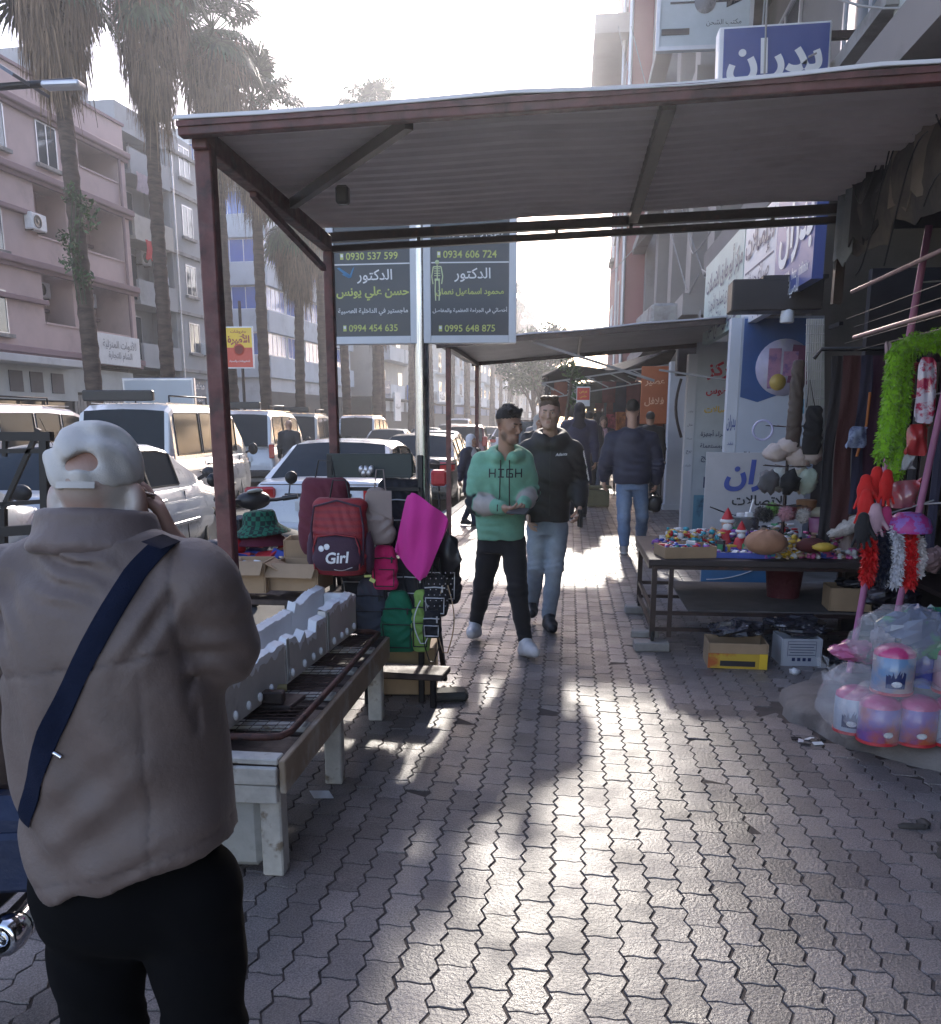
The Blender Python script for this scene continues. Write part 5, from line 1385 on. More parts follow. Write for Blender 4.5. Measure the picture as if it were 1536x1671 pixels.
taupe = mat('taupe_leatherette', (.26, .205, .19), .5, var=.12, bump=.15, bs=30)
t = softbag('handbag', 'taupe leather bag with a slanted flap hanging beside the red backpack', P(622, 888, 4.78), (.155, .07, .30), taupe, seed=5, tilt=R(-4), top=.6, strapm=taupe)
b = MB(); sheet(b, [[(-.06 + .13 * u, -.045 - .006 * math.sin(u * 3), .285 - (.09 + .06 * u) * v) for u in (0, .25, .5, .75, 1)] for v in (0, .5, 1)], .006); b.build('flap', taupe, t, world=False)
mag = mat('magenta_felt', (.56, .03, .26), .85, var=.08, vs=5, bump=.15, bs=200, sheen=.3)
def fold_panel(nm, label, corners, m, cat, th=.012, sag=.03, group=None):
 """soft panel hanging from its top corner: corners are top, right, bottom, left"""
 a, r_, c, l_ = [Vector(q) for q in corners]; rows = []; sd_ = len(label)
 for i in range(13):
  u = i / 12; row = []
  for j in range(13):
   v = j / 12
   p = a.lerp(r_, u).lerp(l_.lerp(c, u), v); ct = (a + r_ + c + l_) / 4; p = ct + (p - ct) * (1 - .16 * abs((2 * u - 1) * (2 * v - 1)) ** 5); p = p + Vector((.0, -sag * math.sin(PI * u) * math.sin(PI * v) - .3 * sag * math.sin(6 * u + 5 * v + sd_) - .2 * sag * math.sin(13 * u - 4 * v), 0)); row.append(p)
  rows.append(row)
 b = MB(); sheet(b, rows, -th); return solo(nm, b, m, label, cat, group)
o_ = P(690, 955, 4.66)
fold_panel('felt_bag', 'large magenta felt bag hanging by a corner on the stand', [P(665, 795, 4.72), P(735, 845, 4.66), P(692, 956, 4.64), P(644, 905, 4.70)], mag, 'bag', .016, .045)
fold_panel('black_folder', 'black leather folder hanging behind the magenta bag', [P(700, 820, 4.80), P(757, 912, 4.78), P(728, 948, 4.80), P(675, 880, 4.86)], black_pl, 'folder')
def bag_trim(t, x, y, z, m):
 b = MB(); b.tube([(-x * .42, -y * .50, z * .72), (0, -y * .6, z * .745), (x * .42, -y * .50, z * .72)], .004, 5); b.box((x * .3, -y * .58, z * .70), (.008, .008, .035)); b.build('zip', m, t, world=False)
 b = MB(); b.tube([(-x * .36, -y * .56, z * .1), (-x * .38, -y * .62, z * .48), (x * .38, -y * .62, z * .48), (x * .36, -y * .56, z * .1), (-x * .36, -y * .56, z * .1)], .004, 5); b.build('pocket_seam', m, t, world=False)
bl_n = clothm('black_cloth', (.012, .012, .016)); dk_n = clothm('charcoal_cloth', (.025, .025, .03))
for nm, lb, c, sz, m_, sd, top in (
 ('pouch', 'hot pink pouch hanging under the taupe bag', P(630, 962, 4.82), (.14, .07, .24), clothm('hot_pink_cloth', (.58, .015, .13)), 8, .7),
 ('pouch', 'black studded pouch hanging below the magenta bag', P(712, 1005, 4.76), (.13, .08, .22), bl_n, 9, .8),
 ('drawstring_bag', 'green drawstring bag low on the bag stand', P(652, 1062, 4.86), (.20, .12, .34), clothm('green_nylon', (.012, .16, .085)), 10, .45),
 ('drawstring_bag', 'lime green bag low on the stand beside the green one', P(688, 1062, 4.82), (.10, .08, .34), clothm('lime_nylon', (.26, .42, .10)), 11, .6),
 ('drawstring_bag', 'grey and black sports bag low on the stand behind the bench', P(608, 1040, 4.95), (.19, .12, .34), clothm('slate_nylon', (.07, .08, .11)), 12, .6),
 ('backpack', 'black backpack hanging at the dark middle of the stand', P(655, 905, 5.02), (.28, .16, .42), clothm('black_nylon', (.014, .014, .02)), 13, .75),
 ('backpack', 'black backpack hanging low behind the hot pink pouch', P(668, 1010, 4.97), (.26, .15, .34), dk_n, 15, .7),
 ('tote_bag', 'black tote hanging behind the black leather folder', P(722, 985, 4.92), (.2, .1, .38), bl_n, 16, .8),
 ('tote_bag', 'dark grey tote low at the left of the stand above the foam crates', P(585, 985, 5.0), (.17, .1, .28), dk_n, 17, .8),
 ('purse', 'small black purse hanging by a cord at the right of the stand', P(706, 1040, 4.72), (.10, .07, .15), bl_n, 14, .75)):
 t = softbag(nm, lb, c, sz, m_, seed=sd, top=top, amp=.009)
 bag_trim(t, sz[0], sz[1], sz[2], trim_k if sum(m_.node_tree.nodes['RGB'].outputs[0].default_value[:3]) > .1 else alum)
b = MB(); g = random.Random(1)
for q in range(34): b.blob(P(700 + 9 * (q % 5) + 3 * (q // 5 % 2), 935 + 9 * (q // 5), 4.685), (.004, .004, .004), 6, 4)
solo('studs', b, chrome, 'rows of silver studs on the black pouch below the magenta bag', 'studs')
for k, (px, y0, y1, w_, m_) in enumerate(((705, 985, 1080, .012, black_pl), (727, 955, 1065, .016, cardboard), (690, 980, 1050, .014, white_pl))):
 b = MB(); c = P(px, y0, 4.72); d = P(px, y1, 4.72); pts = [c + (d - c) * (q / 8) + Vector((-.035 * math.sin(PI * q / 8) - .012, 0, 0)) for q in range(9)] + [c + (d - c) * (q / 8) + Vector((.035 * math.sin(PI * q / 8) + .012, 0, 0)) for q in range(8, -1, -1)]
 b.tube(pts, .0035, 5, cap=False); solo('bag_strap', b, m_, ('black', 'tan', 'white')[k] + ' strap loop hanging at the right of the bag stand', 'strap')
b = MB()
for k in range(5): b.blob(P(590 + 4 * k, 766 + 5 * (k % 2), 4.9), (.018, .012, .02), 8, 6, .4, seed=k)
solo('bow', b, alum, 'crumpled silver ribbon tied in front of the header board', 'ribbon')
b = MB(); b.box(P(600, 940, 4.66), (.035, .006, .012), R(20)); b.box(P(608, 947, 4.66), (.03, .006, .02), Matrix.Rotation(R(30), 3, 'Y')); solo('price_tag', b, yl, 'small yellow price tag dangling under the backpack', 'tag')
b = MB(); b.box(G(735, 1133, .03), (.2, .15, .055), R(12), bev=.02); solo('paving_stone', b, mat('dark_slab', (.05, .05, .048), .8, bump=.3), 'dark loose paving stone lying beside the bag stand', 'stone')
b = MB(); sheet(b, [[G(505 + 8 * j + 4 * i, 1290 + 6 * i, .006 + .006 * math.sin(j * 2 + i)) for j in range(5)] for i in range(3)], .002); solo('paper_scrap', b, ink_w, 'white scrap of paper on the paving by the bench leg', 'litter')
# ---- black bar frame and motorcycle at the left edge
T = thing('bar_frame', 'black steel bar frame of a cargo tricycle at the left edge', 'frame', P(40, 900, 4.2))
b = MB()
Yf = 4.0
def q_(x, y, d=0): return P(x, y, Yf + d)
b.bar(q_(-30, 712), q_(85, 712), .04); b.bar(q_(-30, 736), q_(78, 736), .02); b.bar(q_(72, 712), q_(78, 1010), .034); b.bar(q_(-30, 825), q_(75, 818), .02); b.bar(q_(64, 700), q_(5, 830), .02)
b.bar(q_(5, 830), q_(8, 1010), .03); b.bar(q_(-30, 870), q_(78, 862), .045); b.bar(q_(-30, 915), q_(78, 905), .03); b.bar(q_(8, 708), q_(8, 745), .018); b.bar(q_(20, 890), q_(70, 892), .012); b.bar(q_(-30, 985), q_(80, 975), .04)
b.bar(q_(-120, 712), q_(-30, 712), .04); b.bar(q_(-120, 712), q_(-120, 1010), .034)
for x in (75, 8, -120): b.bar(q_(x, 1000), Vector((q_(x, 1000).x, q_(x, 1000).y, -.12)), .034)
b.build('bars', blacksteel, T)
b = MB(); b.lathe([(.2, -.04), (.27, -.05), (.3, -.02), (.3, .02), (.27, .05), (.2, .04)], 24, Vector((-2.75, 4.0, .18)), Matrix.Rotation(PI / 2, 3, 'Y')); b.build('wheel', rubber, T)
vehicle('sedan_car', 'white car behind the black bar frame with its steering wheel showing', 'car', HAT, white_p, (-5.6, 6.6), R(2), kind='hatch')
MC = thing('motorcycle', 'motorcycle parked beside the old man with a chrome exhaust and blue cover', 'motorcycle', (-1.62, 2.25, 0), R(2))
b = MB(); b.blob((0, .1, .62), (.15, .34, .17), 16, 10); b.box((0, -.1, .35), (.2, .36, .26), bev=.04); b.tube([(0, .55, .3), (0, .4, .95)], .025, 8); b.tube([(-.12, -.62, .3), (-.1, 0, .5)], .025, 6); b.tube([(.12, -.62, .3), (.1, 0, .5)], .025, 6); b.build('frame', black_pl, MC, world=False)
b = MB(); b.blob((0, -.35, .74), (.14, .42, .08), 14, 9); b.build('saddle', rubber, MC, world=False)
for y in (.68, -.62):
 b = MB(); b.lathe([(.2, -.045), (.27, -.05), (.3, -.025), (.305, 0), (.3, .025), (.27, .05), (.2, .045)], 28, (0, y, .305), Matrix.Rotation(PI / 2, 3, 'Y')); w2 = b.build('wheel', rubber, MC, world=False)
 b = MB(); b.lathe([(.2, -.03), (.19, 0), (.2, .03)], 28, (0, y, .305), Matrix.Rotation(PI / 2, 3, 'Y'))
 for k in range(12): a = k * PI / 6; b.tube([(.0, y + .03 * math.cos(a), .305 + .03 * math.sin(a)), (0, y + .195 * math.cos(a), .305 + .195 * math.sin(a))], .004, 4)
 b.build('rim', chrome, w2, world=False)
b = MB(); b.tube([(-.33, .32, 1.0), (-.12, .42, .97), (.12, .42, .97), (.33, .32, 1.0)], .014, 8); b.build('handlebar', chrome, MC, world=False)
b = MB(); p0 = P(-40, 1570, 2.05); b.tube([(.17, .25, .26), (.2, -.1, .27), (.24, -.28, .30)], [.03, .045, .045], 12); b.lathe([(.045, 0), (.05, .02), (.05, .06), (.038, .075), (.02, .072), (.02, .02)], 16, (.24, -.28, .30), Matrix.Rotation(R(83), 3, 'X')); b.build('exhaust', chrome, MC, world=False)
b = MB(); b.blob((.13, .08, .79), (.17, .33, .16), 18, 12, .25, seed=4); b.blob((.16, -.02, .62), (.12, .24, .2), 16, 10, .3, seed=8); b.build('blue_cover', mat('blue_tarpaulin', (.02, .045, .15), .45, var=.3, vs=7, bump=.6, bs=18), MC, world=False)
# ---------------------------------------------------------------- people
SK = (.40, .235, .165)
class Head:
 """a head with a face; local frame: looks along -Y, x to its own left, origin between the ears at eye height"""
 def __init__(s, c, yaw=0, pitch=0, roll=0, k=1.0):
  s.c = Vector(c); s.k = k
  s.M = Matrix.Rotation(yaw, 3, 'Z') @ Matrix.Rotation(pitch, 3, 'X') @ Matrix.Rotation(roll, 3, 'Y')
 def p(s, x, y, z): return s.c + s.M @ Vector((x, y, z)) * s.k
 def add(s, S, neck):
  p, k = s.p, s.k
  def E_(c, r, kk=.015, op='u'): S.ell(p(*c), [q * k for q in r], kk, op, np.array(s.M).T)
  def C_(a, b, ra, rb, kk=.012, op='u'): S.cone(p(*a), p(*b), ra * k, rb * k, kk, op)
  E_((0, .015, .036), (.072, .09, .078)); C_((0, -.028, -.01), (0, -.047, -.078), .062, .038, .03)
  for g in (-1, 1):
   C_((g * .052, .0, -.05), (g * .02, -.058, -.094), .02, .02, .025); E_((g * .04, -.06, -.018), (.022, .022, .018), .02)
  C_((-.03, -.079, .02), (.03, -.079, .02), .011, .011, .016)
  for g in (-1, 1): E_((g * .031, -.094, .003), (.017, .014, .009), .01, 's'); E_((g * .031, -.074, .003), (.0125, .0125, .0115), .003)
  C_((0, -.086, .008), (0, -.107, -.028), .0075, .0115, .01)
  for g in (-1, 1): E_((g * .0115, -.097, -.034), (.008, .01, .007), .006)
  C_((-.017, -.083, -.0585), (.017, -.083, -.0585), .0065, .0065, .005); C_((-.014, -.083, -.068), (.014, -.083, -.068), .0075, .0075, .005)
  E_((0, -.077, -.096), (.02, .018, .016), .015)
  for g in (-1, 1): E_((g * .074, .012, -.006), (.009, .02, .031), .006); E_((g * .08, .008, -.004), (.005, .011, .018), .004, 's')
  C_((0, .018, -.055), tuple((s.M.inverted() @ (Vector(neck) - s.c)) / k), .052, .056, .03)
 def paint(s, beard=0.0, hairc=(.02, .015, .012), brow=(.025, .018, .014), fade=False, skin=SK):
  p, k = s.p, s.k; R_ = []
  def n(c, r, col, soft=.4, a=1.0):
   f = near(p(*c), [q * k for q in r], soft); R_.append((lambda x, y, z: f(x, y, z) * a, col))
  lip = tuple(np.array(skin) * np.array((.88, .7, .7)))
  for g in (-1, 1): n((g * .078, .012, -.006), (.02, .03, .04), tuple(np.array(skin) * np.array((1.08, .85, .82))), .6, .7)
  n((0, -.09, -.063), (.021, .022, .011), lip, .4)
  if beard:
   for c, r in (((0, -.06, -.098), (.055, .06, .032)), ((.05, -.02, -.07), (.03, .05, .045)), ((-.05, -.02, -.07), (.03, .05, .045)), ((0, -.088, -.049), (.026, .02, .007))): n(c, r, tuple(np.array(hairc) * 1.4 + np.array(skin) * .12), .5, beard)
   n((0, -.09, -.063), (.018, .022, .0095), lip, .4)
  for g in (-1, 1):
   n((g * .031, -.087, .003), (.012, .01, .0048), (.5, .47, .44), .3); n((g * .031, -.09, .003), (.0055, .012, .006), (.015, .01, .008), .2)
   for q in range(4): n((g * (.017 + .009 * q), -.09, .0215 + .002 * min(q, 2)), (.009, .02, .0052), brow, .5)
  if fade:
   for g in (-1, 1): n((g * .075, .02, .035), (.035, .08, .06), tuple(np.array(hairc) * .5 + np.array(skin) * .25), .7, .95)
   n((0, .1, .0), (.09, .05, .075), tuple(np.array(hairc) * .5 + np.array(skin) * .25), .5, .95)
  return paintfn(skin, *R_)
 def hair(s, parent, colr, style='short', h=.005, seed=0):
  p, k = s.p, s.k
  S = SDF(s.c - Vector((.16, .16, .2)) * k, s.c + Vector((.16, .16, .2)) * k, h)
  Mt = np.array(s.M).T
  S.ell(p(0, .016, .042), [q * k for q in ((.0765, .095, .081) if style == 'short' else (.0745, .0925, .08))], .01, 'u', Mt)
  if style == 'curly':
   g = random.Random(seed)
   for q in range(70):
    a, e = g.uniform(0, 6.28), g.uniform(.3, 1.55)
    d = Vector((math.cos(a) * math.cos(e), math.sin(a) * math.cos(e), math.sin(e)))
    S.ell(p(d.x * .066, .012 + d.y * .084, .05 + d.z * .08), [.015 * k, .016 * k, .016 * k], .006, 'u', Mt)
   for q in range(8): S.ell(p(-.052 + .015 * q, -.044 + .004 * math.sin(q * 3), .10 + .007 * math.sin(q * 2)), [.016 * k] * 3, .006)
  if style == 'quiff':
   for q in range(9): S.cone(p(-.05 + .0125 * q, -.02, .105), p(-.056 + .013 * q + .006 * math.sin(q * 2), -.052, .108 + .005 * math.sin(q * 1.7)), .02 * k, .010 * k, .008)
  S.ell(p(0, -.105, .005), [q * k for q in (.062, .062, .068)], .008, 's', Mt)
  lowz = {'short': -.03, 'curly': .022, 'quiff': .02}[style]
  n = s.M @ Vector((0, -.22, -1)); S.plane(p(0, .09, lowz - (.0 if style == 'short' else 0)), n)
  for g in (-1, 1): S.ell(p(g * .08, .0, -.02), [q * k for q in (.02, .03, .04)], .01, 's', Mt)
  S.wob(lambda x, y, z: .0025 * np.sin(x * 260 + 3 * np.sin(z * 90)) * np.sin(y * 230 + z * 150))
  return S.build('hair', hair_m, parent, cc(*colr))
def hand(S, w, d, n, side, curl=.5, k=1.0, spread=.14, thumb=.7, curls=None):
 """palm and five bent fingers; d: along the hand, n: out of the palm (fingers bend towards it), side: towards the thumb"""
 w, d, n = Vector(w), Vector(d).normalized(), Vector(n); n = (n - d * n.dot(d)).normalized(); sd = n.cross(d) * side; sd.normalize()
 for i, (o, pl, ln) in enumerate(((.030, .082, .068), (.010, .087, .077), (-.011, .083, .071), (-.030, .074, .056))):
  b0 = w + sd * o * .5 * k + d * .008 * k; kn = w + d * pl * k + sd * o * k
  S.cone(b0, kn, .0145 * k, .0115 * k, .014)
  dd = (d + sd * (o * spread * 10 * .3)).normalized(); q = kn; c_ = (curls[i] if curls else curl + .06 * i)
  for j, f in enumerate((.45, .32, .25)):
   a = c_ * (.9, 1.15, .8)[j]
   dd = (dd * math.cos(a) + n * math.sin(a)).normalized()
   e = q + dd * ln * f * k; S.cone(q, e, (.0098 - .0008 * j) * k, (.009 - .0008 * j) * k, .003); q = e
 t0 = w + d * .022 * k + sd * .026 * k; t1 = t0 + (d * .6 + sd * .75 + n * .35).normalized() * .042 * k
 t2 = t1 + (d * (.8) + sd * (.5 - thumb) + n * (.2 + thumb * .6)).normalized() * .034 * k; t3 = t2 + (d * .7 + sd * (.2 - thumb) + n * (.3 + thumb)).normalized() * .026 * k
 S.cone(w + d * .012 * k, t0, .016 * k, .0145 * k, .012); S.chain([t0, t1, t2, t3], [.0145 * k, .0115 * k, .0105 * k, .0085 * k], .005)
def shoe(parent, ankle, toe, colr, sole=(.6, .6, .62), k=1.0, h=.006, zmin=0.0):
 a, t = Vector(ankle), Vector(toe); d = (t - a); d.z = 0
 d = d.normalized() if d.length > .01 else Vector((0, -1, 0)); heel = a - d * .05 * k; tip = a + d * .19 * k
 heel.z = max(zmin + .03 * k, a.z - .075 * k); tip.z = max(zmin + .025 * k, t.z)
 S = SDF(np.minimum(np.minimum(heel, tip), a) - .1, np.maximum(np.maximum(heel, tip), a) + .12, h)
 mid = heel.lerp(tip, .62); mid.z += .012 * k
 S.cone(heel, mid, .04 * k, .043 * k, .02); S.cone(mid, tip, .045 * k, .034 * k, .03)
 S.cone(heel.lerp(tip, .12) + Vector((0, 0, .015)), a + Vector((0, 0, .015 * k)), .042 * k, .046 * k, .02); S.cone(a + d * .03, heel.lerp(tip, .6) + Vector((0, 0, .02 * k)), .04 * k, .036 * k, .02)
 S.plane(Vector((a.x, a.y, 0)) + Vector((0, 0, min(heel.z - .03 * k, tip.z - .025 * k))), (0, 0, -1))
 zz = min(heel.z, tip.z)
 return S.build('shoe', shoe_m, parent, paintfn(colr, (lambda x, y, z: (zz + .0 - z) * 200, sole)))
def trouser(parent, hips, knees, ankles, colr, m, crz, waist, rs=(.09, .068, .058, .05, .05), h=.01, seed=0, amp=.006, rules=()):
 lo = np.min([*hips, *knees, *ankles], 0) - .2; hi = np.max([*hips, *knees, *ankles], 0) + .2; hi[2] = max(hi[2], waist[0][0] + .05)
 S = SDF(lo, hi, h); S.stack(waist, .03, e=2.3)
 sp = []
 for H_, K_, A_ in zip(hips, knees, ankles):
  H_, K_, A_ = Vector(H_), Vector(K_), Vector(A_)
  S.chain([H_, H_.lerp(K_, .5), K_, K_.lerp(A_, .5), A_], rs, .025)
  sp += [(K_, .16, (0, .3, 1), .05), (H_ + Vector((0, 0, -.06)), .16, (.5, .2, .8), .06), (A_ + Vector((0, 0, .06)), .13, (0.1, .2, 1), .035)]
 for A_ in ankles: pass
 S.wob(creases(amp, sp, seed))
 return S.build('trousers', m, parent, paintfn(colr, *rules))
def mid(a, b, t): return Vector(a).lerp(Vector(b), t)
def rel(root):
 o = Vector(root)
 return lambda x, y, Y: P(x, y, Y) - o
# --- young man in the green hoodie
r0 = Vector((-.40, 6.25, 0)); J = rel(r0)
T = thing('person', 'young man in green hoodie and black trousers walking with a phone in his hands', 'person', r0)
hd = Head(J(831, 694, 6.27), R(47), R(10), k=.99)
neck = J(826, 745, 6.32); chest = J(818, 790, 6.31); pel = J(817, 872, 6.32)
shL, shR = J(786, 757, 6.33), J(853, 752, 6.37); elL, elR = J(776, 822, 6.24), J(866, 806, 6.34); wrL, wrR = J(822, 829, 6.02), J(852, 826, 6.06)
hipL, hipR = J(801, 885, 6.34), J(837, 885, 6.32); knL, knR = J(789, 955, 6.36), J(845, 962, 6.15); anL, anR = J(776, 1015, 6.5), J(858, 1036, 6.06)
anL.z = .12; anR.z = .09
B = SDF((-.34, -.42, 0), (.32, .4, 1.78), .0062)
hd.add(B, neck); B.stack([(pel.z - .08, pel.x, pel.y, .13, .085), (pel.z + .15, pel.x, pel.y, .125, .085), (chest.z, chest.x, chest.y, .14, .095), (neck.z - .05, neck.x, neck.y, .12, .07), (neck.z, neck.x, neck.y, .06, .055)], .03)
for s_, e_, w_ in ((shL, elL, wrL), (shR, elR, wrR)): B.chain([s_, e_, w_], [.045, .036, .027], .03)
for h_, k_, a_ in ((hipL, knL, anL), (hipR, knR, anR)): B.chain([h_, k_, a_], [.075, .05, .036], .04)
hand(B, wrL, (.75, -.45, -.12), (0.1, .5, .9), 1, .55, .98, thumb=.5); hand(B, wrR, (-.55, -.6, -.4), (-.2, .3, .9), -1, .7, .98, thumb=.5)
B.build('body', skin_m, T, hd.paint(beard=.75, fade=True))
hd.hair(T, (.012, .009, .008), 'curly', seed=4)
GREEN = (.19, .43, .30)
S = SDF((-.36, -.42, .6), (.36, .4, 1.55), .007)
S.stack([(pel.z - .03, pel.x + .0, pel.y - .01, .160, .118), (pel.z + .05, pel.x, pel.y - .01, .168, .128), (pel.z + .2, pel.x, pel.y, .17, .125), (chest.z, chest.x, chest.y, .182, .128), (chest.z + .12, chest.x + .004, chest.y + .01, .175, .11), (neck.z - .03, neck.x, neck.y + .01, .11, .085), (neck.z + .01, neck.x, neck.y + .01, .075, .07)], .02, e=2.3)
S.cone(mid(shL, neck, .1), mid(shL, neck, .7), .066, .07, .05); S.cone(mid(shR, neck, .1), mid(shR, neck, .7), .066, .07, .05)
S.chain([shL, mid(shL, elL, .55), elL], [.074, .068, .064], .05); S.chain([elL, mid(elL, wrL, .5), mid(elL, wrL, .92)], [.062, .058, .046], .03)
S.chain([shR, mid(shR, elR, .55), elR], [.072, .066, .06], .05); S.chain([elR, mid(elR, wrR, .5), mid(elR, wrR, .92)], [.06, .056, .046], .03)
# hood lying on the back and round the neck
for a in range(-4, 5):
 q = neck + Vector((.088 * math.sin(a * .62), .085 * math.cos(a * .62) - .015, .018 + .03 * math.cos(a * .62)))
 S.ell(q, (.042, .042, .04), .03)
S.ell(neck + Vector((0, .1, -.02)), (.1, .05, .09), .04)
S.cone(neck + Vector((0, -.02, .0)), neck + Vector((0, -.03, .25)), .06, .075, .01, 's')
S.stack([(pel.z - .06, pel.x, pel.y, .147, .105), (pel.z - .005, pel.x, pel.y, .147, .105)], .01, 's')
S.wob(creases(.0075, [(elL, .17, (.6, 0, .8), .05), (elR, .16, (-.5, 0, .8), .05), (mid(shL, elL, .4), .14, (.4, .2, .9), .06), (pel + Vector((0, -.1, .06)), .2, (.2, 0, 1), .07), (chest + Vector((.02, -.1, -.08)), .22, (.7, 0, .6), .09), (pel + Vector((-.1, -.05, .2)), .16, (-.5, 0, .8), .06)], 3))
def along(e, w, t0, t1, rad=.1):
 e, w = np.array(e), np.array(w); d = w - e; L2 = d @ d
 def f(x, y, z):
  t = ((x - e[0]) * d[0] + (y - e[1]) * d[1] + (z - e[2]) * d[2]) / L2
  dx, dy, dz = x - e[0] - t * d[0], y - e[1] - t * d[1], z - e[2] - t * d[2]
  m = np.minimum((t - t0) * 40, (t1 - t) * 40); return np.minimum(np.clip(m, 0, 1), np.clip((rad - np.sqrt(dx * dx + dy * dy + dz * dz)) * 100, 0, 1))
 return f
BAND, GREY = (.012, .016, .02), (.42, .385, .36)
hoodie = S.build('hoodie', cloth_m, T, paintfn(GREEN, (along(elL, wrL, -.3, .16, .085), BAND), (along(elL, wrL, .16, .72, .09), GREY), (along(elR, wrR, -.3, .16, .075), BAND), (along(elR, wrR, .16, .75, .075), GREY)))
b = MB(); c_ = r0 + Vector((chest.x + .035, chest.y - .13, chest.z + .075)); Mx = frame(c_, (1, 0, 0), (0, 0, 1))
for k_, L in enumerate('HIGH'):
 x0 = -.105 + k_ * .058
 def br(ax, ay, bx_, by_, w_=.008):
  n_ = max(1, round(max(abs(bx_ - ax), abs(by_ - ay)) / .009))
  for q in range(n_):
   e0, e1 = q / n_, (q + 1) / n_
   br1(ax + (bx_ - ax) * e0, ay + (by_ - ay) * e0, ax + (bx_ - ax) * e1, ay + (by_ - ay) * e1, w_)
 def br1(ax, ay, bx_, by_, w_): b.add([Mx @ Vector(q) for q in ((x0 + min(ax, bx_) - w_ / 2, min(ay, by_) - w_ / 2, 0), (x0 + max(ax, bx_) + w_ / 2, min(ay, by_) - w_ / 2, 0), (x0 + max(ax, bx_) + w_ / 2, max(ay, by_) + w_ / 2, 0), (x0 + min(ax, bx_) - w_ / 2, max(ay, by_) + w_ / 2, 0))], [(0, 1, 2, 3)])
 if L == 'H': br(0, -.02, 0, .03); br(.038, -.02, .038, .03); br(.006, .004, .032, .004)
 if L == 'I': br(.004, .03, .036, .03); br(.004, -.02, .036, -.02); br(.02, -.012, .02, .022)
 if L == 'G': br(.0, -.02, .0, .03); br(.008, .03, .038, .03); br(.008, -.02, .03, -.02); br(.038, -.02, .038, .0); br(.02, .003, .03, .003)
project(b, hoodie, (0, 1, 0), .005); b.build('chest_lettering', ink_k, hoodie)
for sx in (-.028, .03):
 b = MB(); b.tube([(r0.x + neck.x + sx, 0, r0.z + neck.z - .01 - q * .045) for q in range(7)], .0035, 5)
 b.v = [(x, r0.y + neck.y - .145 + (y if abs(y) < .1 else 0), z) for x, y, z in b.v]
 pts = MB(); pts.v = [(r0.x + neck.x + sx * (1 + .02 * q), r0.y, r0.z + neck.z - .02 - q * .04) for q in range(9)]; project(pts, hoodie, (0, 1, 0), .004)
 b = MB(); b.tube(pts.v, .004, 5); b.build('drawstring', ink_k, hoodie)
BLK = (.014, .014, .018)
trouser(T, [hipL, hipR], [knL, knR], [anL + Vector((0, 0, .0)), anR + Vector((0, 0, .0))], BLK, cloth_m, .67, [(pel.z - .12, pel.x, pel.y, .15, .105), (pel.z + .06, pel.x, pel.y, .142, .1)], rs=(.093, .079, .067, .056, .047), seed=2)
shoe(T, anL, J(771, 1032, 6.36), (.62, .62, .64)); shoe(T, anR, J(869, 1062, 5.93), (.62, .62, .64))
b = MB(); b.box(P(846, 834, 5.93), (.15, .075, .012), Matrix.Rotation(R(-28), 3, 'Z') @ Matrix.Rotation(R(25), 3, 'X'), bev=.005)
solo('phone', b, black_pl, 'dark phone held in both hands by the young man in green', 'phone')
# --- young man in the black jacket
r0 = Vector((-.12, 6.95, 0)); J = rel(r0)
T = thing('person', 'young man in black hooded jacket and pale jeans with a cigarette in his lips', 'person', r0)
hd = Head(J(897, 674, 6.93), R(-4), R(3), k=1.0)
neck = J(899, 722, 7.0); chest = J(899, 775, 6.99); pel = J(893, 850, 7.0)
shL, shR = J(862, 736, 7.0), J(936, 737, 7.0); elL, elR = J(852, 795, 7.03), J(945, 785, 7.03); wrL, wrR = J(862, 838, 6.88), J(946, 823, 6.86)
hipL, hipR = J(878, 862, 7.0), J(909, 862, 7.0); knL, knR = J(876, 925, 6.98), J(905, 927, 6.92); anL, anR = J(868, 985, 7.2), J(896, 992, 6.92)
anL.z = .16; anR.z = .1
B = SDF((-.3, -.3, 0), (.3, .42, 1.88), .0065)
hd.add(B, neck); B.stack([(pel.z - .08, pel.x, pel.y, .125, .085), (pel.z + .15, pel.x, pel.y, .125, .085), (chest.z, chest.x, chest.y, .14, .095), (neck.z - .05, neck.x, neck.y, .12, .07), (neck.z, neck.x, neck.y, .06, .055)], .03)
for s_, e_, w_ in ((shL, elL, wrL), (shR, elR, wrR)): B.chain([s_, e_, w_], [.045, .036, .027], .03)
for h_, k_, a_ in ((hipL, knL, anL), (hipR, knR, anR)): B.chain([h_, k_, a_], [.075, .05, .036], .04)
hand(B, wrL, (.1, -.4, -.9), (.9, 0, .2), 1, .5, 1); hand(B, wrR, (.0, -.25, -.95), (-.9, -.1, .1), -1, .6, 1)
B.build('body', skin_m, T, hd.paint(beard=.3, hairc=(.12, .07, .04), brow=(.05, .032, .02), fade=True, skin=(.46, .285, .215)))
hd.hair(T, (.085, .05, .028), 'quiff')
S = SDF((-.34, -.3, .75), (.36, .4, 1.66), .0075)
S.stack([(pel.z + .0, pel.x, pel.y, .168, .125), (pel.z + .08, pel.x, pel.y, .172, .13), (pel.z + .22, pel.x, pel.y, .172, .13), (chest.z, chest.x, chest.y, .185, .135), (chest.z + .12, chest.x, chest.y, .175, .115), (neck.z - .02, neck.x, neck.y, .11, .09), (neck.z + .05, neck.x, neck.y, .085, .085)], .02, e=2.4)
for s_, e_, w_ in ((shL, elL, wrL), (shR, elR, wrR)):
 S.cone(mid(s_, neck, .1), mid(s_, neck, .7), .07, .075, .05); S.chain([s_, mid(s_, e_, .5), e_, mid(e_, w_, .5), mid(e_, w_, .94)], [.076, .07, .064, .06, .05], .05)
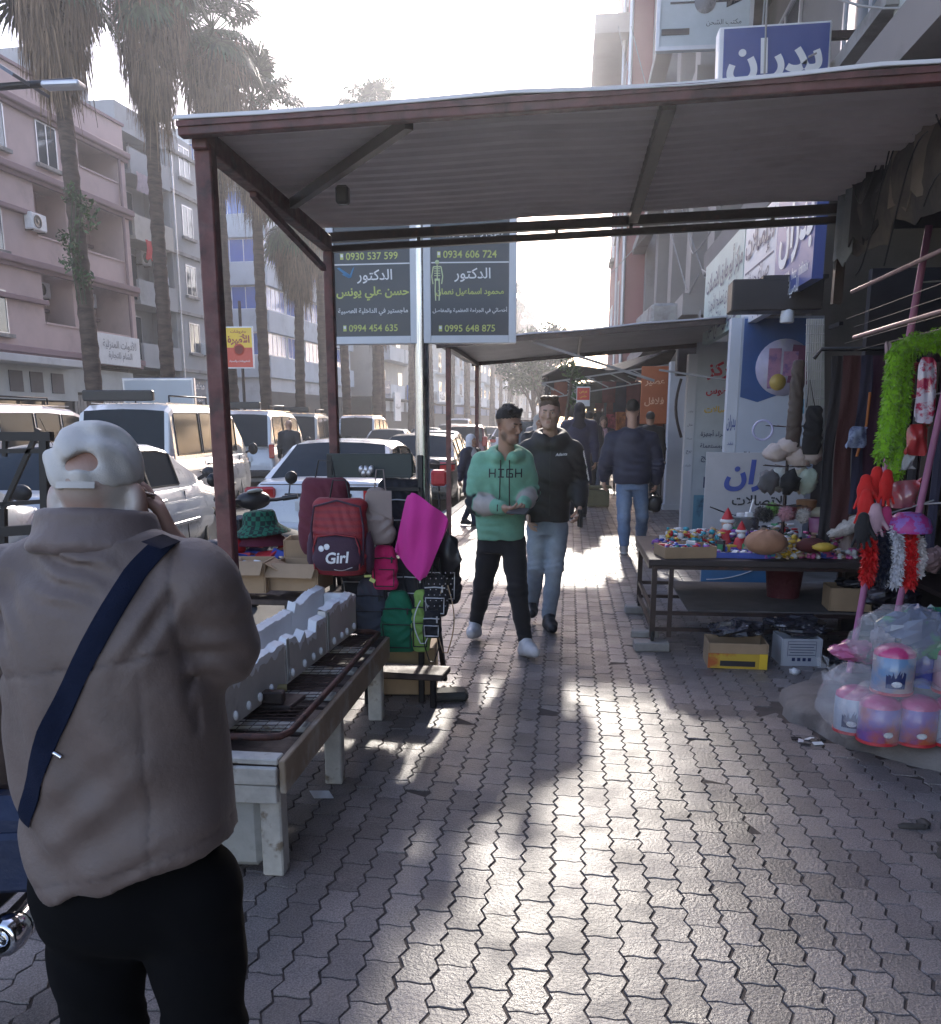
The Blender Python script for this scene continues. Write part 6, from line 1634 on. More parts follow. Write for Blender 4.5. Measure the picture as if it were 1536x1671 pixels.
for a in range(-5, 6):
 q = neck + Vector((.1 * math.sin(a * .55), .085 * math.cos(a * .55) - .01, .03 + .035 * math.cos(a * .55))); S.ell(q, (.036, .038, .05), .04)
S.cone(neck + Vector((0, -.03, .0)), neck + Vector((0, -.045, .3)), .052, .08, .01, 's')
S.stack([(pel.z - .04, pel.x, pel.y, .15, .11), (pel.z + .02, pel.x, pel.y, .15, .11)], .01, 's')
S.wob(creases(.008, [(elR, .18, (.3, 0, 1), .05), (elL, .18, (.3, 0, 1), .05), (mid(shR, elR, .4), .15, (.4, .2, .9), .06), (pel + Vector((0, -.1, .12)), .2, (.3, 0, 1), .08), (chest + Vector((-.02, -.1, -.05)), .2, (.6, 0, .7), .09)], 8))
jk = S.build('jacket', shell_m, T, cc(.012, .012, .014))
b = MB(); Mx = frame(r0 + Vector((chest.x + .075, chest.y - .14, chest.z + .155)), (1, 0, .08), (0, 0, 1)); put_text(b, 'Atlanta', Mx, w=.085, bold=.02, shear=.3); project(b, jk, (0, 1, 0), .003); b.build('chest_script', ink_w, jk)
b = MB()
for q in range(14):
 a = r0 + mid(mid(shR, elR, q / 14), shR, 0); b.box(a + Vector((.071, -.028, 0)), (.006, .03, .018), R(20))
b.build('sleeve_piping', ink_w, jk)
b = MB(); pts = [r0 + Vector((neck.x + .002, 0, neck.z + .02 - q * .05)) for q in range(12)]; z_ = MB(); z_.v = [tuple(p) for p in pts]; project(z_, jk, (0, 1, 0), .002); b.tube(z_.v, .004, 5); b.build('zip', trim_k, jk)
JN = (.225, .265, .33)
jr = [(near(knL + Vector((0, -.06, .1)), (.09, .12, .3), .8), (.36, .40, .46)), (near(knR + Vector((0, -.06, .1)), (.09, .12, .3), .8), (.36, .40, .46))]
trouser(T, [hipL, hipR], [knL, knR], [anL + Vector((0, 0, -.01)), anR + Vector((0, 0, .01))], JN, denim_m, .8, [(pel.z - .1, pel.x, pel.y, .14, .105), (pel.z + .07, pel.x, pel.y, .14, .1)], rs=(.088, .078, .066, .06, .055), seed=5, rules=jr)
shoe(T, anL, J(868, 1000, 7.05), (.015, .015, .018), (.03, .03, .03)); shoe(T, anR, J(901, 1024, 6.76), (.015, .015, .018), (.03, .03, .03), 1.05)
b = MB(); b.tube([hd.p(.004, -.088, -.063), hd.p(.012, -.15, -.075)], .0045, 6); solo('cigarette', b, ink_w, 'white cigarette between the lips of the young man in black', 'cigarette')
b = MB(); b.box(P(947, 846, 6.8), (.02, .075, .13), Matrix.Rotation(R(20), 3, 'Z'), bev=.006); solo('phone', b, black_pl, 'dark phone in the lowered hand of the young man in black', 'phone')
# --- man in the dark blue jacket, seen from behind
r0 = Vector((.74, 11.25, 0)); J = rel(r0)
T = thing('person', 'broad man in navy jacket and blue jeans walking away with a small black bag', 'person', r0)
hd = Head(J(1032, 669, 11.25), R(184), R(2), k=1.02)
neck = J(1031, 705, 11.22); chest = J(1031, 738, 11.23); pel = J(1031, 785, 11.25)
shL, shR = J(999, 717, 11.25), J(1063, 717, 11.25); elL, elR = J(988, 755, 11.25), J(1074, 757, 11.25); wrL, wrR = J(986, 782, 11.33), J(1071, 787, 11.3)
hipL, hipR = J(1019, 795, 11.25), J(1044, 795, 11.25); knL, knR = J(1018, 845, 11.22), J(1048, 842, 11.35); anL, anR = J(1019, 888, 11.2), J(1046, 874, 11.62)
anL.z = .1; anR.z = .1
B = SDF((-.42, -.35, 0), (.42, .55, 1.93), .01)
hd.add(B, neck); B.stack([(pel.z - .08, pel.x, pel.y, .14, .1), (chest.z, chest.x, chest.y, .16, .11), (neck.z - .05, neck.x, neck.y, .12, .08), (neck.z, neck.x, neck.y, .065, .06)], .03)
for s_, e_, w_ in ((shL, elL, wrL), (shR, elR, wrR)): B.chain([s_, e_, w_], [.05, .04, .03], .03)
for h_, k_, a_ in ((hipL, knL, anL), (hipR, knR, anR)): B.chain([h_, k_, a_], [.08, .055, .04], .04)
hand(B, wrL, (0, .1, -1), (.9, .3, 0), 1, .4, 1.05); hand(B, wrR, (0, .1, -1), (-.9, .3, 0), -1, .8, 1.05)
B.build('body', skin_m, T, hd.paint(fade=True))
hd.hair(T, (.012, .009, .008), 'short', .007)
S = SDF((-.46, -.3, .78), (.46, .4, 1.7), .01)
S.stack([(pel.z - .03, pel.x, pel.y, .205, .145), (pel.z + .05, pel.x, pel.y, .225, .165), (pel.z + .2, pel.x, pel.y, .225, .16), (chest.z + .05, chest.x, chest.y, .225, .15), (chest.z + .16, chest.x, chest.y, .2, .125), (neck.z, neck.x, neck.y, .1, .09), (neck.z + .03, neck.x, neck.y, .08, .08)], .03, e=2.4)
for s_, e_, w_ in ((shL, elL, wrL), (shR, elR, wrR)):
 S.cone(mid(s_, neck, .1), mid(s_, neck, .7), .08, .08, .06); S.chain([s_, mid(s_, e_, .5), e_, mid(e_, w_, .5), mid(e_, w_, .95)], [.088, .08, .074, .066, .056], .05)
S.ell(neck + Vector((0, -.09, -.06)), (.12, .06, .09), .04)
S.wob(creases(.009, [(elL, .2, (.3, 0, 1), .06), (elR, .2, (.3, 0, 1), .06), (chest + Vector((0, -.12, -.1)), .3, (.3, 0, 1), .1)], 6))
S.build('jacket', shell_m, T, cc(.017, .021, .048))
S = SDF((-.2, -.25, 1.38), (.2, .25, 1.66), .01); S.stack([(neck.z - .04, neck.x, neck.y, .085, .085), (neck.z + .04, neck.x, neck.y, .075, .078)], .02); S.build('grey_collar', cloth_m, T, cc(.28, .29, .31))
trouser(T, [hipL, hipR], [knL, knR], [anL + Vector((0, 0, .03)), anR + Vector((0, 0, .03))], (.13, .19, .30), denim_m, .8, [(pel.z - .1, pel.x, pel.y, .17, .125), (pel.z + .06, pel.x, pel.y, .165, .12)], rs=(.1, .088, .076, .07, .064), seed=9, h=.011, rules=[(near(knL + Vector((0, -.08, .12)), (.1, .1, .3), .8), (.22, .29, .4)), (near(knR + Vector((0, -.08, .12)), (.1, .1, .3), .8), (.22, .29, .4))])
shoe(T, anL, anL + Vector((0, .2, -.06)), (.25, .23, .22), (.5, .5, .5), 1.1, .009); shoe(T, anR, anR + Vector((0, .2, -.06)), (.25, .23, .22), (.5, .5, .5), 1.1, .009)
wr = r0 + wrR; S_ = MB(); S_.tube([wr + Vector((-.02, .02, -.09)), wr + Vector((-.06, .02, -.16)), wr + Vector((-.04, .02, -.2))], .008, 5); S_.tube([wr + Vector((-.02, .02, -.09)), wr + Vector((.04, .02, -.16)), wr + Vector((.03, .02, -.2))], .008, 5); S_.blob(wr + Vector((-.01, .02, -.26)), (.095, .05, .1), 14, 9, .35, seed=3)
solo('carrier_bag', S_, mat('black_bag_plastic', (.015, .015, .018), .35, var=.2, bump=.3, bs=40), 'small black carrier bag hanging from the hand of the man in navy', 'bag')
# --- old man in the foreground, seen from behind, phone at his ear
OY = 1.48
r0 = Vector((-.80, OY, 0)); J = rel(r0)
T = thing('person', 'old man in white cap and taupe jacket, back turned, phone at his ear', 'person', r0)
hc = J(164, 812, OY + .02); hd = Head(hc, R(180 + 4), R(6), k=.88)
neck = J(150, 868, OY)
sR, sL = J(318, 958, OY + .0), J(18, 962, OY + .01); eR, wR_ = J(352, 1052, OY + .04), J(287, 897, OY + .12)
eL, wL_ = J(-22, 1120, OY + .03), J(-8, 1260, OY + .14)
hp = [J(150, 1455, OY), J(312, 1450, OY)]; kn = [J(172, 1680, OY + .01), J(335, 1680, OY + .0)]; an = [Vector((kn[0].x + .01, -.02, .08)), Vector((kn[1].x + .005, -.03, .08))]
B = SDF((-.42, -.3, 0), (.36, .42, 1.6), .0062)
hd.add(B, neck)
B.stack([(.74, -.02, 0, .12, .085), (.8, -.02, 0, .13, .1), (1.0, -.02, 0, .145, .115), (1.2, -.02, 0, .14, .1), (neck.z - .03, neck.x, neck.y, .08, .075), (neck.z + .02, neck.x, neck.y, .058, .06)], .03)
B.chain([sR, eR, wR_], [.045, .038, .029], .03); B.chain([sL, eL, wL_], [.045, .038, .029], .03)
for h_, k_, a_ in zip(hp, kn, an): B.chain([h_, k_, a_], [.07, .05, .036], .04)
hand(B, wR_, (-.3, -.06, .95), (-.8, -.4, -.1), 1, .42, 1.04, thumb=.35, curls=[.25, .45, .6, .7]); hand(B, wL_, (0, .3, -.9), (.9, 0, .2), 1, .4, .95)
OS = (.37, .215, .165)
ear = lambda g: near(hd.p(g * .078, .012, -.006), (.02, .03, .045), .5)
for g in (-1, 1): B.ell(hd.p(g * .081, .014, -.014), (.011, .021, .036), .008, 'u', np.array(hd.M).T)
B.build('body', skin_m, T, paintfn(OS, (ear(1), (.34, .15, .11)), (ear(-1), (.36, .17, .12)),
  (near(hd.p(0, .09, .015), (.10, .05, .045), .8), (.40, .33, .30)), (near(hd.p(.065, .05, -.005), (.035, .05, .05), .6), (.52, .47, .44)), (near(hd.p(-.065, .05, -.005), (.035, .05, .05), .6), (.52, .47, .44))))
# cap with its back opening and strap, peak to the front
S = SDF(hc - Vector((.16, .24, .1)), hc + Vector((.16, .26, .2)), .0045)
Mt = np.array(hd.M).T
S.ell(hd.p(0, .012, .052), [.0705, .0885, .083], .01, 'u', Mt)
S.plane(hd.p(0, .1, .012), hd.M @ Vector((0, -.13, -1)))
S.ell(hd.p(-.006, .112, .060), (.021, .055, .0155), .004, 's')
S.plane(hd.p(0, 0, -.02), (0, 0, -1))
S.wob(creases(.006, [(hd.p(.02, .09, .07), .11, (.8, 0, .5), .05), (hd.p(-.04, .05, .11), .1, (.3, .5, .8), .05), (hd.p(.06, .03, .06), .1, (.2, .6, .7), .045)], 4))
cap = S.build('cap', cloth_m, T, cc(.56, .535, .51))
b = MB(); rows = []
for i in range(9):
 a = R(-26 + 52 * i / 8); x = math.sin(a) * .0815; y = .012 + math.cos(a) * .1
 rows.append([r0 + hd.p(x, y + .003, .014), r0 + hd.p(x, y + .001, .026)])
b.grid(rows); b.grid([[p + (r0 + hd.p(0, 0, .03) - p).normalized() * .0025 for p in r[::-1]] for r in rows]); b.build('cap_strap', mat('cap_strap_cloth', (.50, .48, .46), .85), cap)
b = MB(); rows = []
for i in range(11):
 a = R(-62 + 124 * i / 10); rows.append([r0 + hd.p(math.sin(a) * .078, -.0 - math.cos(a) * .09, .018), r0 + hd.p(math.sin(a) * .085, -.03 - math.cos(a) * .135, .004)])
b.grid(rows); b.grid([[p - Vector((0, 0, .003)) for p in r[::-1]] for r in rows]); b.build('cap_peak', mat('cap_peak_cloth', (.55, .53, .5), .85), cap)
b = MB()
for g in (-1, 1): b.tube([r0 + hd.p(g * .079, -.0, .012), r0 + hd.p(g * .076, -.085, .008)], .0022, 5)
b.build('spectacle_arms', chrome, T)
# jacket
def row(y, xl, xr, dep, dy=0.0):
 a, c = J(xl, y, OY), J(xr, y, OY); return ((a.z + c.z) / 2, (a.x + c.x) / 2, dy, (c.x - a.x) / 2, dep)
TA = (.125, .093, .084)
S = SDF((-.44, -.3, .55), (.42, .34, 1.46), .0072)
S.stack([row(1560, 82, 405, .140), row(1470, 76, 400, .142), row(1400, 68, 390, .145), row(1300, 52, 374, .145), row(1200, 36, 360, .145), row(1100, 28, 352, .145), row(1010, 25, 345, .135), row(950, 40, 318, .115), row(915, 75, 285, .095), row(880, 100, 245, .085)], .03, e=2.35)
S.cone(sR, mid(sR, neck, .7), .07, .05, .04); S.cone(sL, mid(sL, neck, .7), .07, .05, .04)
S.chain([sR, mid(sR, eR, .5), eR], [.078, .076, .072], .022); S.chain([eR, mid(eR, wR_, .5), mid(eR, wR_, .78)], [.07, .056, .046], .03)
S.chain([sL, mid(sL, eL, .5), eL, mid(eL, wL_, .6), mid(eL, wL_, .95)], [.078, .072, .066, .058, .05], .022)
nk = J(155, 872, OY)
S.cone(nk + Vector((0, .02, -.06)), nk + Vector((0, .03, .2)), .066, .075, .006, 's')
p0, p1 = J(66, 1480, OY - .14), J(400, 1404, OY - .14); nn = Vector((p1.z - p0.z, 0, -(p1.x - p0.x)))
S.plane(p0, nn); up_ = -nn.normalized()
def hemd(x, y, z): return (x - p0.x) * up_.x + (z - p0.z) * up_.z
def seam(x, y, z):
 g = np.exp(-((hemd(x, y, z) - .030) / .0028) ** 2) * .0032
 yz = J(180, 1085, OY - .14); d = z - (yz.z + (x - yz.x) * .16); g = g + np.exp(-(d / .0032) ** 2) * .004 * (x < .16)
 for s0, sg in ((sR, 1), (sL, -1)):                # armhole seams
  g = g + np.exp(-((x - (s0.x - sg * (.012 - .10 * (1.30 - z)))) / .0045) ** 2) * .006 * (z > s0.z - .24) * (y < .03)
 mx = J(225, 1200, OY - .14); g = g + np.exp(-((x - mx.x - .01 * (z - 1)) / .0028) ** 2) * .0034 * (z < yz.z) * (y < 0)
 return g
S.wob(creases(.0085, [(eR + Vector((-.02, -.03, .02)), .16, (.5, 0, .8), .055), (sR + Vector((-.06, -.06, -.05)), .14, (.8, 0, -.5), .06), (Vector((-.1, -.14, .8)), .26, (.75, 0, .55), .11), (Vector((.08, -.14, .84)), .24, (-.6, 0, .8), .1), (Vector((.14, -.1, .74)), .16, (-.4, 0, .9), .045), (sL + Vector((.03, -.06, -.06)), .15, (.7, 0, .6), .05), (Vector((-.02, -.14, 1.02)), .25, (.9, 0, .35), .13), (nk + Vector((0, -.1, -.03)), .12, (.4, 0, .9), .035)], 11))
S.wob(seam)
jk = S.build('jacket', shell_m, T, paintfn(TA, (lambda x, y, z: np.clip(seam(x, y, z) * 220, 0, .75), (.075, .055, .053))))
S = SDF(nk - Vector((.18, .17, .1)), nk + Vector((.18, .17, .12)), .0055)     # folded stand-up collar
for a in range(0, 30):
 t = a * 2 * PI / 30; q = nk + Vector((.083 * math.sin(t), -.074 * math.cos(t) + .012, .004 + .012 * math.cos(t)))
 S.cone(q + Vector((.004 * math.sin(t), -.004 * math.cos(t), .022)), q + Vector((.013 * math.sin(t), -.012 * math.cos(t), -.020)), .013, .016, .012)
 S.ell(q + Vector((.019 * math.sin(t), -.018 * math.cos(t), -.027)), (.016, .015, .012), .012)
S.wob(creases(.0022, [(nk + Vector((.03, -.1, 0)), .1, (.25, 0, .9), .05), (nk + Vector((-.07, -.07, 0)), .09, (-.4, 0, .8), .045)], 5))
S.build('collar', shell_m, T, cc(.135, .102, .098))
BLK2 = (.003, .003, .004)
trouser(T, hp, kn, an, BLK2, mat('black_trouser_cloth', (0, 0, 0), .95, attr=True, var=.1, spec=.15), .6, [(.585, .0, 0, .07, .03), (.63, .0, 0, .14, .095), (.70, .0, 0, .165, .125), (.8, -.005, 0, .15, .115)], rs=(.094, .084, .074, .066, .064), seed=21, h=.0085, amp=.004)
shoe(T, an[0], an[0] + Vector((0, .2, -.05)), (.02, .018, .016), (.02, .02, .02)); shoe(T, an[1], an[1] + Vector((0, .2, -.05)), (.02, .018, .016), (.02, .02, .02))
q = r0 + wR_; b = MB(); b.box(q + Vector((-.052, -.02, .06)), (.011, .065, .135), Matrix.Rotation(R(-16), 3, 'Y') @ Matrix.Rotation(R(8), 3, 'X'), bev=.005)
solo('phone', b, black_pl, 'dark phone pressed to the ear of the old man in the cap', 'phone')
# shoulder bag on a wide strap across his back
BG = thing('shoulder_bag', 'navy shoulder bag on a wide strap across the old man back', 'bag', r0 + Vector((-.3, .05, .6)))
cl = [(246, 890), (229, 908), (205, 940), (164, 1028), (114, 1135), (85, 1195), (51, 1291), (32, 1350)]
wd = [17, 18, 18, 18, 18, 18, 16, 13]
src = MB(); n_ = 24
for i in range(n_ + 1):
 t = i / n_ * (len(cl) - 1); k_ = min(int(t), len(cl) - 2); f = t - k_
 x = cl[k_][0] + (cl[k_ + 1][0] - cl[k_][0]) * f; y = cl[k_][1] + (cl[k_ + 1][1] - cl[k_][1]) * f; w_ = wd[k_] + (wd[k_ + 1] - wd[k_]) * f
 for s_ in (-1, -.5, 0, .5, 1): src.v.append(tuple(P(x + s_ * w_ * .94, y + s_ * w_ * .35, OY - .13)))
top = MB(); top.v = list(src.v); project(top, jk, (-.12, 1, .02), .005)
rows = [[Vector(top.v[i * 5 + j]) for j in range(5)] for i in range(n_ + 1)]
for i in range(1, n_):
 pass
b = MB(); b.grid(rows); b.grid([[p + Vector((0, .004, 0)) for p in r[::-1]] for r in rows])
navy_c = mat('navy_webbing', (.010, .014, .032), .9, spec=.08, var=.15, vs=30, bump=.3, bs=300)
b.build('strap', navy_c, BG)
b = MB(); bc = P(0, 1372, OY + .06); b.box(bc, (.26, .1, .2), Matrix.Rotation(R(12), 3, 'Z') @ Matrix.Rotation(R(4), 3, 'Y'), bev=.035); b.box(bc + Vector((.01, -.056, -.02)), (.19, .02, .12), Matrix.Rotation(R(12), 3, 'Z'), bev=.01); b.build('bag_body', mat('navy_nylon', (.012, .022, .06), .6, var=.25, vs=9, bump=.4, bs=25), BG)
b = MB(); b.tube([P(84, 1226, OY - .145), P(100, 1236, OY - .145)], .004, 6); b.build('buckle', chrome, BG)
# --- passers-by farther off
def walker(label, loc, H_, rz, top, bottom, hairc=(.02, .015, .012), coat=.0, cover=None, coverc=None, step=.16, scarf=None, shoes=(.05, .05, .05), swing=.12, h=.014, bulk=1.0):
 k = H_ / 1.75; T = thing('person', label, 'person', loc, rz)
 L = lambda *p: Vector(p) * k
 hd = Head(L(0, -.01, 1.635), 0, 0, k=k); neck = L(0, .01, 1.48)
 sh = [L(-.18 * bulk, .01, 1.42), L(.18 * bulk, .01, 1.42)]; el = [L(-.22 * bulk, .03 + swing * .4, 1.13), L(.22 * bulk, .03 - swing * .4, 1.13)]; wr = [L(-.23 * bulk, -.02 + swing, .9), L(.23 * bulk, -.06 - swing, .9)]
 hp_ = [L(-.09, 0, .9), L(.09, 0, .9)]; kn_ = [L(-.1, -step * .6, .5), L(.1, step * .2, .48)]; an_ = [L(-.1, -step, .09), L(.1, step * 1.5, .12)]
 B = SDF((-.42 * k, -.4 * k, 0), (.42 * k, .45 * k, 1.82 * k), h * .85)
 hd.add(B, neck); B.stack([(.85 * k, 0, 0, .13 * k, .09 * k), (1.2 * k, 0, 0, .14 * k, .1 * k), (1.42 * k, 0, .01, .13 * k, .08 * k), (1.48 * k, 0, .01, .06 * k, .06 * k)], .03)
 for i in (0, 1):
  B.chain([sh[i], el[i], wr[i]], [.045 * k, .038 * k, .028 * k], .03); B.chain([hp_[i], kn_[i], an_[i]], [.075 * k, .05 * k, .036 * k], .04)
  hand(B, wr[i], (0, -.2, -1), (1 if i == 0 else -1, 0, 0), 1 if i == 0 else -1, .5, k)
 B.build('body', skin_m, T, hd.paint(hairc=hairc))
 if cover:
  S = SDF((-.3 * k, -.25 * k, 1.2 * k), (.3 * k, .3 * k, 1.85 * k), h * .8)
  S.ell(hd.p(0, .015, .036), [.085 * k, .105 * k, .096 * k], .02); S.stack([(1.3 * k, 0, .01, .2 * k, .13 * k), (1.42 * k, 0, .01, .15 * k, .12 * k), (1.52 * k, 0, .015, .085 * k, .09 * k), (1.6 * k, 0, .015, .09 * k, .1 * k)], .05)
  S.ell(hd.p(0, -.1, -.02), [.052 * k, .06 * k, .075 * k], .02, 's'); S.build('headscarf' if cover == 'scarf' else 'hood', cloth_m, T, cc(*coverc))
 elif hairc: hd.hair(T, hairc, 'short', h * .6)
 hem = (.86 - coat) * k
 S = SDF((-.46 * k, -.4 * k, hem - .05), (.46 * k, .4 * k, 1.58 * k), h)
 st = [(hem, 0, 0, (.17 + coat * .1) * k * bulk, (.13 + coat * .08) * k * bulk), (1.0 * k, 0, 0, .17 * k * bulk, .128 * k * bulk), (1.2 * k, 0, 0, .178 * k * bulk, .128 * k * bulk), (1.38 * k, 0, .01, .17 * k * bulk, .11 * k * bulk), (1.47 * k, 0, .01, .09 * k, .08 * k), (1.5 * k, 0, .01, .07 * k, .07 * k)]
 S.stack(st, .02, e=2.3)
 for i in (0, 1): S.cone(sh[i], mid(sh[i], neck, .7), .07 * k, .07 * k, .05); S.chain([sh[i], el[i], mid(el[i], wr[i], .95)], [.075 * k, .064 * k, .05 * k], .04)
 S.wob(creases(.008, [(el[0], .2, (.2, 0, 1), .06), (el[1], .2, (.2, 0, 1), .06), (L(0, -.1, 1.1), .3, (.5, 0, 1), .1)], 2))
 S.build('coat' if coat > .1 else 'jacket', shell_m, T, cc(*top))
 trouser(T, hp_, kn_, an_, bottom, cloth_m, .8, [(.8 * k, 0, 0, .14 * k, .1 * k), (.96 * k, 0, 0, .14 * k, .1 * k)], rs=[q * k for q in (.09, .08, .068, .06, .056)], h=h)
 for i in (0, 1): shoe(T, an_[i], an_[i] + L(0, -.2, -.06), shoes, k=k, h=.012)
 if scarf:
  S = SDF((-.2 * k, -.3 * k, .95 * k), (.2 * k, .2 * k, 1.55 * k), h * .8)
  for a in range(8): S.ell(neck + L(.075 * math.sin(a * .8), .07 * math.cos(a * .8) - .01, -.005), [.034 * k] * 3, .02)
  for sx in (-.06, .06): S.chain([L(sx * .8, -.12, 1.44), L(sx, -.15, 1.25), L(sx * 1.05, -.155, 1.05)], [.04 * k, .042 * k, .04 * k], .02)
  S.build('scarf', cloth_m, T, cc(*scarf))
 return T
walker('person in long hooded dark blue coat walking away under the canopy', (.15, 15.2, 0), 1.86, PI, (.02, .024, .075), (.02, .02, .03), coat=.3, cover='hood', coverc=(.012, .013, .03), bulk=1.12)
walker('woman with pink scarf and fur hood walking towards the camera', (.68, 19.2, 0), 1.68, 0, (.05, .035, .04), (.11, .12, .15), coat=.1, cover='hood', coverc=(.13, .09, .07), scarf=(.42, .25, .27))
walker('woman in white headscarf and navy coat at the kerb behind the green hoodie', (-1.47, 14.0, 0), 1.38, R(60), (.025, .03, .06), (.03, .045, .09), cover='scarf', coverc=(.62, .63, .68), coat=.2)
walker('bald man in black jacket standing in the traffic beside the dark-sided minibus', (-6.4, 21.0, -.124), 1.74, R(200), (.02, .022, .028), (.03, .03, .04), hairc=None)
walker('person in dark clothes in the crowd left of the woman with the pink scarf', (.36, 18.0, 0), 1.76, PI, (.03, .025, .03), (.02, .02, .025))
walker('man in black far back right of the navy jacket man', (1.38, 16.5, 0), 1.74, PI, (.02, .018, .02), (.02, .02, .025))
walker('child with brown hair carried high above the man in black', (1.42, 19.4, .75), 1.15, R(10), (.4, .2, .1), (.05, .05, .08), hairc=(.1, .055, .03))
walker('shopper in grey jacket far along the pavement near the kerb', (-.75, 21.5, 0), 1.7, R(20), (.2, .19, .2), (.05, .06, .08))
walker('person with white scarf behind the two young men', (-.42, 13.0, 0), 1.66, R(15), (.03, .035, .05), (.03, .03, .04), cover='scarf', coverc=(.5, .5, .52))
# ---------------------------------------------------------------- near shop: canopy, rods, hanging goods
T = thing('shop_canopy', 'crumpled dark cloth and board canopy over the near shop on the right', 'canopy', (1.5, 4.6, 2.4))
g = random.Random(4)
b = MB(); rows = []
for i in range(7):
 v = i / 6
 rows.append([Vector((1.50 - .05 * math.sin(v * 3) + .03 * mnoise.noise((k * .5, v * 2, 1)), 2.2 + k * .087, 2.80 + .05 * mnoise.noise((k * .33, 0, 0)) + .06 * (math.sin(k * .7) > .4) - v * (.40 + .04 * mnoise.noise((k * .8, 3, 0))))) for k in range(40)])
sheet(b, rows, .01); b.build('valance', mat('stained_tarp', (.15, .125, .105), .8, var=.35, vs=2.5, c2=(.03, .03, .034), thr=(.42, .6), bump=.5, bs=14), T)
for k, (y0, y1, z0, z1, c_) in enumerate(((4.15, 4.75, 2.5, 2.9, (.24, .2, .165)), (4.95, 5.3, 2.46, 2.86, (.03, .03, .035)), (5.32, 5.55, 2.40, 2.82, (.2, .22, .23)), (3.4, 4.0, 2.55, 3.0, (.04, .04, .045)))):
 b = MB(); sheet(b, [[(1.462 - .012 * k + .02 * math.sin(j * 1.3 + k), y0 + (y1 - y0) * j / 8 , z1 - (z1 - z0) * i / 5 + .03 * math.sin(j * 1.9 + k) * (i in (0, 5))) for j in range(9)] for i in range(6)], .008); b.build('patch', mat('tarp_patch_%d' % k, c_, .8, var=.3, vs=5, bump=.5, bs=20, c2=tuple(q * .4 for q in c_)), T)
b = MB(); b.box((2.0, 4.0, 2.62), (1.0, 3.4, .03)); b.build('roof', blacksteel, T)
b = MB()
for k in range(7):
 y = 3.6 + k * .22; b.tube([(1.42, y + .05 * q, 2.72 - .05 * q * (k % 2) - .1 * math.sin(q * .5 + k)) for q in range(9)], .004, 4, cap=False)
b.build('loose_wires', black_pl, T)
rodm = mat('pinkish_rod', (.38, .25, .27), .4, .3)
for k, (x, z) in enumerate(((1.52, 2.25), (1.58, 2.02))):
 b = MB(); b.tube([(x, 2.4, z), (x, 5.5 + .1 * k, z)], .011, 8); solo('hanging_rod', b, rodm, ('upper', 'lower')[k] + ' pinkish rod running along the front of the near shop', 'rod', 'rods of the near shop')
for k in range(5):
 b = MB(); b.tube([(1.75 + .0 * k, 3.0, 2.20 - .05 * k), (1.75, 6.4, 2.20 - .05 * k)], .0022, 5);
 b.v = [(x + .05 * (k % 3), y, z) for x, y, z in b.v]; solo('wire_line', b, blacksteel, 'thin dark wire line strung under the near shop canopy', 'wire', 'wire lines in the near shop')
# dark back of the shop with a bar, hanging belts, scarves and trousers
T = thing('shop_interior_wall', 'dark back wall and shelves inside the near shop', 'wall', (2.35, 5.4, 0))
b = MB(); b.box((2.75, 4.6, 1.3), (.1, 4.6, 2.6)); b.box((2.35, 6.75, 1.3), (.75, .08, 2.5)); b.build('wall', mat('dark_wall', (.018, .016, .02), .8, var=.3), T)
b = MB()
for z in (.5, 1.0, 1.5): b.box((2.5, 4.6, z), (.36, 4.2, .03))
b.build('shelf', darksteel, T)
b = MB(); b.tube([(1.62, 6.62, 1.97), (1.66, 6.6, 2.03), (2.5, 6.6, 2.03)], .014, 8); solo('clothes_rail', b, blacksteel, 'dark clothes rail with a bent end beside the blue panel', 'rail')
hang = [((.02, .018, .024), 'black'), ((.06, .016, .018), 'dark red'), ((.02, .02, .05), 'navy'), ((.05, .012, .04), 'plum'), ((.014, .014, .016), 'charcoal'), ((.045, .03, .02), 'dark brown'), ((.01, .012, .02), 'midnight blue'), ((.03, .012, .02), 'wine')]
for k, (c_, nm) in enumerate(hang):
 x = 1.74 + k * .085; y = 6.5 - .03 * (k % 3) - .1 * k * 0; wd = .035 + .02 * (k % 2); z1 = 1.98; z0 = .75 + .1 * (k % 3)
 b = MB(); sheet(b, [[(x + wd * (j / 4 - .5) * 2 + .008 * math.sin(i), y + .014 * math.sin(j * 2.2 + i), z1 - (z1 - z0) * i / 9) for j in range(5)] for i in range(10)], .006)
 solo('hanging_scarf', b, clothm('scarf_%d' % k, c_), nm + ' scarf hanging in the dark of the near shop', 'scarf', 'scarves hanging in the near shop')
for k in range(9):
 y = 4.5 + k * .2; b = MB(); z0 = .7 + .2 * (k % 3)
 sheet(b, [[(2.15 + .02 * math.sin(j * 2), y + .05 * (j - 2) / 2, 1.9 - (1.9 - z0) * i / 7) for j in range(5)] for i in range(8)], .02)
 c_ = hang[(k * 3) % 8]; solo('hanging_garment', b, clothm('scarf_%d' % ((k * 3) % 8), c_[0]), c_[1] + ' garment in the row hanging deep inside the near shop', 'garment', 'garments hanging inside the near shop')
b = MB(); c0, c1 = P(1420, 640, 6.2), P(1398, 745, 6.2); b.tube([c0, (c0 + c1) / 2 + Vector((.02, 0, 0)), c1], .018, 6, flat=.4); solo('orange_strap', b, mat('orange_cloth', (.30, .09, .015), .8), 'orange strap hanging in the dark shop above the pale blue bag', 'strap')
fold = lambda *a, **k: fold_panel(*a, **k)
fold('pale_bag', 'pale blue patterned bag hanging in the dark shop', [P(1388, 695, 6.15), P(1415, 697, 6.15), P(1414, 731, 6.15), P(1381, 731, 6.15)], mat('pale_blue_pattern', (.22, .27, .40), .7, c2=(.08, .1, .2), vs=20, thr=(.45, .55)), 'bag', .02, .02)
b = MB()
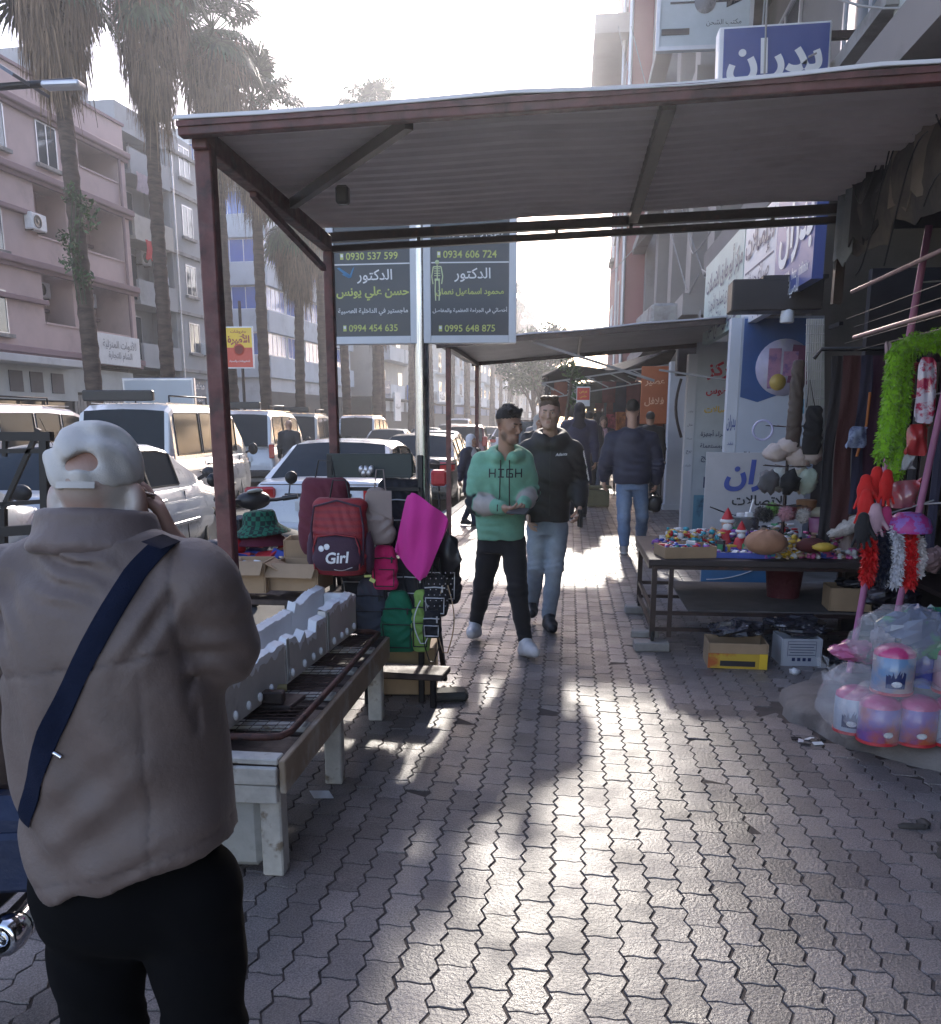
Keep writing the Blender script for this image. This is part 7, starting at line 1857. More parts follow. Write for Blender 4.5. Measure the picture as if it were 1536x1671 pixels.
for i in range(8): b.tube([P(1317 + i * 3.6, 520, 6.9), P(1312 + i * 3.4, 740, 6.9)], .004, 4)
for i in range(14): b.tube([P(1315, 530 + i * 15, 6.9), P(1345, 530 + i * 15, 6.9)], .004, 4)
gp = thing('wire_grid_panel', 'white wire grid panel with a pale backing beside the blue phone panel', 'panel', P(1330, 740, 6.9)); b.build('wires', alum, gp)
b = MB(); sheet(b, [[P(1345 - 28 * j, 520 + 220 * i, 6.93) for j in (0, 1)] for i in (0, 1)], .01); b.build('backing', mat('pale_backing', (.5, .52, .50), .6), gp)
softbag('tote_bag', 'black tote bag hanging by long thin straps on the wire grid', P(1323, 742, 6.82), (.13, .06, .34), clothm('black_cloth', (.012, .012, .016)), seed=3, straps=False)
b = MB(); b.tube([P(1316, 665, 6.84), P(1322, 620, 6.84), P(1330, 665, 6.84)], .004, 5); solo('bag_strap', b, black_pl, 'thin straps of the black tote on the wire grid', 'strap')
softbag('handbag', 'brown belted bag hanging left of the wire grid', P(1293, 735, 6.85), (.1, .06, .62), mat('brown_leatherette', (.07, .05, .045), .5, bump=.2), seed=6, straps=False, top=.8, amp=.0025)
# ---------------------------------------------------------------- phone shops: signs and pilasters
phone_blue = mat('phone_sign_blue', (.055, .085, .28), .4, var=.08); panel_w = mat('printed_white', (.55, .58, .64), .45, var=.06, vs=2); deep_ink = mat('deep_blue_ink', (.02, .03, .11), .5)
M = frame((1.7, 7.8, 2.96), (0, -1, 0), (0, 0, 1))
S = thing('facade_sign', 'blue and white phone shop sign with large Arabic lettering above the dark box', 'sign', (1.98, 8.5, 2.7))
b = MB(); mbox(b, M, -.7, .6, -.40, .46, -.08, 0); b.build('blue_panel', phone_blue, S)
b = MB(); mbox(b, M, -2.2, -.702, -.46, .46, -.08, 0); b.build('white_panel', panel_w, S)
b = MB(); put_text(b, 'بدران', M, w=1.1, h=.5, y=.06, bold=.03, x=.02, ext=.006); put_text(b, 'NOKIA  htc  infinix', M, w=.95, y=-.28, bold=.01, x=.02, ext=.004); put_text(b, 'للصيانة', M, w=.4, y=-.39, bold=.01, x=.02, ext=.004); b.build('white_lettering', ink_w, S)
b = MB(); put_text(b, 'للإتصالات', M, w=1.3, h=.34, y=.22, bold=.02, x=-1.45, ext=.006); put_text(b, 'صيانة حديثة', M, w=1.0, y=-.08, x=-1.45, ext=.004); put_text(b, 'برمجة', M, w=.6, y=-.33, x=-1.45, ext=.004); mbox(b, M, -2.1, -.8, .015, .03, .001, .004); mbox(b, M, -2.1, -.8, -.215, -.2, .001, .004); b.build('dark_lettering', deep_ink, S)
M = frame((1.7, 11.35, 3.02), (0, -1, 0), (0, 0, 1))
S = thing('facade_sign', 'pale green sign with dark Arabic lettering beyond the blue phone sign', 'sign', (1.96, 12, 2.75))
b = MB(); mbox(b, M, -1.45, 1.3, -.48, .48, -.08, 0); b.build('panel', mat('pale_green_panel', (.42, .52, .50), .5, var=.12, vs=1.5), S)
b = MB(); put_text(b, 'مركز أبو طارق للاتصالات', M, w=2.5, h=.34, y=.22, bold=.01, ext=.006); put_text(b, 'استشاري تصليح الأجهزة', M, w=2.0, y=-.08, ext=.006); put_text(b, 'طرطوس شارع الثورة', M, w=2.2, y=-.34, ext=.006); b.build('lettering', deep_ink, S)
S = thing('awning_housing', 'dark box housing above the blue phone panel with a white lamp below', 'box', (1.6, 8, 2.43))
b = MB(); b.box((1.62, 8.05, 2.545), (.70, .3, .24), R(-2), bev=.01); b.box((1.75, 8.0, 2.675), (.5, .2, .03), R(-2)); b.build('housing', mat('brown_black_sheet', (.022, .018, .02), .5, var=.2), S)
b = MB(); b.lathe([(.05, -.06), (.056, -.05), (.05, .06), (.04, .062)], 16, P(1285, 514, 7.95)); b.build('lamp', white_pl, S)
b = MB(); b.box((2.07, 7.86, 2.3), (.03, .3, .03)); b.build('arm', blacksteel, S)
# blue phone panel on the first pilaster
S = thing('advert_panel', 'tall blue and white phone advert panel with a round picture', 'panel', (2.0, 9.6, 0))
b = MB(); b.box((2.04, 9.66, 1.28), (.76, .10, 2.56)); b.build('panel', mat('advert_white', (.46, .50, .58), .45, var=.1, vs=2), S)
M = frame((2.04, 9.607, 1.28), (1, 0, 0), (0, 0, 1))
adv = mat('advert_blue', (.03, .09, .26), .4, var=.2, vs=3)
b = MB(); b.add([M @ Vector(p) for p in ((-.37, 1.26, .001), (-.37, .52, .001), (-.2, .47, .001), (.05, .56, .001), (.37, .72, .001), (.37, 1.26, .001))], [(0, 1, 2, 3, 4, 5)]); b.build('blue_field', adv, S)
b = MB(); b.lathe([(0, 0), (.27, 0), (.27, .002), (0, .002)], 32, M @ Vector((.03, .80, .002)), M.to_3x3()); b.build('round_picture', mat('advert_lilac', (.42, .4, .55), .45, c2=(.5, .5, .55), vs=6), S)
b = MB(); mbox(b, M, .0, .2, .66, 1.02, .005, .008); b.v = [tuple(M @ (Matrix.Rotation(R(-6), 4, 'Z') @ (M.inverted() @ Vector(p)))) for p in b.v]; b.build('phone_picture', mat('advert_plum', (.16, .05, .12), .4), S)
b = MB(); mbox(b, M, -.12, .0, .60, .98, .005, .007); mbox(b, M, .02, .16, .72, .95, .0085, .0095); b.build('pink_picture', mat('advert_pink', (.42, .22, .35), .45, c2=(.2, .12, .3), vs=12), S)
b = MB(); b.lathe([(0, 0), (.08, 0), (.08, .001), (0, .001)], 16, M @ Vector((-.02, .66, .0085)), M.to_3x3()); b.build('yellow_picture', mat('advert_yellow', (.5, .36, .1), .45), S)
b = MB(); put_text(b, 'أجهزة مستعملة', M, w=.62, y=-.05, bold=.012, ext=.003); put_text(b, 'فوريات', M, w=.3, y=-.25, bold=.012, ext=.003); put_text(b, 'جوالات', M, w=.36, y=-.48, bold=.012, ext=.003); b.build('lettering', ink_k, S)
b = MB(); mbox(b, M, .14, .26, .36, .5, .001, .003); b.build('blue_squares', mat('advert_cyan', (.12, .3, .45), .45), S)
M = frame((1.652, 9.66, 1.28), (0, -1, 0), (0, 0, 1))
b = MB(); b.box((1.655, 9.66, 1.28), (.004, .10, 2.54)); b.build('side_face', panel_w, S)
M2 = frame((1.76, 9.58, 1.7), (1, 0, 0), (0, 0, 1))
b = MB(); b.box((1.60, 9.69, 1.28), (.10, .14, 2.54)); b.build('side_strip', panel_w, S)
M2 = frame((1.60, 9.618, 1.2), (1, 0, 0), (0, 0, 1))
b = MB(); put_text(b, 'بدران', M2, w=.085, h=.16, y=.35, bold=.02, ext=.003); put_text(b, 'نقد', M2, w=.06, y=.15, ext=.003); b.build('side_lettering', phone_blue, S)
b = MB(); mbox(b, M2, -.045, .045, -.75, -.1, .0005, .002); b.build('orange_strip', mat('orange_gradient', (.6, .25, .04), .45, c2=(.3, .08, .3), vs=2.5, thr=(.4, .6)), S)
# markaz panel on the second pilaster
S = thing('advert_panel', 'white panel with red and yellow Arabic headline between two shops', 'panel', (2.0, 13, 0))
b = MB(); b.box((2.0, 13.06, 1.30), (.66, .1, 2.6)); b.build('panel', mat('advert_pale', (.48, .53, .58), .45, var=.08), S)
M = frame((2.02, 13.006, 1.3), (1, 0, 0), (0, 0, 1))
b = MB(); put_text(b, 'مركز', M, w=.42, y=.93, bold=.03, ext=.003); put_text(b, 'طرطوس', M, w=.42, y=.66, bold=.03, ext=.003); b.build('red_lettering', mat('sign_red2', (.5, .02, .05), .5), S)
b = MB(); put_text(b, 'للإتصالات', M, w=.44, y=.41, bold=.02, ext=.003); b.build('gold_lettering', yel, S)
b = MB(); put_text(b, 'بيع وشراء أجهزة', M, w=.5, y=.1, bold=.012, ext=.003); put_text(b, 'حديثة ومستعملة', M, w=.5, y=-.06, bold=.012, ext=.003); put_text(b, 'موقع وبرامج', M, w=.46, y=-.22, bold=.012, ext=.003); b.build('blue_lettering', deep_ink, S)
b = MB(); b.add([M @ Vector(p) for p in ((.05, 1.28, .001), (.32, 1.28, .001), (.32, .8, .001))], [(0, 2, 1)]); b.build('teal_corner', mat('advert_teal', (.08, .25, .26), .45), S)
b = MB(); mbox(b, M, -.18, .16, -.62, -.47, .001, .005); mbox(b, M, -.1, .0, -.47, -.42, .001, .004); b.build('keyboard_picture', deep_ink, S)
b = MB(); mbox(b, M, -.3, .3, -1.28, -.72, .001, .004); b.build('lower_field', mat('advert_seablue', (.12, .3, .42), .45, c2=(.03, .05, .1), vs=3), S)
b = MB(); b.box((1.62, 13.1, 1.25), (.12, .2, 2.4)); b.build('side_strip', panel_w, S)
M2 = frame((1.62, 12.998, 1.2), (1, 0, 0), (0, 0, 1)); b = MB()
for k in range(5): put_text(b, ('هاتف', 'نقال', 'صيانة', 'بيع', 'شراء')[k], M2, w=.07, y=.5 - k * .18, ext=.003)
b.build('side_lettering', deep_ink, S)
b = MB(); b.box((2.07, 17.3, 1.3), (.64, .3, 2.62), bev=.01); b.box((2.07, 17.3, .05), (.7, .36, .1)); solo('pillar', b, tile_w, 'plain white pillar at the corner beyond the phone shops', 'pillar')
b = MB(); b.box(P(1120, 585, 15), (.3, .25, .52), bev=.02); b.tube([P(1112 - 9 * math.sin(q * PI / 8), 618 + 12 * q, 15) for q in range(9)], .022, 8); solo('meter_box', b, mat('dark_box_paint', (.04, .03, .032), .5), 'dark electric box with a thick black cable on the white pillar', 'electric box')
# the leaning board
S = thing('leaning_sign', 'grey white board with blue Arabic lettering leaning behind the goods table', 'sign', (1.78, 9.1, 0))
M = frame((1.76, 9.05, .64), (1, -.12, 0), (0, .12, 1)); b = MB(); mbox(b, M, -.46, .46, -.64, .64, -.03, 0, bev=.004); b.build('board', mat('board_grey', (.40, .385, .40), .5, var=.08), S)
b = MB(); put_text(b, 'بدران', M, w=.62, y=.42, bold=.035, ext=.004, x=.02, shear=.12); b.build('blue_lettering', mat('royal_ink', (.03, .06, .3), .5), S)
b = MB(); put_text(b, 'للإتصالات', M, w=.5, y=.17, bold=.02, x=.05, ext=.004); put_text(b, 'تخفيض أسعار', M, w=.5, y=-.12, x=.1, bold=.012, ext=.004);
b.tube([M @ Vector((-.4 + .1 * k, .12 - .1 * math.sin(k * .38), .002)) for k in range(9)], .006, 5); b.build('dark_lettering', ink_k, S)
b = MB(); mbox(b, M, -.45, .45, -.63, -.22, .0008, .004); b.build('blue_field', mat('board_blue', (.03, .14, .30), .45, var=.15), S)
b = MB(); b.tube([M @ Vector((-.4 + .08 * k, -.58 + .035 * k * k * .1, .006)) for k in range(11)], .012, 5, flat=.4); put_text(b, 'بالجملة والمفرق', M, w=.5, y=-.32, bold=.01, ext=.006); b.build('white_curve', ink_w, S)
# signs hung out from the upper facade
S = thing('hanging_sign', 'square pale sign box with a black arrow and grey globe high on the right', 'sign', (1.3, 11, 5.4))
M = frame((1.31, 11, 6.3), (1, 0, 0), (0, 0, 1)); b = MB(); mbox(b, M, -.49, .49, -.88, .88, -.14, -.012, bev=.01); b.build('box', mat('pale_cyan_face', (.42, .48, .52), .45, var=.08), S)
b = MB()
for q in ((-.5, -.46, -.9, .9), (.46, .5, -.9, .9), (-.459, .459, -.9, -.86), (-.459, .459, .86, .9)): mbox(b, M, *q, -.011, .01)
b.build('frame', alum, S)
M2 = M @ Matrix.Translation((0, -.45, -.011)); b = MB(); mbox(b, M2, -.36, .3, -.008, .012, .0005, .004); b.prism([(.22, -.06), (.38, .002), (.22, .065)], .003, M2 @ Matrix.Translation((0, 0, .0006))); put_text(b, 'رخصة رقم ترخيص', M2, w=.5, y=.14, ext=.003); put_text(b, 'مكتب الشحن', M2, w=.36, y=-.2, x=.2, ext=.003); mbox(b, M2, -.44, -.15, -.3, -.24, .0005, .004); b.build('black_marks', ink_k, S)
b = MB(); b.lathe([(0, 0), (.11, 0), (.11, .005), (0, .005)], 20, M2 @ Vector((.0, .0, .0045)), M2.to_3x3()); b.build('globe', mat('grey_globe', (.14, .15, .18), .5, c2=(.3, .32, .36), vs=9), S)
b = MB(); b.bar((1.3, 11.1, 7.0), (2.4, 11.1, 7.0), .06); b.build('bracket', darksteel, S)
S = thing('hanging_sign', 'blue sign box with big white Arabic lettering above the awning edge', 'sign', (1.67, 9, 4.4))
M = frame((1.68, 9, 4.46), (1, 0, .02), (0, 0, 1)); b = MB(); mbox(b, M, -.47, .47, -.42, .42, -.2, -.012, bev=.01); b.build('box', ink_w, S)
b = MB(); mbox(b, M, -.43, .45, -.4, .4, -.0118, -.004); b.build('face', phone_blue, S)
b = MB(); put_text(b, 'بدران', M, w=.8, h=.36, y=.13, bold=.035, ext=.004); b.build('lettering', ink_w, S)
b = MB(); b.bar((2.1, 9.1, 4.8), (2.4, 9.1, 4.8), .06); b.build('bracket', darksteel, S)
S = thing('facade_sign', 'slanted white sign with grey lettering at the upper right corner', 'sign', (2.3, 7, 4.4))
M = frame((2.28, 6.9, 4.75), (0, -1, 0), (0, 0, 1)); b = MB(); mbox(b, M, -.9, .7, -.45, .45, -.1, 0); b.build('panel', mat('pale_sign', (.48, .52, .5), .5, var=.1), S); b = MB(); put_text(b, 'صيدلية', M, w=1.2, y=0, bold=.02, ext=.005); b.build('lettering', mat('grey_green_ink', (.16, .24, .24), .5), S)
S = thing('facade_sign', 'mauve grey sign with white letters at the top right of the picture', 'sign', (2.26, 5.5, 4.3))
M = frame((2.26, 5.2, 4.6), (0, -1, 0), (0, 0, 1)); b = MB(); mbox(b, M, -.95, 1.2, -.4, .6, -.1, 0); b.build('panel', mat('mauve_sign', (.2, .18, .21), .5), S); b = MB(); put_text(b, 'مركز', M, w=1.0, y=.1, bold=.03, ext=.005); b.build('lettering', ink_w, S)
wire_m = mat('grey_cable', (.3, .29, .28), .6)
wires = [[(1.9, 10.9, 6.4), (1.7, 9.8, 5.0), (2.0, 8.9, 4.6)], [(1.55, 8.9, 5.6), (1.6, 8.88, 4.0)], [(1.55, 8.88, 5.4), (2.3, 7.0, 4.2)], [(1.4, 9, 5.3), (2.4, 6, 5.2)], [(1.05, 28, 12), (1.6, 14, 3.4)], [(1.0, 20, 9), (1.9, 14.4, 3.6)], [(1.85, 14.3, 4.6), (1.9, 12.2, 3.9), (1.9, 10.5, 4.2)], [(1.9, 13.2, 3.2), (1.85, 11.4, 3.0), (2.0, 9.0, 3.5)], [(1.5, 16.6, 3.3), (1.75, 13.6, 3.6), (1.9, 11, 3.4)], [(.2, 30, 5.2), (1.7, 17, 5.2)], [(1.7, 15.6, 3.5), (1.65, 14.6, 2.75), (1.8, 13.9, 3.1), (1.7, 13.2, 2.85)], [(1.8, 16.2, 4.9), (1.7, 14.2, 3.9), (1.95, 12.6, 4.6)]]
for k, w_ in enumerate(wires):
 pts = []
 for a, c in zip(w_, w_[1:]):
  for q in range(9): t_ = q / 8; p = Vector(a).lerp(Vector(c), t_); p.z -= .25 * math.sin(PI * t_) * (.4 + .15 * (k % 3)); pts.append(p)
 b = MB(); b.tube(pts, .009, 5, cap=False); solo('cable', b, wire_m, 'loose grey cable strung along the right hand facades', 'cable', 'cables on the right facades')
S = thing('concrete_canopy', 'broken concrete canopy slab with crumbling underside above the far shops', 'canopy', (1.6, 16, 2.9))
b = MB(); b.box((1.66, 16.1, 3.2), (1.0, 2.0, .3), R(3), bev=.04);
for k in range(8): b.blob((1.25 + .07 * k, 15.2, 2.98 - .03 * k), (.12, .14, .14), 8, 6, .6, seed=k)
b.build('slab', mat('crumbling_concrete', (.34, .33, .32), .9, var=.25, vs=4, bump=.8, bs=14, c2=(.2, .18, .17)), S)
# ---------------------------------------------------------------- goods table on the right
T = thing('goods_table', 'dark steel table on castors covered with hair clips, hats and toys', 'table', (1.3, 7, 0))
TZ = .645
b = MB(); b.box((1.42, 7.0, TZ - .028), (1.72, 1.36, .045), bev=.005); b.build('table_top', mat('dark_board', (.03, .022, .024), .6, var=.3), T)
for x in (.605, 2.2):
 for y in (6.37, 7.63): b = MB(); b.box((x, y, .355), (.036, .036, .53)); b.build('leg', darksteel, T)
b = MB(); b.box((.72, 6.37, .355), (.03, .03, .53)); b.build('leg', darksteel, T)
b = MB()
for z in (.26, .145):
 for y in (6.37, 7.63): b.bar((.6, y, z), (2.2, y, z), .026)
 for x in (.605, 2.2): b.bar((x, 6.37, z), (x, 7.63, z), .026)
b.bar((.6, 6.36, TZ - .055), (2.2, 6.36, TZ - .055), .04); b.bar((.585, 6.37, TZ - .055), (.585, 7.63, TZ - .055), .04); b.build('rails', darksteel, T)
b = MB(); b.box((1.5, 7.0, .272), (1.3, 1.2, .012)); b.build('shelf', mat('grey_shelf', (.13, .12, .12), .7, var=.25), T)
for x, y in ((.605, 6.37), (.605, 7.63), (2.2, 6.37), (2.2, 7.63)):
 b = MB(); b.lathe([(.012, -.012), (.03, -.01), (.03, .01), (.012, .012)], 14, (x, y - .03, .096), Matrix.Rotation(PI / 2, 3, 'Y')); b.box((x, y - .015, .118), (.022, .04, .02)); b.build('castor', rubber, T)
for k, (c_, s_, rz, lb) in enumerate((((.60, 6.34, .032), (.24, .13, .064), 4, 'concrete block under the front castor of the goods table'), ((.57, 6.52, .075), (.20, .09, .05), -3, 'second concrete block set higher behind the castor'), ((.6, 7.63, .032), (.22, .12, .064), 0, 'concrete block under the rear castor of the goods table'))):
 b = MB(); b.box(c_, s_, R(rz), bev=.008); solo('concrete_block', b, concrete, lb, 'block')
def heap(nm, label, c, ext, n, mis, s, zr, seed, stuff=True, shape='mix'):
 g = random.Random(seed); b = MB()
 for k in range(n):
  p = Vector(c) + Vector((g.uniform(-1, 1) * ext[0], g.uniform(-1, 1) * ext[1], g.uniform(0, zr)))
  if shape == 'mix' and k % 3 or shape == 'blob': b.blob(p, (g.uniform(*s), g.uniform(*s), g.uniform(*s) * .7), 7, 5, .4, g.choice(mis), seed=k)
  else: b.box(p, (g.uniform(*s) * 1.6, g.uniform(*s) * 1.2, g.uniform(*s) * .6), Matrix.Rotation(g.uniform(0, 6), 3, 'Z') @ Matrix.Rotation(g.uniform(-.6, .6), 3, 'X'), g.choice(mis), bev=.003)
 return tag(b.build(nm, COLS), label, None, None, 'stuff')
def tray(c, size, rz, m, label, lip=.04):
 b = MB(); x, y = size; Mz = Matrix.Rotation(rz, 3, 'Z'); c = Vector(c)
 b.box(c + Vector((0, 0, .004)), (x, y, .008), Mz)
 for sx in (-1, 1): b.box(c + Mz @ Vector((sx * x / 2, 0, lip / 2 + .008)), (.006, y, lip), Mz); b.box(c + Mz @ Vector((0, sx * y / 2, lip / 2 + .008)), (x, .006, lip), Mz)
 return solo('goods_tray', b, m, label, 'tray')
tz = TZ - .004
tray((.82, 6.52, tz), (.36, .26, 0)[:2], R(12), cardboard, 'low cardboard tray of bright hair clips at the table corner', .07)
heap('hair_clips', 'bright hair clips and bows heaped in the front tray', (.82, 6.52, tz + .02), (.15, .1), 90, [0, 1, 3, 7, 9, 3, 2, 6], (.012, .026), .06, 1)
heap('hair_clips', 'bright clips spread along the left edge of the table', (.74, 6.85, tz + .005), (.11, .2), 80, [0, 1, 3, 7, 9, 2], (.012, .024), .05, 2)
tray((.98, 7.2, tz), (.5, .3), R(3), white_pl, 'white tray of orange and red goods at the back of the table', .04)
heap('small_goods', 'orange and red packets in the white tray', (.98, 7.2, tz + .015), (.2, .11), 50, [0, 5, 8, 2], (.02, .04), .03, 3)
tray((1.18, 6.58, tz), (.42, .3), R(-2), COLS[1], 'dark blue tray of striped packets at the front of the table', .03)
heap('small_packets', 'dark blue and white packets laid in rows on the front tray', (1.18, 6.58, tz + .012), (.19, .13), 46, [1, 1, 4, 7, 2], (.02, .034), .02, 4, shape='box')
heap('white_goods', 'white tissues and spoons behind the front trays', (1.1, 7.3, tz + .02), (.15, .14), 40, [2, 2, 8], (.02, .05), .07, 5)
heap('small_toys', 'small dark and pink toys spread behind the beige beret', (1.62, 7.05, tz + .0), (.24, .22), 110, [4, 0, 3, 2, 8, 7], (.014, .03), .06, 6)
heap('cloth_flowers', 'pink and white lace flowers at the middle right of the table', (1.78, 6.58, tz + .0), (.2, .1), 70, [3, 2, 2, 8], (.015, .032), .04, 7)
for k, (x, y, ex, ey, mi_, lb) in enumerate(((.95, 6.95, .2, .14, [0, 2, 5, 8, 9], 'mixed small toys and pins between the front trays'), (1.35, 6.9, .16, .12, [4, 2, 1, 7], 'dark and white trinkets in front of the rotating stand'), (1.5, 7.35, .25, .18, [4, 0, 2, 8, 6], 'goods heaped at the back of the table behind the stand'), (1.95, 6.9, .2, .2, [3, 2, 0, 8, 4], 'pink and dark goods under the mannequin head'), (1.5, 6.55, .1, .1, [8, 5, 2], 'small beige goods beside the tan beret'))): heap('small_goods', lb, (x, y, tz), (ex, ey), 210, mi_, (.011, .033), .13, 40 + k)
g = random.Random(8)
for k in range(16):
 x, y = .68 + .1 * k, 6.42 + .5 * g.random(); w_, d_, h_ = g.uniform(.05, .09), g.uniform(.03, .07), g.uniform(.03, .1)
 nm = ('red', 'blue', 'white', 'rose', 'black', 'amber', 'green', 'violet', 'tan', 'teal')[k % 10]
 t = thing('goods_packet', 'small %s packet among the goods, %s along from the left table corner' % (nm, ('first', 'second', 'third', 'fourth', 'fifth', 'sixth', 'seventh', 'eighth', 'ninth', 'tenth', 'eleventh', 'twelfth', 'thirteenth', 'fourteenth', 'fifteenth', 'sixteenth')[k]), 'packet', (x, y, tz + .002), g.uniform(-.5, .5), 'small packets on the goods table')
 b = MB(); b.box((0, 0, h_ / 2), (w_, d_, h_), bev=.004); b.build('packet', COLS[k % 10], t, world=False)
 b = MB(); b.box((0, -d_ / 2 - .001, h_ * .5), (w_ * .7, .002, h_ * .45)); b.build('printed_label', COLS[(k + 2) % 10], t, world=False)
b = MB(); cb_ = P(1250, 885, 6.4);
rows = []
for i in range(9):
 t_ = i / 8 * PI; rows.append([cb_ + Vector((.145 * math.sin(t_) * math.cos(a) * (1 + .05 * math.cos(7 * a)), .13 * math.sin(t_) * math.sin(a) * (1 + .05 * math.cos(7 * a)), .085 * math.cos(t_) - .012 * math.cos(7 * a) * math.sin(t_) * (t_ < 1.6))) for a in [2 * PI * k / 28 for k in range(28)]])
b.grid(rows[::-1], 0, True, True); b.blob(cb_ + Vector((0, -.02, .082)), (.014, .014, .012), 8, 6); solo('beret', b, clothm('tan_wool', (.36, .185, .11)), 'tan puffy beret at the front middle of the goods table', 'hat')
b = MB(); b.blob(P(1325, 890, 6.45), (.11, .1, .05), 12, 8, .3); solo('beanie', b, mat('brown_red_wool', (.09, .02, .02), .9), 'dark red knitted cap beside the tan beret', 'cap')
b = MB(); b.blob(P(1345, 893, 6.36), (.08, .05, .03), 10, 7, .3); solo('yellow_purse', b, COLS[5], 'mustard yellow pouch at the front right of the table', 'pouch')
def santa(c, label, k=1.0):
 t = thing('santa_figure', label, 'toy', c)
 b = MB(); b.lathe([(.045 * k, 0), (.05 * k, .03 * k), (.035 * k, .085 * k), (.02 * k, .095 * k)], 14); b.build('coat', COLS[0], t, world=False)
 b = MB(); b.blob((0, 0, .12 * k), (.028 * k, .028 * k, .03 * k), 10, 8); b.build('head', mat('toy_skin', (.5, .3, .22), .6), t, world=False)
 b = MB(); b.lathe([(.032 * k, .132 * k), (.026 * k, .15 * k), (.012 * k, .18 * k), (0, .2 * k)], 12); b.build('hat', COLS[0], t, world=False)
 b = MB(); b.lathe([(.033 * k, .126 * k), (.038 * k, .133 * k), (.033 * k, .141 * k)], 12); b.blob((0, -.018 * k, .105 * k), (.024 * k, .016 * k, .022 * k), 10, 7, .2); b.lathe([(.05 * k, .0), (.054 * k, .01 * k), (.05 * k, .02 * k)], 14); b.build('white_trim', ink_w, t, world=False)
 return t
santa((1.18, 7.0, tz), 'santa toy with a tall red hat standing in the middle of the table', 1.5)
santa((1.24, 6.75, tz), 'smaller santa toy standing in front of the other santa', 1.15)
S = thing('plastic_tub', 'clear plastic tub of white goods at the back of the table', 'tub', (1.36, 7.25, tz))
b = MB(); b.lathe([(.09, 0), (.1, .2), (.105, .2), (.105, .215), (.095, .215), (.088, .01), (0, .01)], 20); b.build('tub', mat('clear_plastic', (.8, .82, .85), .15, trans=.7, spec=.6), S, world=False)
b = MB()
for k in range(9): b.box((.04 * math.cos(k * 2.2), .04 * math.sin(k * 2.2), .13 + .012 * k), (.05, .05, .04), Matrix.Rotation(k, 3, 'Z'), k % 2, bev=.006)
b.tube([(.02, 0, .2), (.05, 0, .34)], .01, 6); b.build('contents', [ink_w, COLS[2]], S, world=False)
# rotating stand of hair things
S = thing('display_stand', 'tall thin rotating stand of hair bands and puffs on the table', 'display stand', (1.56, 6.9, tz))
b = MB(); b.tube([(0, 0, 0), (0, 0, .95)], .012, 8); b.lathe([(.12, 0), (.12, .015), (.02, .03)], 16)
for z in (.32, .6, .88):
 for k in range(10): a = k * PI / 5; b.tube([(0, 0, z), (.17 * math.cos(a), .17 * math.sin(a), z + .01)], .003, 4)
b.build('pole', darksteel, S, world=False)
def puff(nm, c, r, m, label, j=.35, seed=0):
 b = MB(); b.blob(c, [q * .8 for q in r], 14, 10, j, seed=seed); g = random.Random(seed)
 for k in range(420):
  d = Vector((g.gauss(0, 1), g.gauss(0, 1), g.gauss(0, 1))).normalized(); q = Vector(c) + d * r[0] * .72; s_ = d.cross(Vector((g.gauss(0, 1), g.gauss(0, 1), 1))).normalized() * .0035; b.add([q - s_, q + s_, q + d * r[0] * g.uniform(.3, .5)], [(0, 1, 2)])
 return solo(nm, b, m, label, 'hair puff', 'puffs on the rotating stand')
fur = lambda n, c: mat(n, c, .95, var=.3, vs=40, bump=1.0, bs=90, sheen=.3)
c0 = Vector((1.56, 6.9, tz));
for k in range(7):
 a = k * .9 - 2.6; cl_, nm_ = (((.012, .012, .014), 'black'), ((.5, .25, .3), 'pink'), ((.55, .52, .5), 'white'), ((.3, .16, .18), 'rose'), ((.25, .03, .05), 'red'), ((.2, .45, .1), 'green'), ((.06, .05, .05), 'dark'))[k]
 puff('hair_puff', c0 + Vector((.16 * math.cos(a), .16 * math.sin(a), .26 + .02 * (k % 2))), (.055, .055, .055), fur('fur_' + nm_, cl_), nm_ + ' fluffy hair puff on the middle ring of the stand', seed=k)
for k in range(5):
 a = k * 1.1 - 2.7; cl_, nm_ = (((.1, .1, .11), 'grey net'), ((.01, .01, .012), 'black satin'), ((.42, .5, .42), 'pale green'), ((.48, .46, .36), 'cream'), ((.5, .52, .5), 'mint'))[k]
 b = MB(); p = c0 + Vector((.15 * math.cos(a), .15 * math.sin(a), .50)); b.blob(p, (.07, .06, .085), 14, 10, .5, seed=k + 20); solo('hair_bonnet', b, clothm('bonnet_' + nm_.replace(' ', '_'), cl_), nm_ + ' bonnet hanging on the upper ring of the stand', 'bonnet', 'bonnets on the rotating stand')
b = MB();
for k in range(4): b.blob(c0 + Vector((-.09 + .08 * k, -.02, .70 + .045 * math.sin(k * 2))), (.09, .075, .065), 12, 8, .45, seed=k + 3)
solo('beige_caps', b, clothm('beige_satin', (.5, .42, .4)), 'crumpled beige caps on top of the rotating stand', 'cap')
M_ = frame(P(1245, 702, 6.9), (1, 0, 0), (0, 0, 1)); b = MB(); b.tube([M_ @ Vector((.068 * math.cos(k * PI / 12), .068 * math.sin(k * PI / 12), 0)) for k in range(25)], .009, 6, cap=False); solo('hair_band', b, mat('lilac_plastic', (.45, .45, .68), .35), 'lilac ring hair band hanging left of the rotating stand', 'hair band')
b = MB(); b.lathe([(.06, 0), (.075, .09), (.07, .1)], 14, P(1315, 838, 6.95)); solo('brown_cup', b, mat('brown_basket', (.2, .1, .05), .8, bump=.4), 'small brown basket behind the beret under the hair puffs', 'basket')
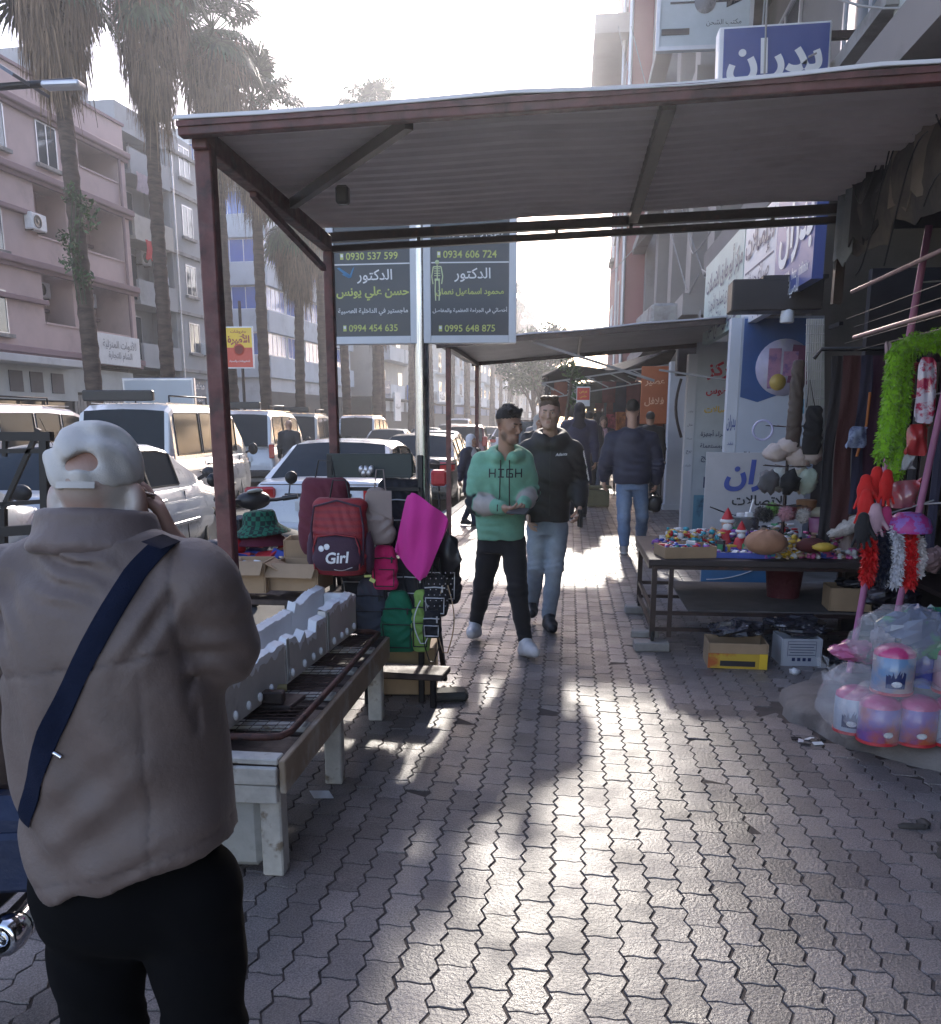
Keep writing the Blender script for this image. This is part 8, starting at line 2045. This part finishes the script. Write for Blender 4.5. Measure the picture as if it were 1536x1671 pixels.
# mannequin head in a maroon beret, plush, pumpkin
hp0 = P(1388, 845, 6.75); S = thing('mannequin_head', 'mannequin head wearing a maroon beret at the right of the table', 'mannequin', Vector((hp0.x, hp0.y, tz)))
hh = Head((0, 0, hp0.z - tz + .02), R(-70), 0, k=.9); Sd = SDF((-.15, -.15, -.02), (.15, .15, .36), .007); hh.add(Sd, hh.c + Vector((0, 0, -.13))); Sd.cone(hh.c + Vector((0, 0, -.12)), (0, 0, .01), .05, .075, .02); Sd.build('head', mat('mannequin_skin', (.34, .25, .22), .45), S)
b = MB(); b.lathe([(.085, .0), (.125, .03), (.135, .065), (.12, .1), (.06, .12), (0, .122)], 22, hh.c + Vector((0, 0, .03))); b.build('beret', clothm('maroon_wool', (.22, .012, .04)), S, world=False)
b = MB(); b.blob(P(1385, 858, 6.5), (.15, .07, .055), 14, 9, .3, M=Matrix.Rotation(R(-25), 3, 'Y')); b.blob(P(1415, 838, 6.45), (.06, .06, .06), 12, 8, .3); solo('plush', b, fur('white_fur', (.62, .58, .56)), 'white plush hat lying at the right end of the table', 'plush')
b = MB(); b.blob(P(1340, 838, 6.9), (.09, .07, .045), 12, 8, .35); solo('shoes_heap', b, mat('cream_leather', (.45, .42, .32), .6), 'pair of cream baby shoes heaped beside the mannequin', 'shoes')
b = MB(); b.lathe([(.06, 0), (.075, .1), (.07, .1), (.055, .01), (0, .01)], 14, P(1335, 868, 6.75)); solo('pink_cup', b, mat('mauve_tin', (.25, .09, .17), .4), 'mauve tin on the table right of the stand', 'tin')
# below the table
b = MB(); c_ = Vector((1.62, 7.0, .275)); b.lathe([(.115, 0), (.14, .24), (.15, .245), (.15, .262), (.138, .262), (.11, .012), (0, .012)], 22, c_); solo('basket', b, mat('dark_red_wicker', (.10, .015, .025), .6, bump=.9, bs=50), 'dark red plastic basket on the shelf under the goods table', 'basket')
carton((1.95, 6.55, .285), (.27, .25, .16), R(-4), 'brown carton of bags on the shelf right of the red basket', False, group='cartons under the goods table')
t = carton((1.115, 6.02, 0), (.37, .27, .165), R(-2), 'yellow and red printed carton on the paving under the table', False, group='cartons under the goods table')
b = MB(); b.box((0, -.137, .05), (.372, .006, .098)); b.build('red_print', mat('carton_red', (.42, .10, .02), .6, c2=(.5, .33, .03), vs=3, thr=(.5, .55)), t, world=False)
b = MB(); b.box((.16, -.139, .052), (.05, .006, .1)); b.build('yellow_print', yel, t, world=False)
b = MB(); b.box((.0, -.1405, .035), (.22, .004, .035)); b.build('dark_strip', ink_k, t, world=False)
t = carton((1.53, 6.12, 0), (.25, .25, .18), R(2), 'white printed carton on the paving under the table', False, colr=mat('white_carton', (.45, .47, .52), .7, var=.08), group='cartons under the goods table')
b = MB()
for k in range(5): b.box((0, -.1265, .145 - .018 * k), (.17 - .02 * (k % 2), .002, .004))
for k in range(4): b.box((-.05 + .034 * k, -.1265, .045), (.02, .002, .022))
b.box((0, -.1265, .165), (.18, .002, .002)); b.box((-.09, -.1265, .115), (.002, .002, .1)); b.box((.09, -.1265, .115), (.002, .002, .1)); b.build('print', deep_ink, t, world=False)
bagp = mat('clear_bag_film', (.72, .74, .8), .18, var=.1, trans=.55, spec=.8, bump=.6, bs=22)
def crumple(c, r, n, seed, m, nm, label, cat, j=.55, group=None):
 b = MB(); g = random.Random(seed)
 for k in range(n): b.blob(Vector(c) + Vector((g.uniform(-.5, .5) * r[0], g.uniform(-.5, .5) * r[1], g.uniform(-.2, .4) * r[2])), [q * g.uniform(.45, .8) for q in r], 11, 8, j, seed=seed * 9 + k, smooth=False)
 return solo(nm, b, m, label, cat, group)
dkfilm = mat('dark_bag_film', (.03, .03, .04), .22, var=.5, vs=14, bump=.8, bs=30, c2=(.4, .42, .46), thr=(.6, .68))
crumple((1.15, 6.1, .21), (.2, .14, .07), 5, 3, dkfilm, 'packed_bags', 'shiny plastic packed goods bulging from the yellow carton', 'bags')
crumple((1.55, 6.2, .22), (.2, .14, .07), 5, 5, dkfilm, 'packed_bags', 'dark shiny plastic packs on the white carton', 'bags')
crumple((1.96, 6.55, .46), (.12, .12, .05), 4, 6, dkfilm, 'packed_bags', 'dark plastic bags in the carton beside the red basket', 'bags')
crumple((2.05, 6.0, .45), (.16, .2, .12), 5, 9, mat('black_shiny_film', (.015, .013, .02), .2, bump=.8, bs=30), 'black_bags', 'black plastic bags behind the pink rack poles', 'bags')
crumple((1.75, 6.0, .06), (.08, .1, .05), 3, 9, dkfilm, 'plastic_scrap', 'dark plastic scrap on the paving beside the white carton', 'litter')
b = MB(); b.blob(G(1298, 1096, .015), (.035, .03, .022), 9, 6, .6, seed=2); solo('crumpled_paper', b, ink_w, 'crumpled white paper on the paving below the cartons', 'litter')
b = MB();
for k in range(7): b.box(G(1300 + 7 * k, 1205 + 4 * (k % 3), .008), (.05, .025, .004), Matrix.Rotation(k * 1.3, 3, 'Z') @ Matrix.Rotation(.2, 3, 'X'), k % 2)
solo('wet_litter', b, [black_pl, ink_w], 'black and white litter lying at the edge of the concrete step', 'litter')
# ---------------------------------------------------------------- pink pole rack with gloves, scarf and tinsel
pink = mat('pink_painted_pole', (.46, .17, .33), .4, var=.08)
T = thing('pole_rack', 'rack of two leaning pink poles hung with gloves and tinsel', 'rack', (1.8, 5.5, .1))
A0, B0 = P(1390, 1075, 5.5), P(1455, 1045, 5.5); A1, B1 = A0 + (P(1450, 740, 5.5) - A0) * 2.0, B0 + (P(1536, 666, 5.5) - B0) * 1.75
for a, c in ((A0, A1), (B0, B1)):
 b = MB(); b.tube([a + (a - c) * .1, c], .019, 10); b.build('pole', pink, T)
b = MB()
for f in (.35, .62, .88): p, q = A0.lerp(A1, f), B0.lerp(B1, f * .98); b.tube([p, q + (q - p) * .3], .005, 6); b.tube([q, q + (q - p) * .5 + Vector((0, -.1, -.02))], .005, 5)
b.build('cross_wires', alum, T)
def fuzzy(nm, label, pts, r, m, cat, amp=.012, seed=0, group=None, flat=1.0):
 g = random.Random(seed); b = MB(); pts = [Vector(p) for p in pts]; fine = []
 for a, c in zip(pts, pts[1:]): fine += [a.lerp(c, k / 9) for k in range(9)]
 fine.append(pts[-1]); b.tube(fine, [r * .85 * (1 + .05 * g.uniform(-1, 1)) for k in range(len(fine))], 10, flat=flat)
 for p in fine:                                          # pile: short tufts all round
  for k in range(70):
   d = Vector((g.gauss(0, 1), g.gauss(0, 1), g.gauss(0, 1))).normalized(); q = p + d * r * .8 + Vector((0, 0, g.uniform(-.02, .02))); s_ = d.cross(Vector((g.gauss(0, 1), g.gauss(0, 1), g.gauss(0, 1)))).normalized() * amp * .6
   e = q + d * amp * g.uniform(.7, 1.6) + Vector((0, 0, -amp * .7)); b.add([q - s_, q + s_, e], [(0, 1, 2)])
 return solo(nm, b, m, label, cat, group)
limef = mat('lime_fur', (.19, .42, .015), .9, var=.35, vs=30, bump=.8, bs=60, sheen=.3)
fuzzy('fur_scarf', 'long lime green fluffy scarf hanging from the shop canopy', [P(1560, 545, 5.2), P(1520, 556, 5.2), P(1485, 562, 5.2), P(1462, 580, 5.2), P(1456, 640, 5.2), P(1450, 700, 5.2), P(1440, 742, 5.2)], .05, limef, 'scarf', .016, 1)
fuzzy('fur_scarf', 'second hanging end of the lime green fluffy scarf', [P(1483, 565, 5.24), P(1474, 640, 5.24), P(1470, 700, 5.24), P(1463, 772, 5.24)], .04, limef, 'scarf', .016, 2)
film_rw = mat('santa_print_film', (.55, .50, .6), .25, c2=(.42, .03, .09), vs=16, thr=(.48, .54), coat=.5, bump=.3)
fold('printed_sheet', 'white plastic sheet of red santa stickers hanging at the right', [P(1500, 582, 5.0), P(1530, 584, 5.0), P(1525, 692, 5.0), P(1492, 690, 5.0)], film_rw, 'sheet', .006, .02)
fold('umbrella_cover', 'pink and white plastic cone hanging behind the lime scarf', [P(1442, 556, 5.5), P(1462, 560, 5.5), P(1456, 620, 5.5), P(1448, 622, 5.5)], mat('pale_pink_film', (.5, .36, .45), .4), 'cover', .01)
fold('santa_hat', 'red and white santa hat hanging behind the lime scarf', [P(1485, 585, 5.3), P(1495, 590, 5.3), P(1490, 650, 5.3), P(1476, 655, 5.3)], mat('red_white_felt', (.42, .05, .07), .9, c2=(.55, .5, .5), vs=6, thr=(.55, .6)), 'hat', .03, .02)
fold('red_pack', 'red and green goods pack hanging under the santa sheet', [P(1482, 692, 5.1), P(1516, 692, 5.1), P(1512, 745, 5.1), P(1478, 742, 5.1)], mat('red_green_print', (.35, .03, .035), .3, c2=(.02, .09, .04), vs=10, thr=(.55, .6), coat=.4), 'pack', .02, .03)
fold('clear_bag', 'clear plastic bag with a red top hanging on the pink rack', [P(1452, 786, 5.1), P(1503, 782, 5.1), P(1494, 828, 5.1), P(1450, 830, 5.1)], mat('red_tint_film', (.30, .10, .12), .2, c2=(.45, .02, .03), vs=12, thr=(.5, .6), coat=.5), 'bag', .03, .03)
fold('film_bag', 'clear crackly film bag hanging beside the lime scarf', [P(1478, 735, 5.15), P(1500, 725, 5.15), P(1490, 765, 5.15), P(1470, 768, 5.15)], bagp, 'bag', .02, .03)
def glove(c, m, label, k=1.0, rz=0, group='gloves on the pink rack'):
 S = SDF((-.09 * k, -.05, -.22 * k), (.09 * k, .05, .04), .0042)
 S.cone((0, 0, .0), (0, 0, -.06 * k), .032 * k, .04 * k, .02, flat=((0, 1, 0), 1.7)); S.cone((0, 0, -.06 * k), (0, 0, -.11 * k), .042 * k, .04 * k, .02, flat=((0, 1, 0), 1.7))
 for i in range(4): S.cone(((i - 1.5) * .021 * k, 0, -.11 * k), ((i - 1.5) * .034 * k, -.01, (-.185 + .012 * abs(i - 1.4)) * k), .0105 * k, .0085 * k, .003)
 S.cone((.035 * k, 0, -.06 * k), (.075 * k, -.01, -.12 * k), .014 * k, .011 * k, .01)
 o = S.build('glove', m, None); o.location = c; o.rotation_euler = (0, 0, rz); tag(o, label, 'glove', group); return o
red_g = clothm('red_glove_knit', (.55, .012, .012))
for k, (px, py, Y, m_, nm_) in enumerate(((1412, 798, 5.12, red_g, 'leftmost red glove hanging below the lime scarf'), (1430, 785, 5.16, red_g, 'red glove next to the leftmost one on the pink rack'), (1447, 790, 5.1, red_g, 'red glove hanging just left of the clear red bag'), (1413, 822, 5.08, red_g, 'lowest red glove on the left of the pink rack'), (1428, 845, 5.05, clothm('pale_pink_knit', (.5, .32, .38)), 'pale pink glove hanging under the red gloves'), (1445, 850, 5.1, clothm('rose_knit', (.5, .05, .18)), 'rose glove beside the pale pink one'), (1408, 860, 5.02, clothm('black_knit', (.012, .012, .016)), 'black glove at the left side under the red gloves'))):
 glove(P(px, py, Y) + Vector((0, 0, .05)), m_, nm_, .9, R(15 * (k % 3) - 15))
b = MB(); b.lathe([(.115, 0), (.12, .02), (.1, .07), (.06, .1), (0, .108)], 20, P(1482, 868, 5.1)); solo('magenta_hat', b, mat('magenta_spangle', (.42, .04, .24), .5, c2=(.3, .15, .5), vs=30, thr=(.5, .55)), 'spangled magenta hat hanging on the pink rack', 'hat')
for k, (px, y0, y1, c_, nm_) in enumerate(((1418, 880, 938, (.5, .01, .012), 'left red'), (1440, 878, 940, (.012, .014, .03), 'black'), (1462, 868, 945, (.62, .62, .68), 'white'), (1485, 880, 945, (.55, .012, .015), 'right red'), (1498, 885, 930, (.55, .5, .5), 'red and white'))):
 fuzzy('tinsel', nm_ + ' tinsel garland hanging at the bottom of the pink rack', [P(px, y0, 5.05), P(px + 3, (y0 + y1) / 2, 5.05), P(px - 2, y1, 5.05)], .03 if k < 4 else .02, mat('tinsel_%d' % k, c_, .5, var=.4, vs=40), 'tinsel', .022, k, 'tinsel garlands on the pink rack')
crumple(P(1512, 920, 5.35), (.1, .1, .1), 4, 21, mat('grey_pink_bundle', (.25, .16, .17), .7), 'bundle', 'greyish bundle of clothes behind the tinsel', 'bundle')
# ---------------------------------------------------------------- paper and toy pots wrapped in film on the concrete step
SZ = .105
def pot(c, r, h_, m, lid, label, mark=None, wrap=None):
 t = thing('round_pot', label, 'pot', c, random.Random(label).uniform(-.4, .4), 'round printed pots on the concrete step')
 b = MB(); b.lathe([(r * .95, 0), (r, .006), (r, h_), (r * .96, h_ + .004)], 28); b.build('pot', m, t, world=False)
 b = MB(); b.lathe([(r * 1.02, -.001), (r * 1.03, .012), (r * 1.005, .013)], 28); b.build('base_rim', COLS[0] if lid is not COLS[1] else COLS[1], t, world=False)
 b = MB(); b.lathe([(r * 1.0, h_ + .001), (r * .98, h_ + .018), (r * .7, h_ + .04), (r * .3, h_ + .052), (0, h_ + .05)], 20); b.build('lid', lid, t, world=False)
 b = MB();
 M_ = frame((0, -r - .0015, h_ * .32), (1, 0, 0), (0, 0, 1)); b.lathe([(.011, 0), (.018, 0), (.018, .001), (.011, .001), (.011, 0)], 14, M_.translation, M_.to_3x3() @ Matrix.Diagonal((1.3, .8, 1)))
 b.v = [(x, -math.sqrt(max(1e-6, (r + .002) ** 2 - x * x)), z) for x, y, z in b.v]; b.build('white_mark', ink_w, t, world=False)
 if mark:
  b = MB(); g = random.Random(3)
  for k in range(9):
   a = -.5 + k * .1; b.add([((r + .0015) * math.sin(a + q), -(r + .0015) * math.cos(a + q), z) for q, z in ((0, h_ * .2), (.09, h_ * .2), (.11, h_ * (.45 + .25 * g.random())), (-.02, h_ * (.4 + .3 * g.random())))], [(0, 1, 2, 3)])
  b.build('dark_picture', mark, t, world=False)
 return t
def pm(n, c, c2): return mat(n, c, .3, c2=c2, vs=7, thr=(.42, .6), coat=.5, var=.08)
bluep = pm('pot_print_blue', (.16, .27, .45), (.45, .34, .3)); purp = pm('pot_print_violet', (.2, .1, .38), (.5, .12, .06)); navyp = pm('pot_print_navy', (.03, .05, .3), (.12, .14, .4)); pinkp = pm('pot_print_pink', (.55, .36, .42), (.5, .45, .48)); palep = pm('pot_print_pale', (.45, .48, .58), (.3, .38, .5))
plid = mat('pink_film_lid', (.55, .06, .2), .3, coat=.6, var=.25, vs=14, bump=.5, bs=40)
yb = 4.25
def sp(px, Y): p = P(px, 1200, Y); return Vector((p.x, Y, SZ))
pot(sp(1432, yb), .092, .17, purp, plid, 'violet and orange pot, left of the lower front row')
pot(sp(1493, yb), .092, .17, purp, plid, 'violet and orange pot, middle of the lower front row')
pot(sp(1553, yb), .092, .17, palep, plid, 'pale blue pot at the right edge of the lower row')
pot(sp(1390, yb + .14), .09, .17, palep, plid, 'pale pot at the left of the pile inside the clear bag', deep_ink)
pot(sp(1447, yb + .05) + Vector((0, 0, .225)), .092, .175, bluep, plid, 'pale blue pot with a pink lid on top of the front row', deep_ink)
pot(sp(1497, yb + .2) + Vector((0, 0, .225)), .09, .175, navyp, COLS[1], 'dark blue pot behind the pink lidded one')
pot(sp(1546, yb + .08) + Vector((0, 0, .225)), .09, .175, pinkp, plid, 'pink and white pot at the right edge of the upper row', ink_k)
film = mat('thin_clear_film', (.82, .84, .9), .08, alpha=.19, spec=1.0, bump=.9, bs=12, var=.1)
def film_bag(c, r, label, seed, knot):
 b = MB(); n, m = 26, 14; rows = []
 for i in range(m + 1):
  t_ = PI * i / m; row = []
  for k in range(n):
   a = 2 * PI * k / n; d = Vector((math.sin(t_) * math.cos(a), math.sin(t_) * math.sin(a), math.cos(t_)))
   q = 1 + .22 * mnoise.noise(d * 2.5 + Vector((seed, 0, 0))) + .1 * mnoise.noise(d * 7 + Vector((0, seed, 0)))
   row.append(Vector(c) + Vector((d.x * r[0] * q, d.y * r[1] * q, d.z * r[2] * q)))
  rows.append(row)
 b.grid(rows[::-1], 0, True, True); kq = Vector(knot)
 for k in range(7): b.add([kq, kq + Vector((-.05 * math.cos(k), .03 * math.sin(k * 2), .06 * math.sin(k * 1.3))), kq + Vector((-.06 * math.cos(k + .6), .03 * math.sin(k * 2 + 1), .05 * math.sin(k * 1.3 + .8)))], [(0, 1, 2)])
 return solo('film_bag', b, film, label, 'plastic bag')
film_bag(sp(1392, yb + .12) + Vector((0, 0, .15)), (.17, .15, .17), 'clear plastic bag drawn round the left pots with a knot at its side', 3, P(1352, 1090, yb + .05))
film_bag(sp(1470, yb + .0) + Vector((0, 0, .14)), (.26, .16, .15), 'clear plastic film stretched over the lower pots', 8, P(1360, 1110, yb))
heap2 = crumple(P(1405, 1062, 4.6), (.14, .1, .07), 5, 31, mat('pink_packs', (.45, .12, .25), .35, c2=(.12, .25, .22), vs=9, thr=(.55, .6), coat=.4), 'packed_goods', 'pink and teal packed goods behind the pots', 'packs')
crumple(P(1490, 1040, 4.45), (.20, .15, .14), 6, 33, mat('green_blue_packs', (.05, .07, .15), .25, c2=(.02, .2, .05), vs=7, thr=(.5, .58), coat=.6, bump=.6, bs=20), 'packed_goods', 'big film wrapped bundle of blue and green cloth on top of the pots', 'packs')
crumple(P(1440, 1052, 4.38), (.07, .08, .10), 4, 35, mat('grey_stripe_packs', (.20, .18, .22), .3, c2=(.05, .05, .06), vs=14, coat=.6), 'packed_goods', 'grey striped bundle beside the blue and green one', 'packs')
film_bag(P(1480, 1045, 4.4), (.27, .18, .17), 'clear film wrapped round the bundle on top of the pots', 12, P(1430, 1020, 4.3))
b = MB()
for k in range(6): b.box(Vector((1.66 + .06 * (k % 3), 3.3 + .07 * k, .03)), (.06, .035, .006), Matrix.Rotation(k * 2.1, 3, 'Z') @ Matrix.Rotation(.3, 3, 'X'), k % 2)
solo('paper_litter', b, [ink_w, COLS[9]], 'white and blue paper litter by the rubble at the right edge', 'litter')
# ---------------------------------------------------------------- market farther along
mk_dark = mat('market_tarpaulin', (.05, .045, .05), .95, spec=.05, var=.3, vs=2)
for k, (y, x0, x1, z, lb) in enumerate(((18.5, -.55, 2.0, 2.75, 'nearest dark market canopy beyond the second awning'), (23, -.7, 2.2, 2.9, 'second dark market canopy over the far pavement'), (28.5, -.8, 2.0, 2.85, 'third dark market canopy far along the pavement'), (36, -1.0, 2.0, 3.0, 'last dark market canopy far along the pavement'))):
 t = thing('market_canopy', lb, 'canopy', (.7, y, 0), 0, 'dark market canopies')
 b = MB(); rows = [[Vector((x0 + (x1 - x0) * j / 8, y + i * 1.0, z - .35 + .4 * j / 8 + .12 * math.sin(i * 1.5 + j))) for j in range(9)] for i in range(5)]; sheet(b, rows, .03); b.build('cover', mk_dark, t)
 for x in (x0 + .1, x1 - .1):
  b = MB(); b.tube([(x, y + .1, 0), (x, y + .1, z - .3)], .03, 6); b.build('post', darksteel, t)
 b = MB(); b.bar((x0, y, z - .45), (x1, y, z - .1), .03); b.bar((x0, y + .02, z - .75), (x1, y + .02, z - .35), .025)
 for q in range(6): b.bar((x0 + (x1 - x0) * q / 6, y, z - .44 + .35 * q / 6), (x0 + (x1 - x0) * (q + 1) / 6, y + .02, z - .73 + .4 * (q + 1) / 6), .02)
 b.build('truss', mat('dull_bar', (.25, .24, .23), .6), t)
 for q in range(9):
  xx = x0 + .35 + q * (x1 - x0 - .4) / 9; w_ = .13; zz = z - .4; g = random.Random(q + k * 10); bt = zz - g.uniform(.3, .75) - (.5 if q > 5 else 0)
  if q in (1, 2) and k < 2: continue
  b = MB(); sheet(b, [[(xx + w_ * (j - 1), y + .5 + .3 * (q % 2) + .03 * math.sin(j * 2 + i), zz - (zz - bt) * i / 4) for j in range(3)] for i in range(5)], .03); c_ = g.choice([(.10, .03, .03), (.05, .045, .05), (.03, .03, .05), (.16, .05, .03), (.07, .06, .05)])
  b.build('hanging_goods', mat('hung_%d' % int(c_[0] * 100), c_, .85, var=.4, vs=5), t)
M = frame((P(952, 647, 17)), (1, 0, 0), (0, 0, 1));
board('price_sign', M, .24, .34, .02, mat('white_card', (.6, .6, .6), .5), 'small red and white card sign hanging above the crowd', paints=[('red_face', red_s, lambda q: mbox(q, M, -.11, .11, -.06, .15, .001, .004)), ('lettering', yel, lambda q: (put_text(q, 'عرض', M, w=.14, y=.08, ext=.007), put_text(q, 'خاص', M, w=.12, y=0, ext=.007)))])
M = frame(P(1068, 645, 18), (1, 0, 0), (0, 0, 1))
board('shop_sign', M, .5, 1.05, .06, mat('orange_sign', (.38, .10, .03), .5, var=.12), 'orange shop sign with pale lettering beside the white pillar', paints=[('lettering', mat('peach_ink', (.7, .4, .25), .5), lambda q: (put_text(q, 'عصير', M, w=.36, y=.22, bold=.02, ext=.004), put_text(q, 'فلافل', M, w=.36, y=-.12, bold=.02, ext=.004)))])
for k, (x, y, z, c_, lb) in enumerate(((1.5, 20.5, 1.2, (.4, .12, .03), 'rack of orange goods'), (1.6, 23, 1.3, (.3, .03, .04), 'rack of red clothes'), (1.5, 26, 1.4, (.35, .05, .08), 'rack of crimson clothes'), (.95, 31, 1.3, (.05, .05, .07), 'dark clothes rack'), (-.9, 22, 1.0, (.08, .1, .12), 'kerbside rack of dark goods'))):
 t = thing('goods_rack', lb + ' far along the market pavement', 'rack', (x, y, 0))
 b = MB(); b.bar((x - .5, y, 0), (x - .5, y, z + .6), .03); b.bar((x + .5, y, 0), (x + .5, y, z + .6), .03); b.bar((x - .5, y, z + .6), (x + .5, y, z + .6), .03); b.build('frame', darksteel, t)
 b = MB(); g = random.Random(k)
 for q in range(9): sheet(b, [[(x - .45 + q * .1 + .05 * (j - 1), y - .05 + .03 * math.sin(j + q), z + .58 - .9 * i / 3 * g.uniform(.8, 1)) for j in range(3)] for i in range(4)], .03)
 b.build('goods', mat('rack_goods_%d' % k, c_, .8, var=.4, vs=6, c2=tuple(q * .3 for q in c_)), t)
b = MB(); cb2 = G(975, 828); b.box((cb2.x, cb2.y, .18), (.42, .36, .3), bev=.01); b.box((cb2.x, cb2.y, .38), (.46, .3, .05), R(8), bev=.01); solo('wooden_crate', b, mat('olive_crate', (.16, .14, .07), .8, var=.2, bump=.3), 'olive wooden crate with a dark lid standing on the pavement', 'crate')
g = random.Random(11); t = thing('leafy_shrub', 'thin leafy shrub growing up at the market canopy behind the two young men', 'plant', (-.2, 17.5, 0))
b = MB(); b.tube([(-.2, 17.5, 0), (-.12, 17.5, 1.2), (.05, 17.5, 2.6)], [.06, .05, .03], 6); b.build('trunk', bark_m, t)
b = MB()
for q in ((.05, 17.4, 2.45), (.2, 17.4, 2.2), (.12, 17.3, 1.9), (-.05, 17.4, 2.6)): leafball(b, q, (.2, .2, .2), 70, .05, g, 0)
b.build('leaves', leaf_m, t)
S = thing('bicycle', 'bicycle with a red bag leaning at the kerb beside the second awning post', 'bicycle', (-1.75, 12.5, 0), R(8))
for y in (-.5, .5):
 b = MB(); b.tube([(0, y + .32 * math.cos(k * PI / 12), .34 + .32 * math.sin(k * PI / 12)) for k in range(25)], .018, 6, cap=False)
 for k in range(8): b.tube([(0, y, .34), (0, y + .31 * math.cos(k * PI / 4), .34 + .31 * math.sin(k * PI / 4))], .003, 3)
 b.build('wheel', rubber, S, world=False)
b = MB(); b.tube([(0, -.5, .34), (0, -.1, .8), (0, .4, .82), (0, .5, .34)], .016, 6); b.tube([(0, -.5, .34), (0, 0, .36), (0, .4, .82)], .016, 6); b.tube([(0, -.1, .8), (0, 0, .36)], .016, 6); b.tube([(0, .4, .82), (0, .38, .98)], .014, 6); b.tube([(-.25, .3, 1.0), (0, .38, .98), (.25, .3, 1.0)], .012, 6); b.build('frame', blacksteel, S, world=False)
b = MB(); b.blob((0, -.14, .88), (.07, .13, .035), 10, 7); b.build('saddle', rubber, S, world=False)
b = MB(); b.box((0, -.45, .85), (.2, .25, .2), bev=.03); b.build('bag', COLS[0], S, world=False)
# ---------------------------------------------------------------- hazy air over the street
hz = bpy.data.materials.new('street_haze'); hz.use_nodes = True
n = hz.node_tree.nodes; n.remove(n['Principled BSDF'])
pv = n.new('ShaderNodeVolumePrincipled'); pv.inputs['Color'].default_value = (.86, .9, 1, 1); pv.inputs['Density'].default_value = .0018; pv.inputs['Anisotropy'].default_value = .78
hz.node_tree.links.new(pv.outputs[0], n['Material Output'].inputs['Volume'])
b = MB(); b.box((-10, 135, 16.9), (220, 310, 36.2)); hzo = b.build('haze', hz)
tag(hzo, 'thin bright haze hanging over the street', None, None, 'stuff')
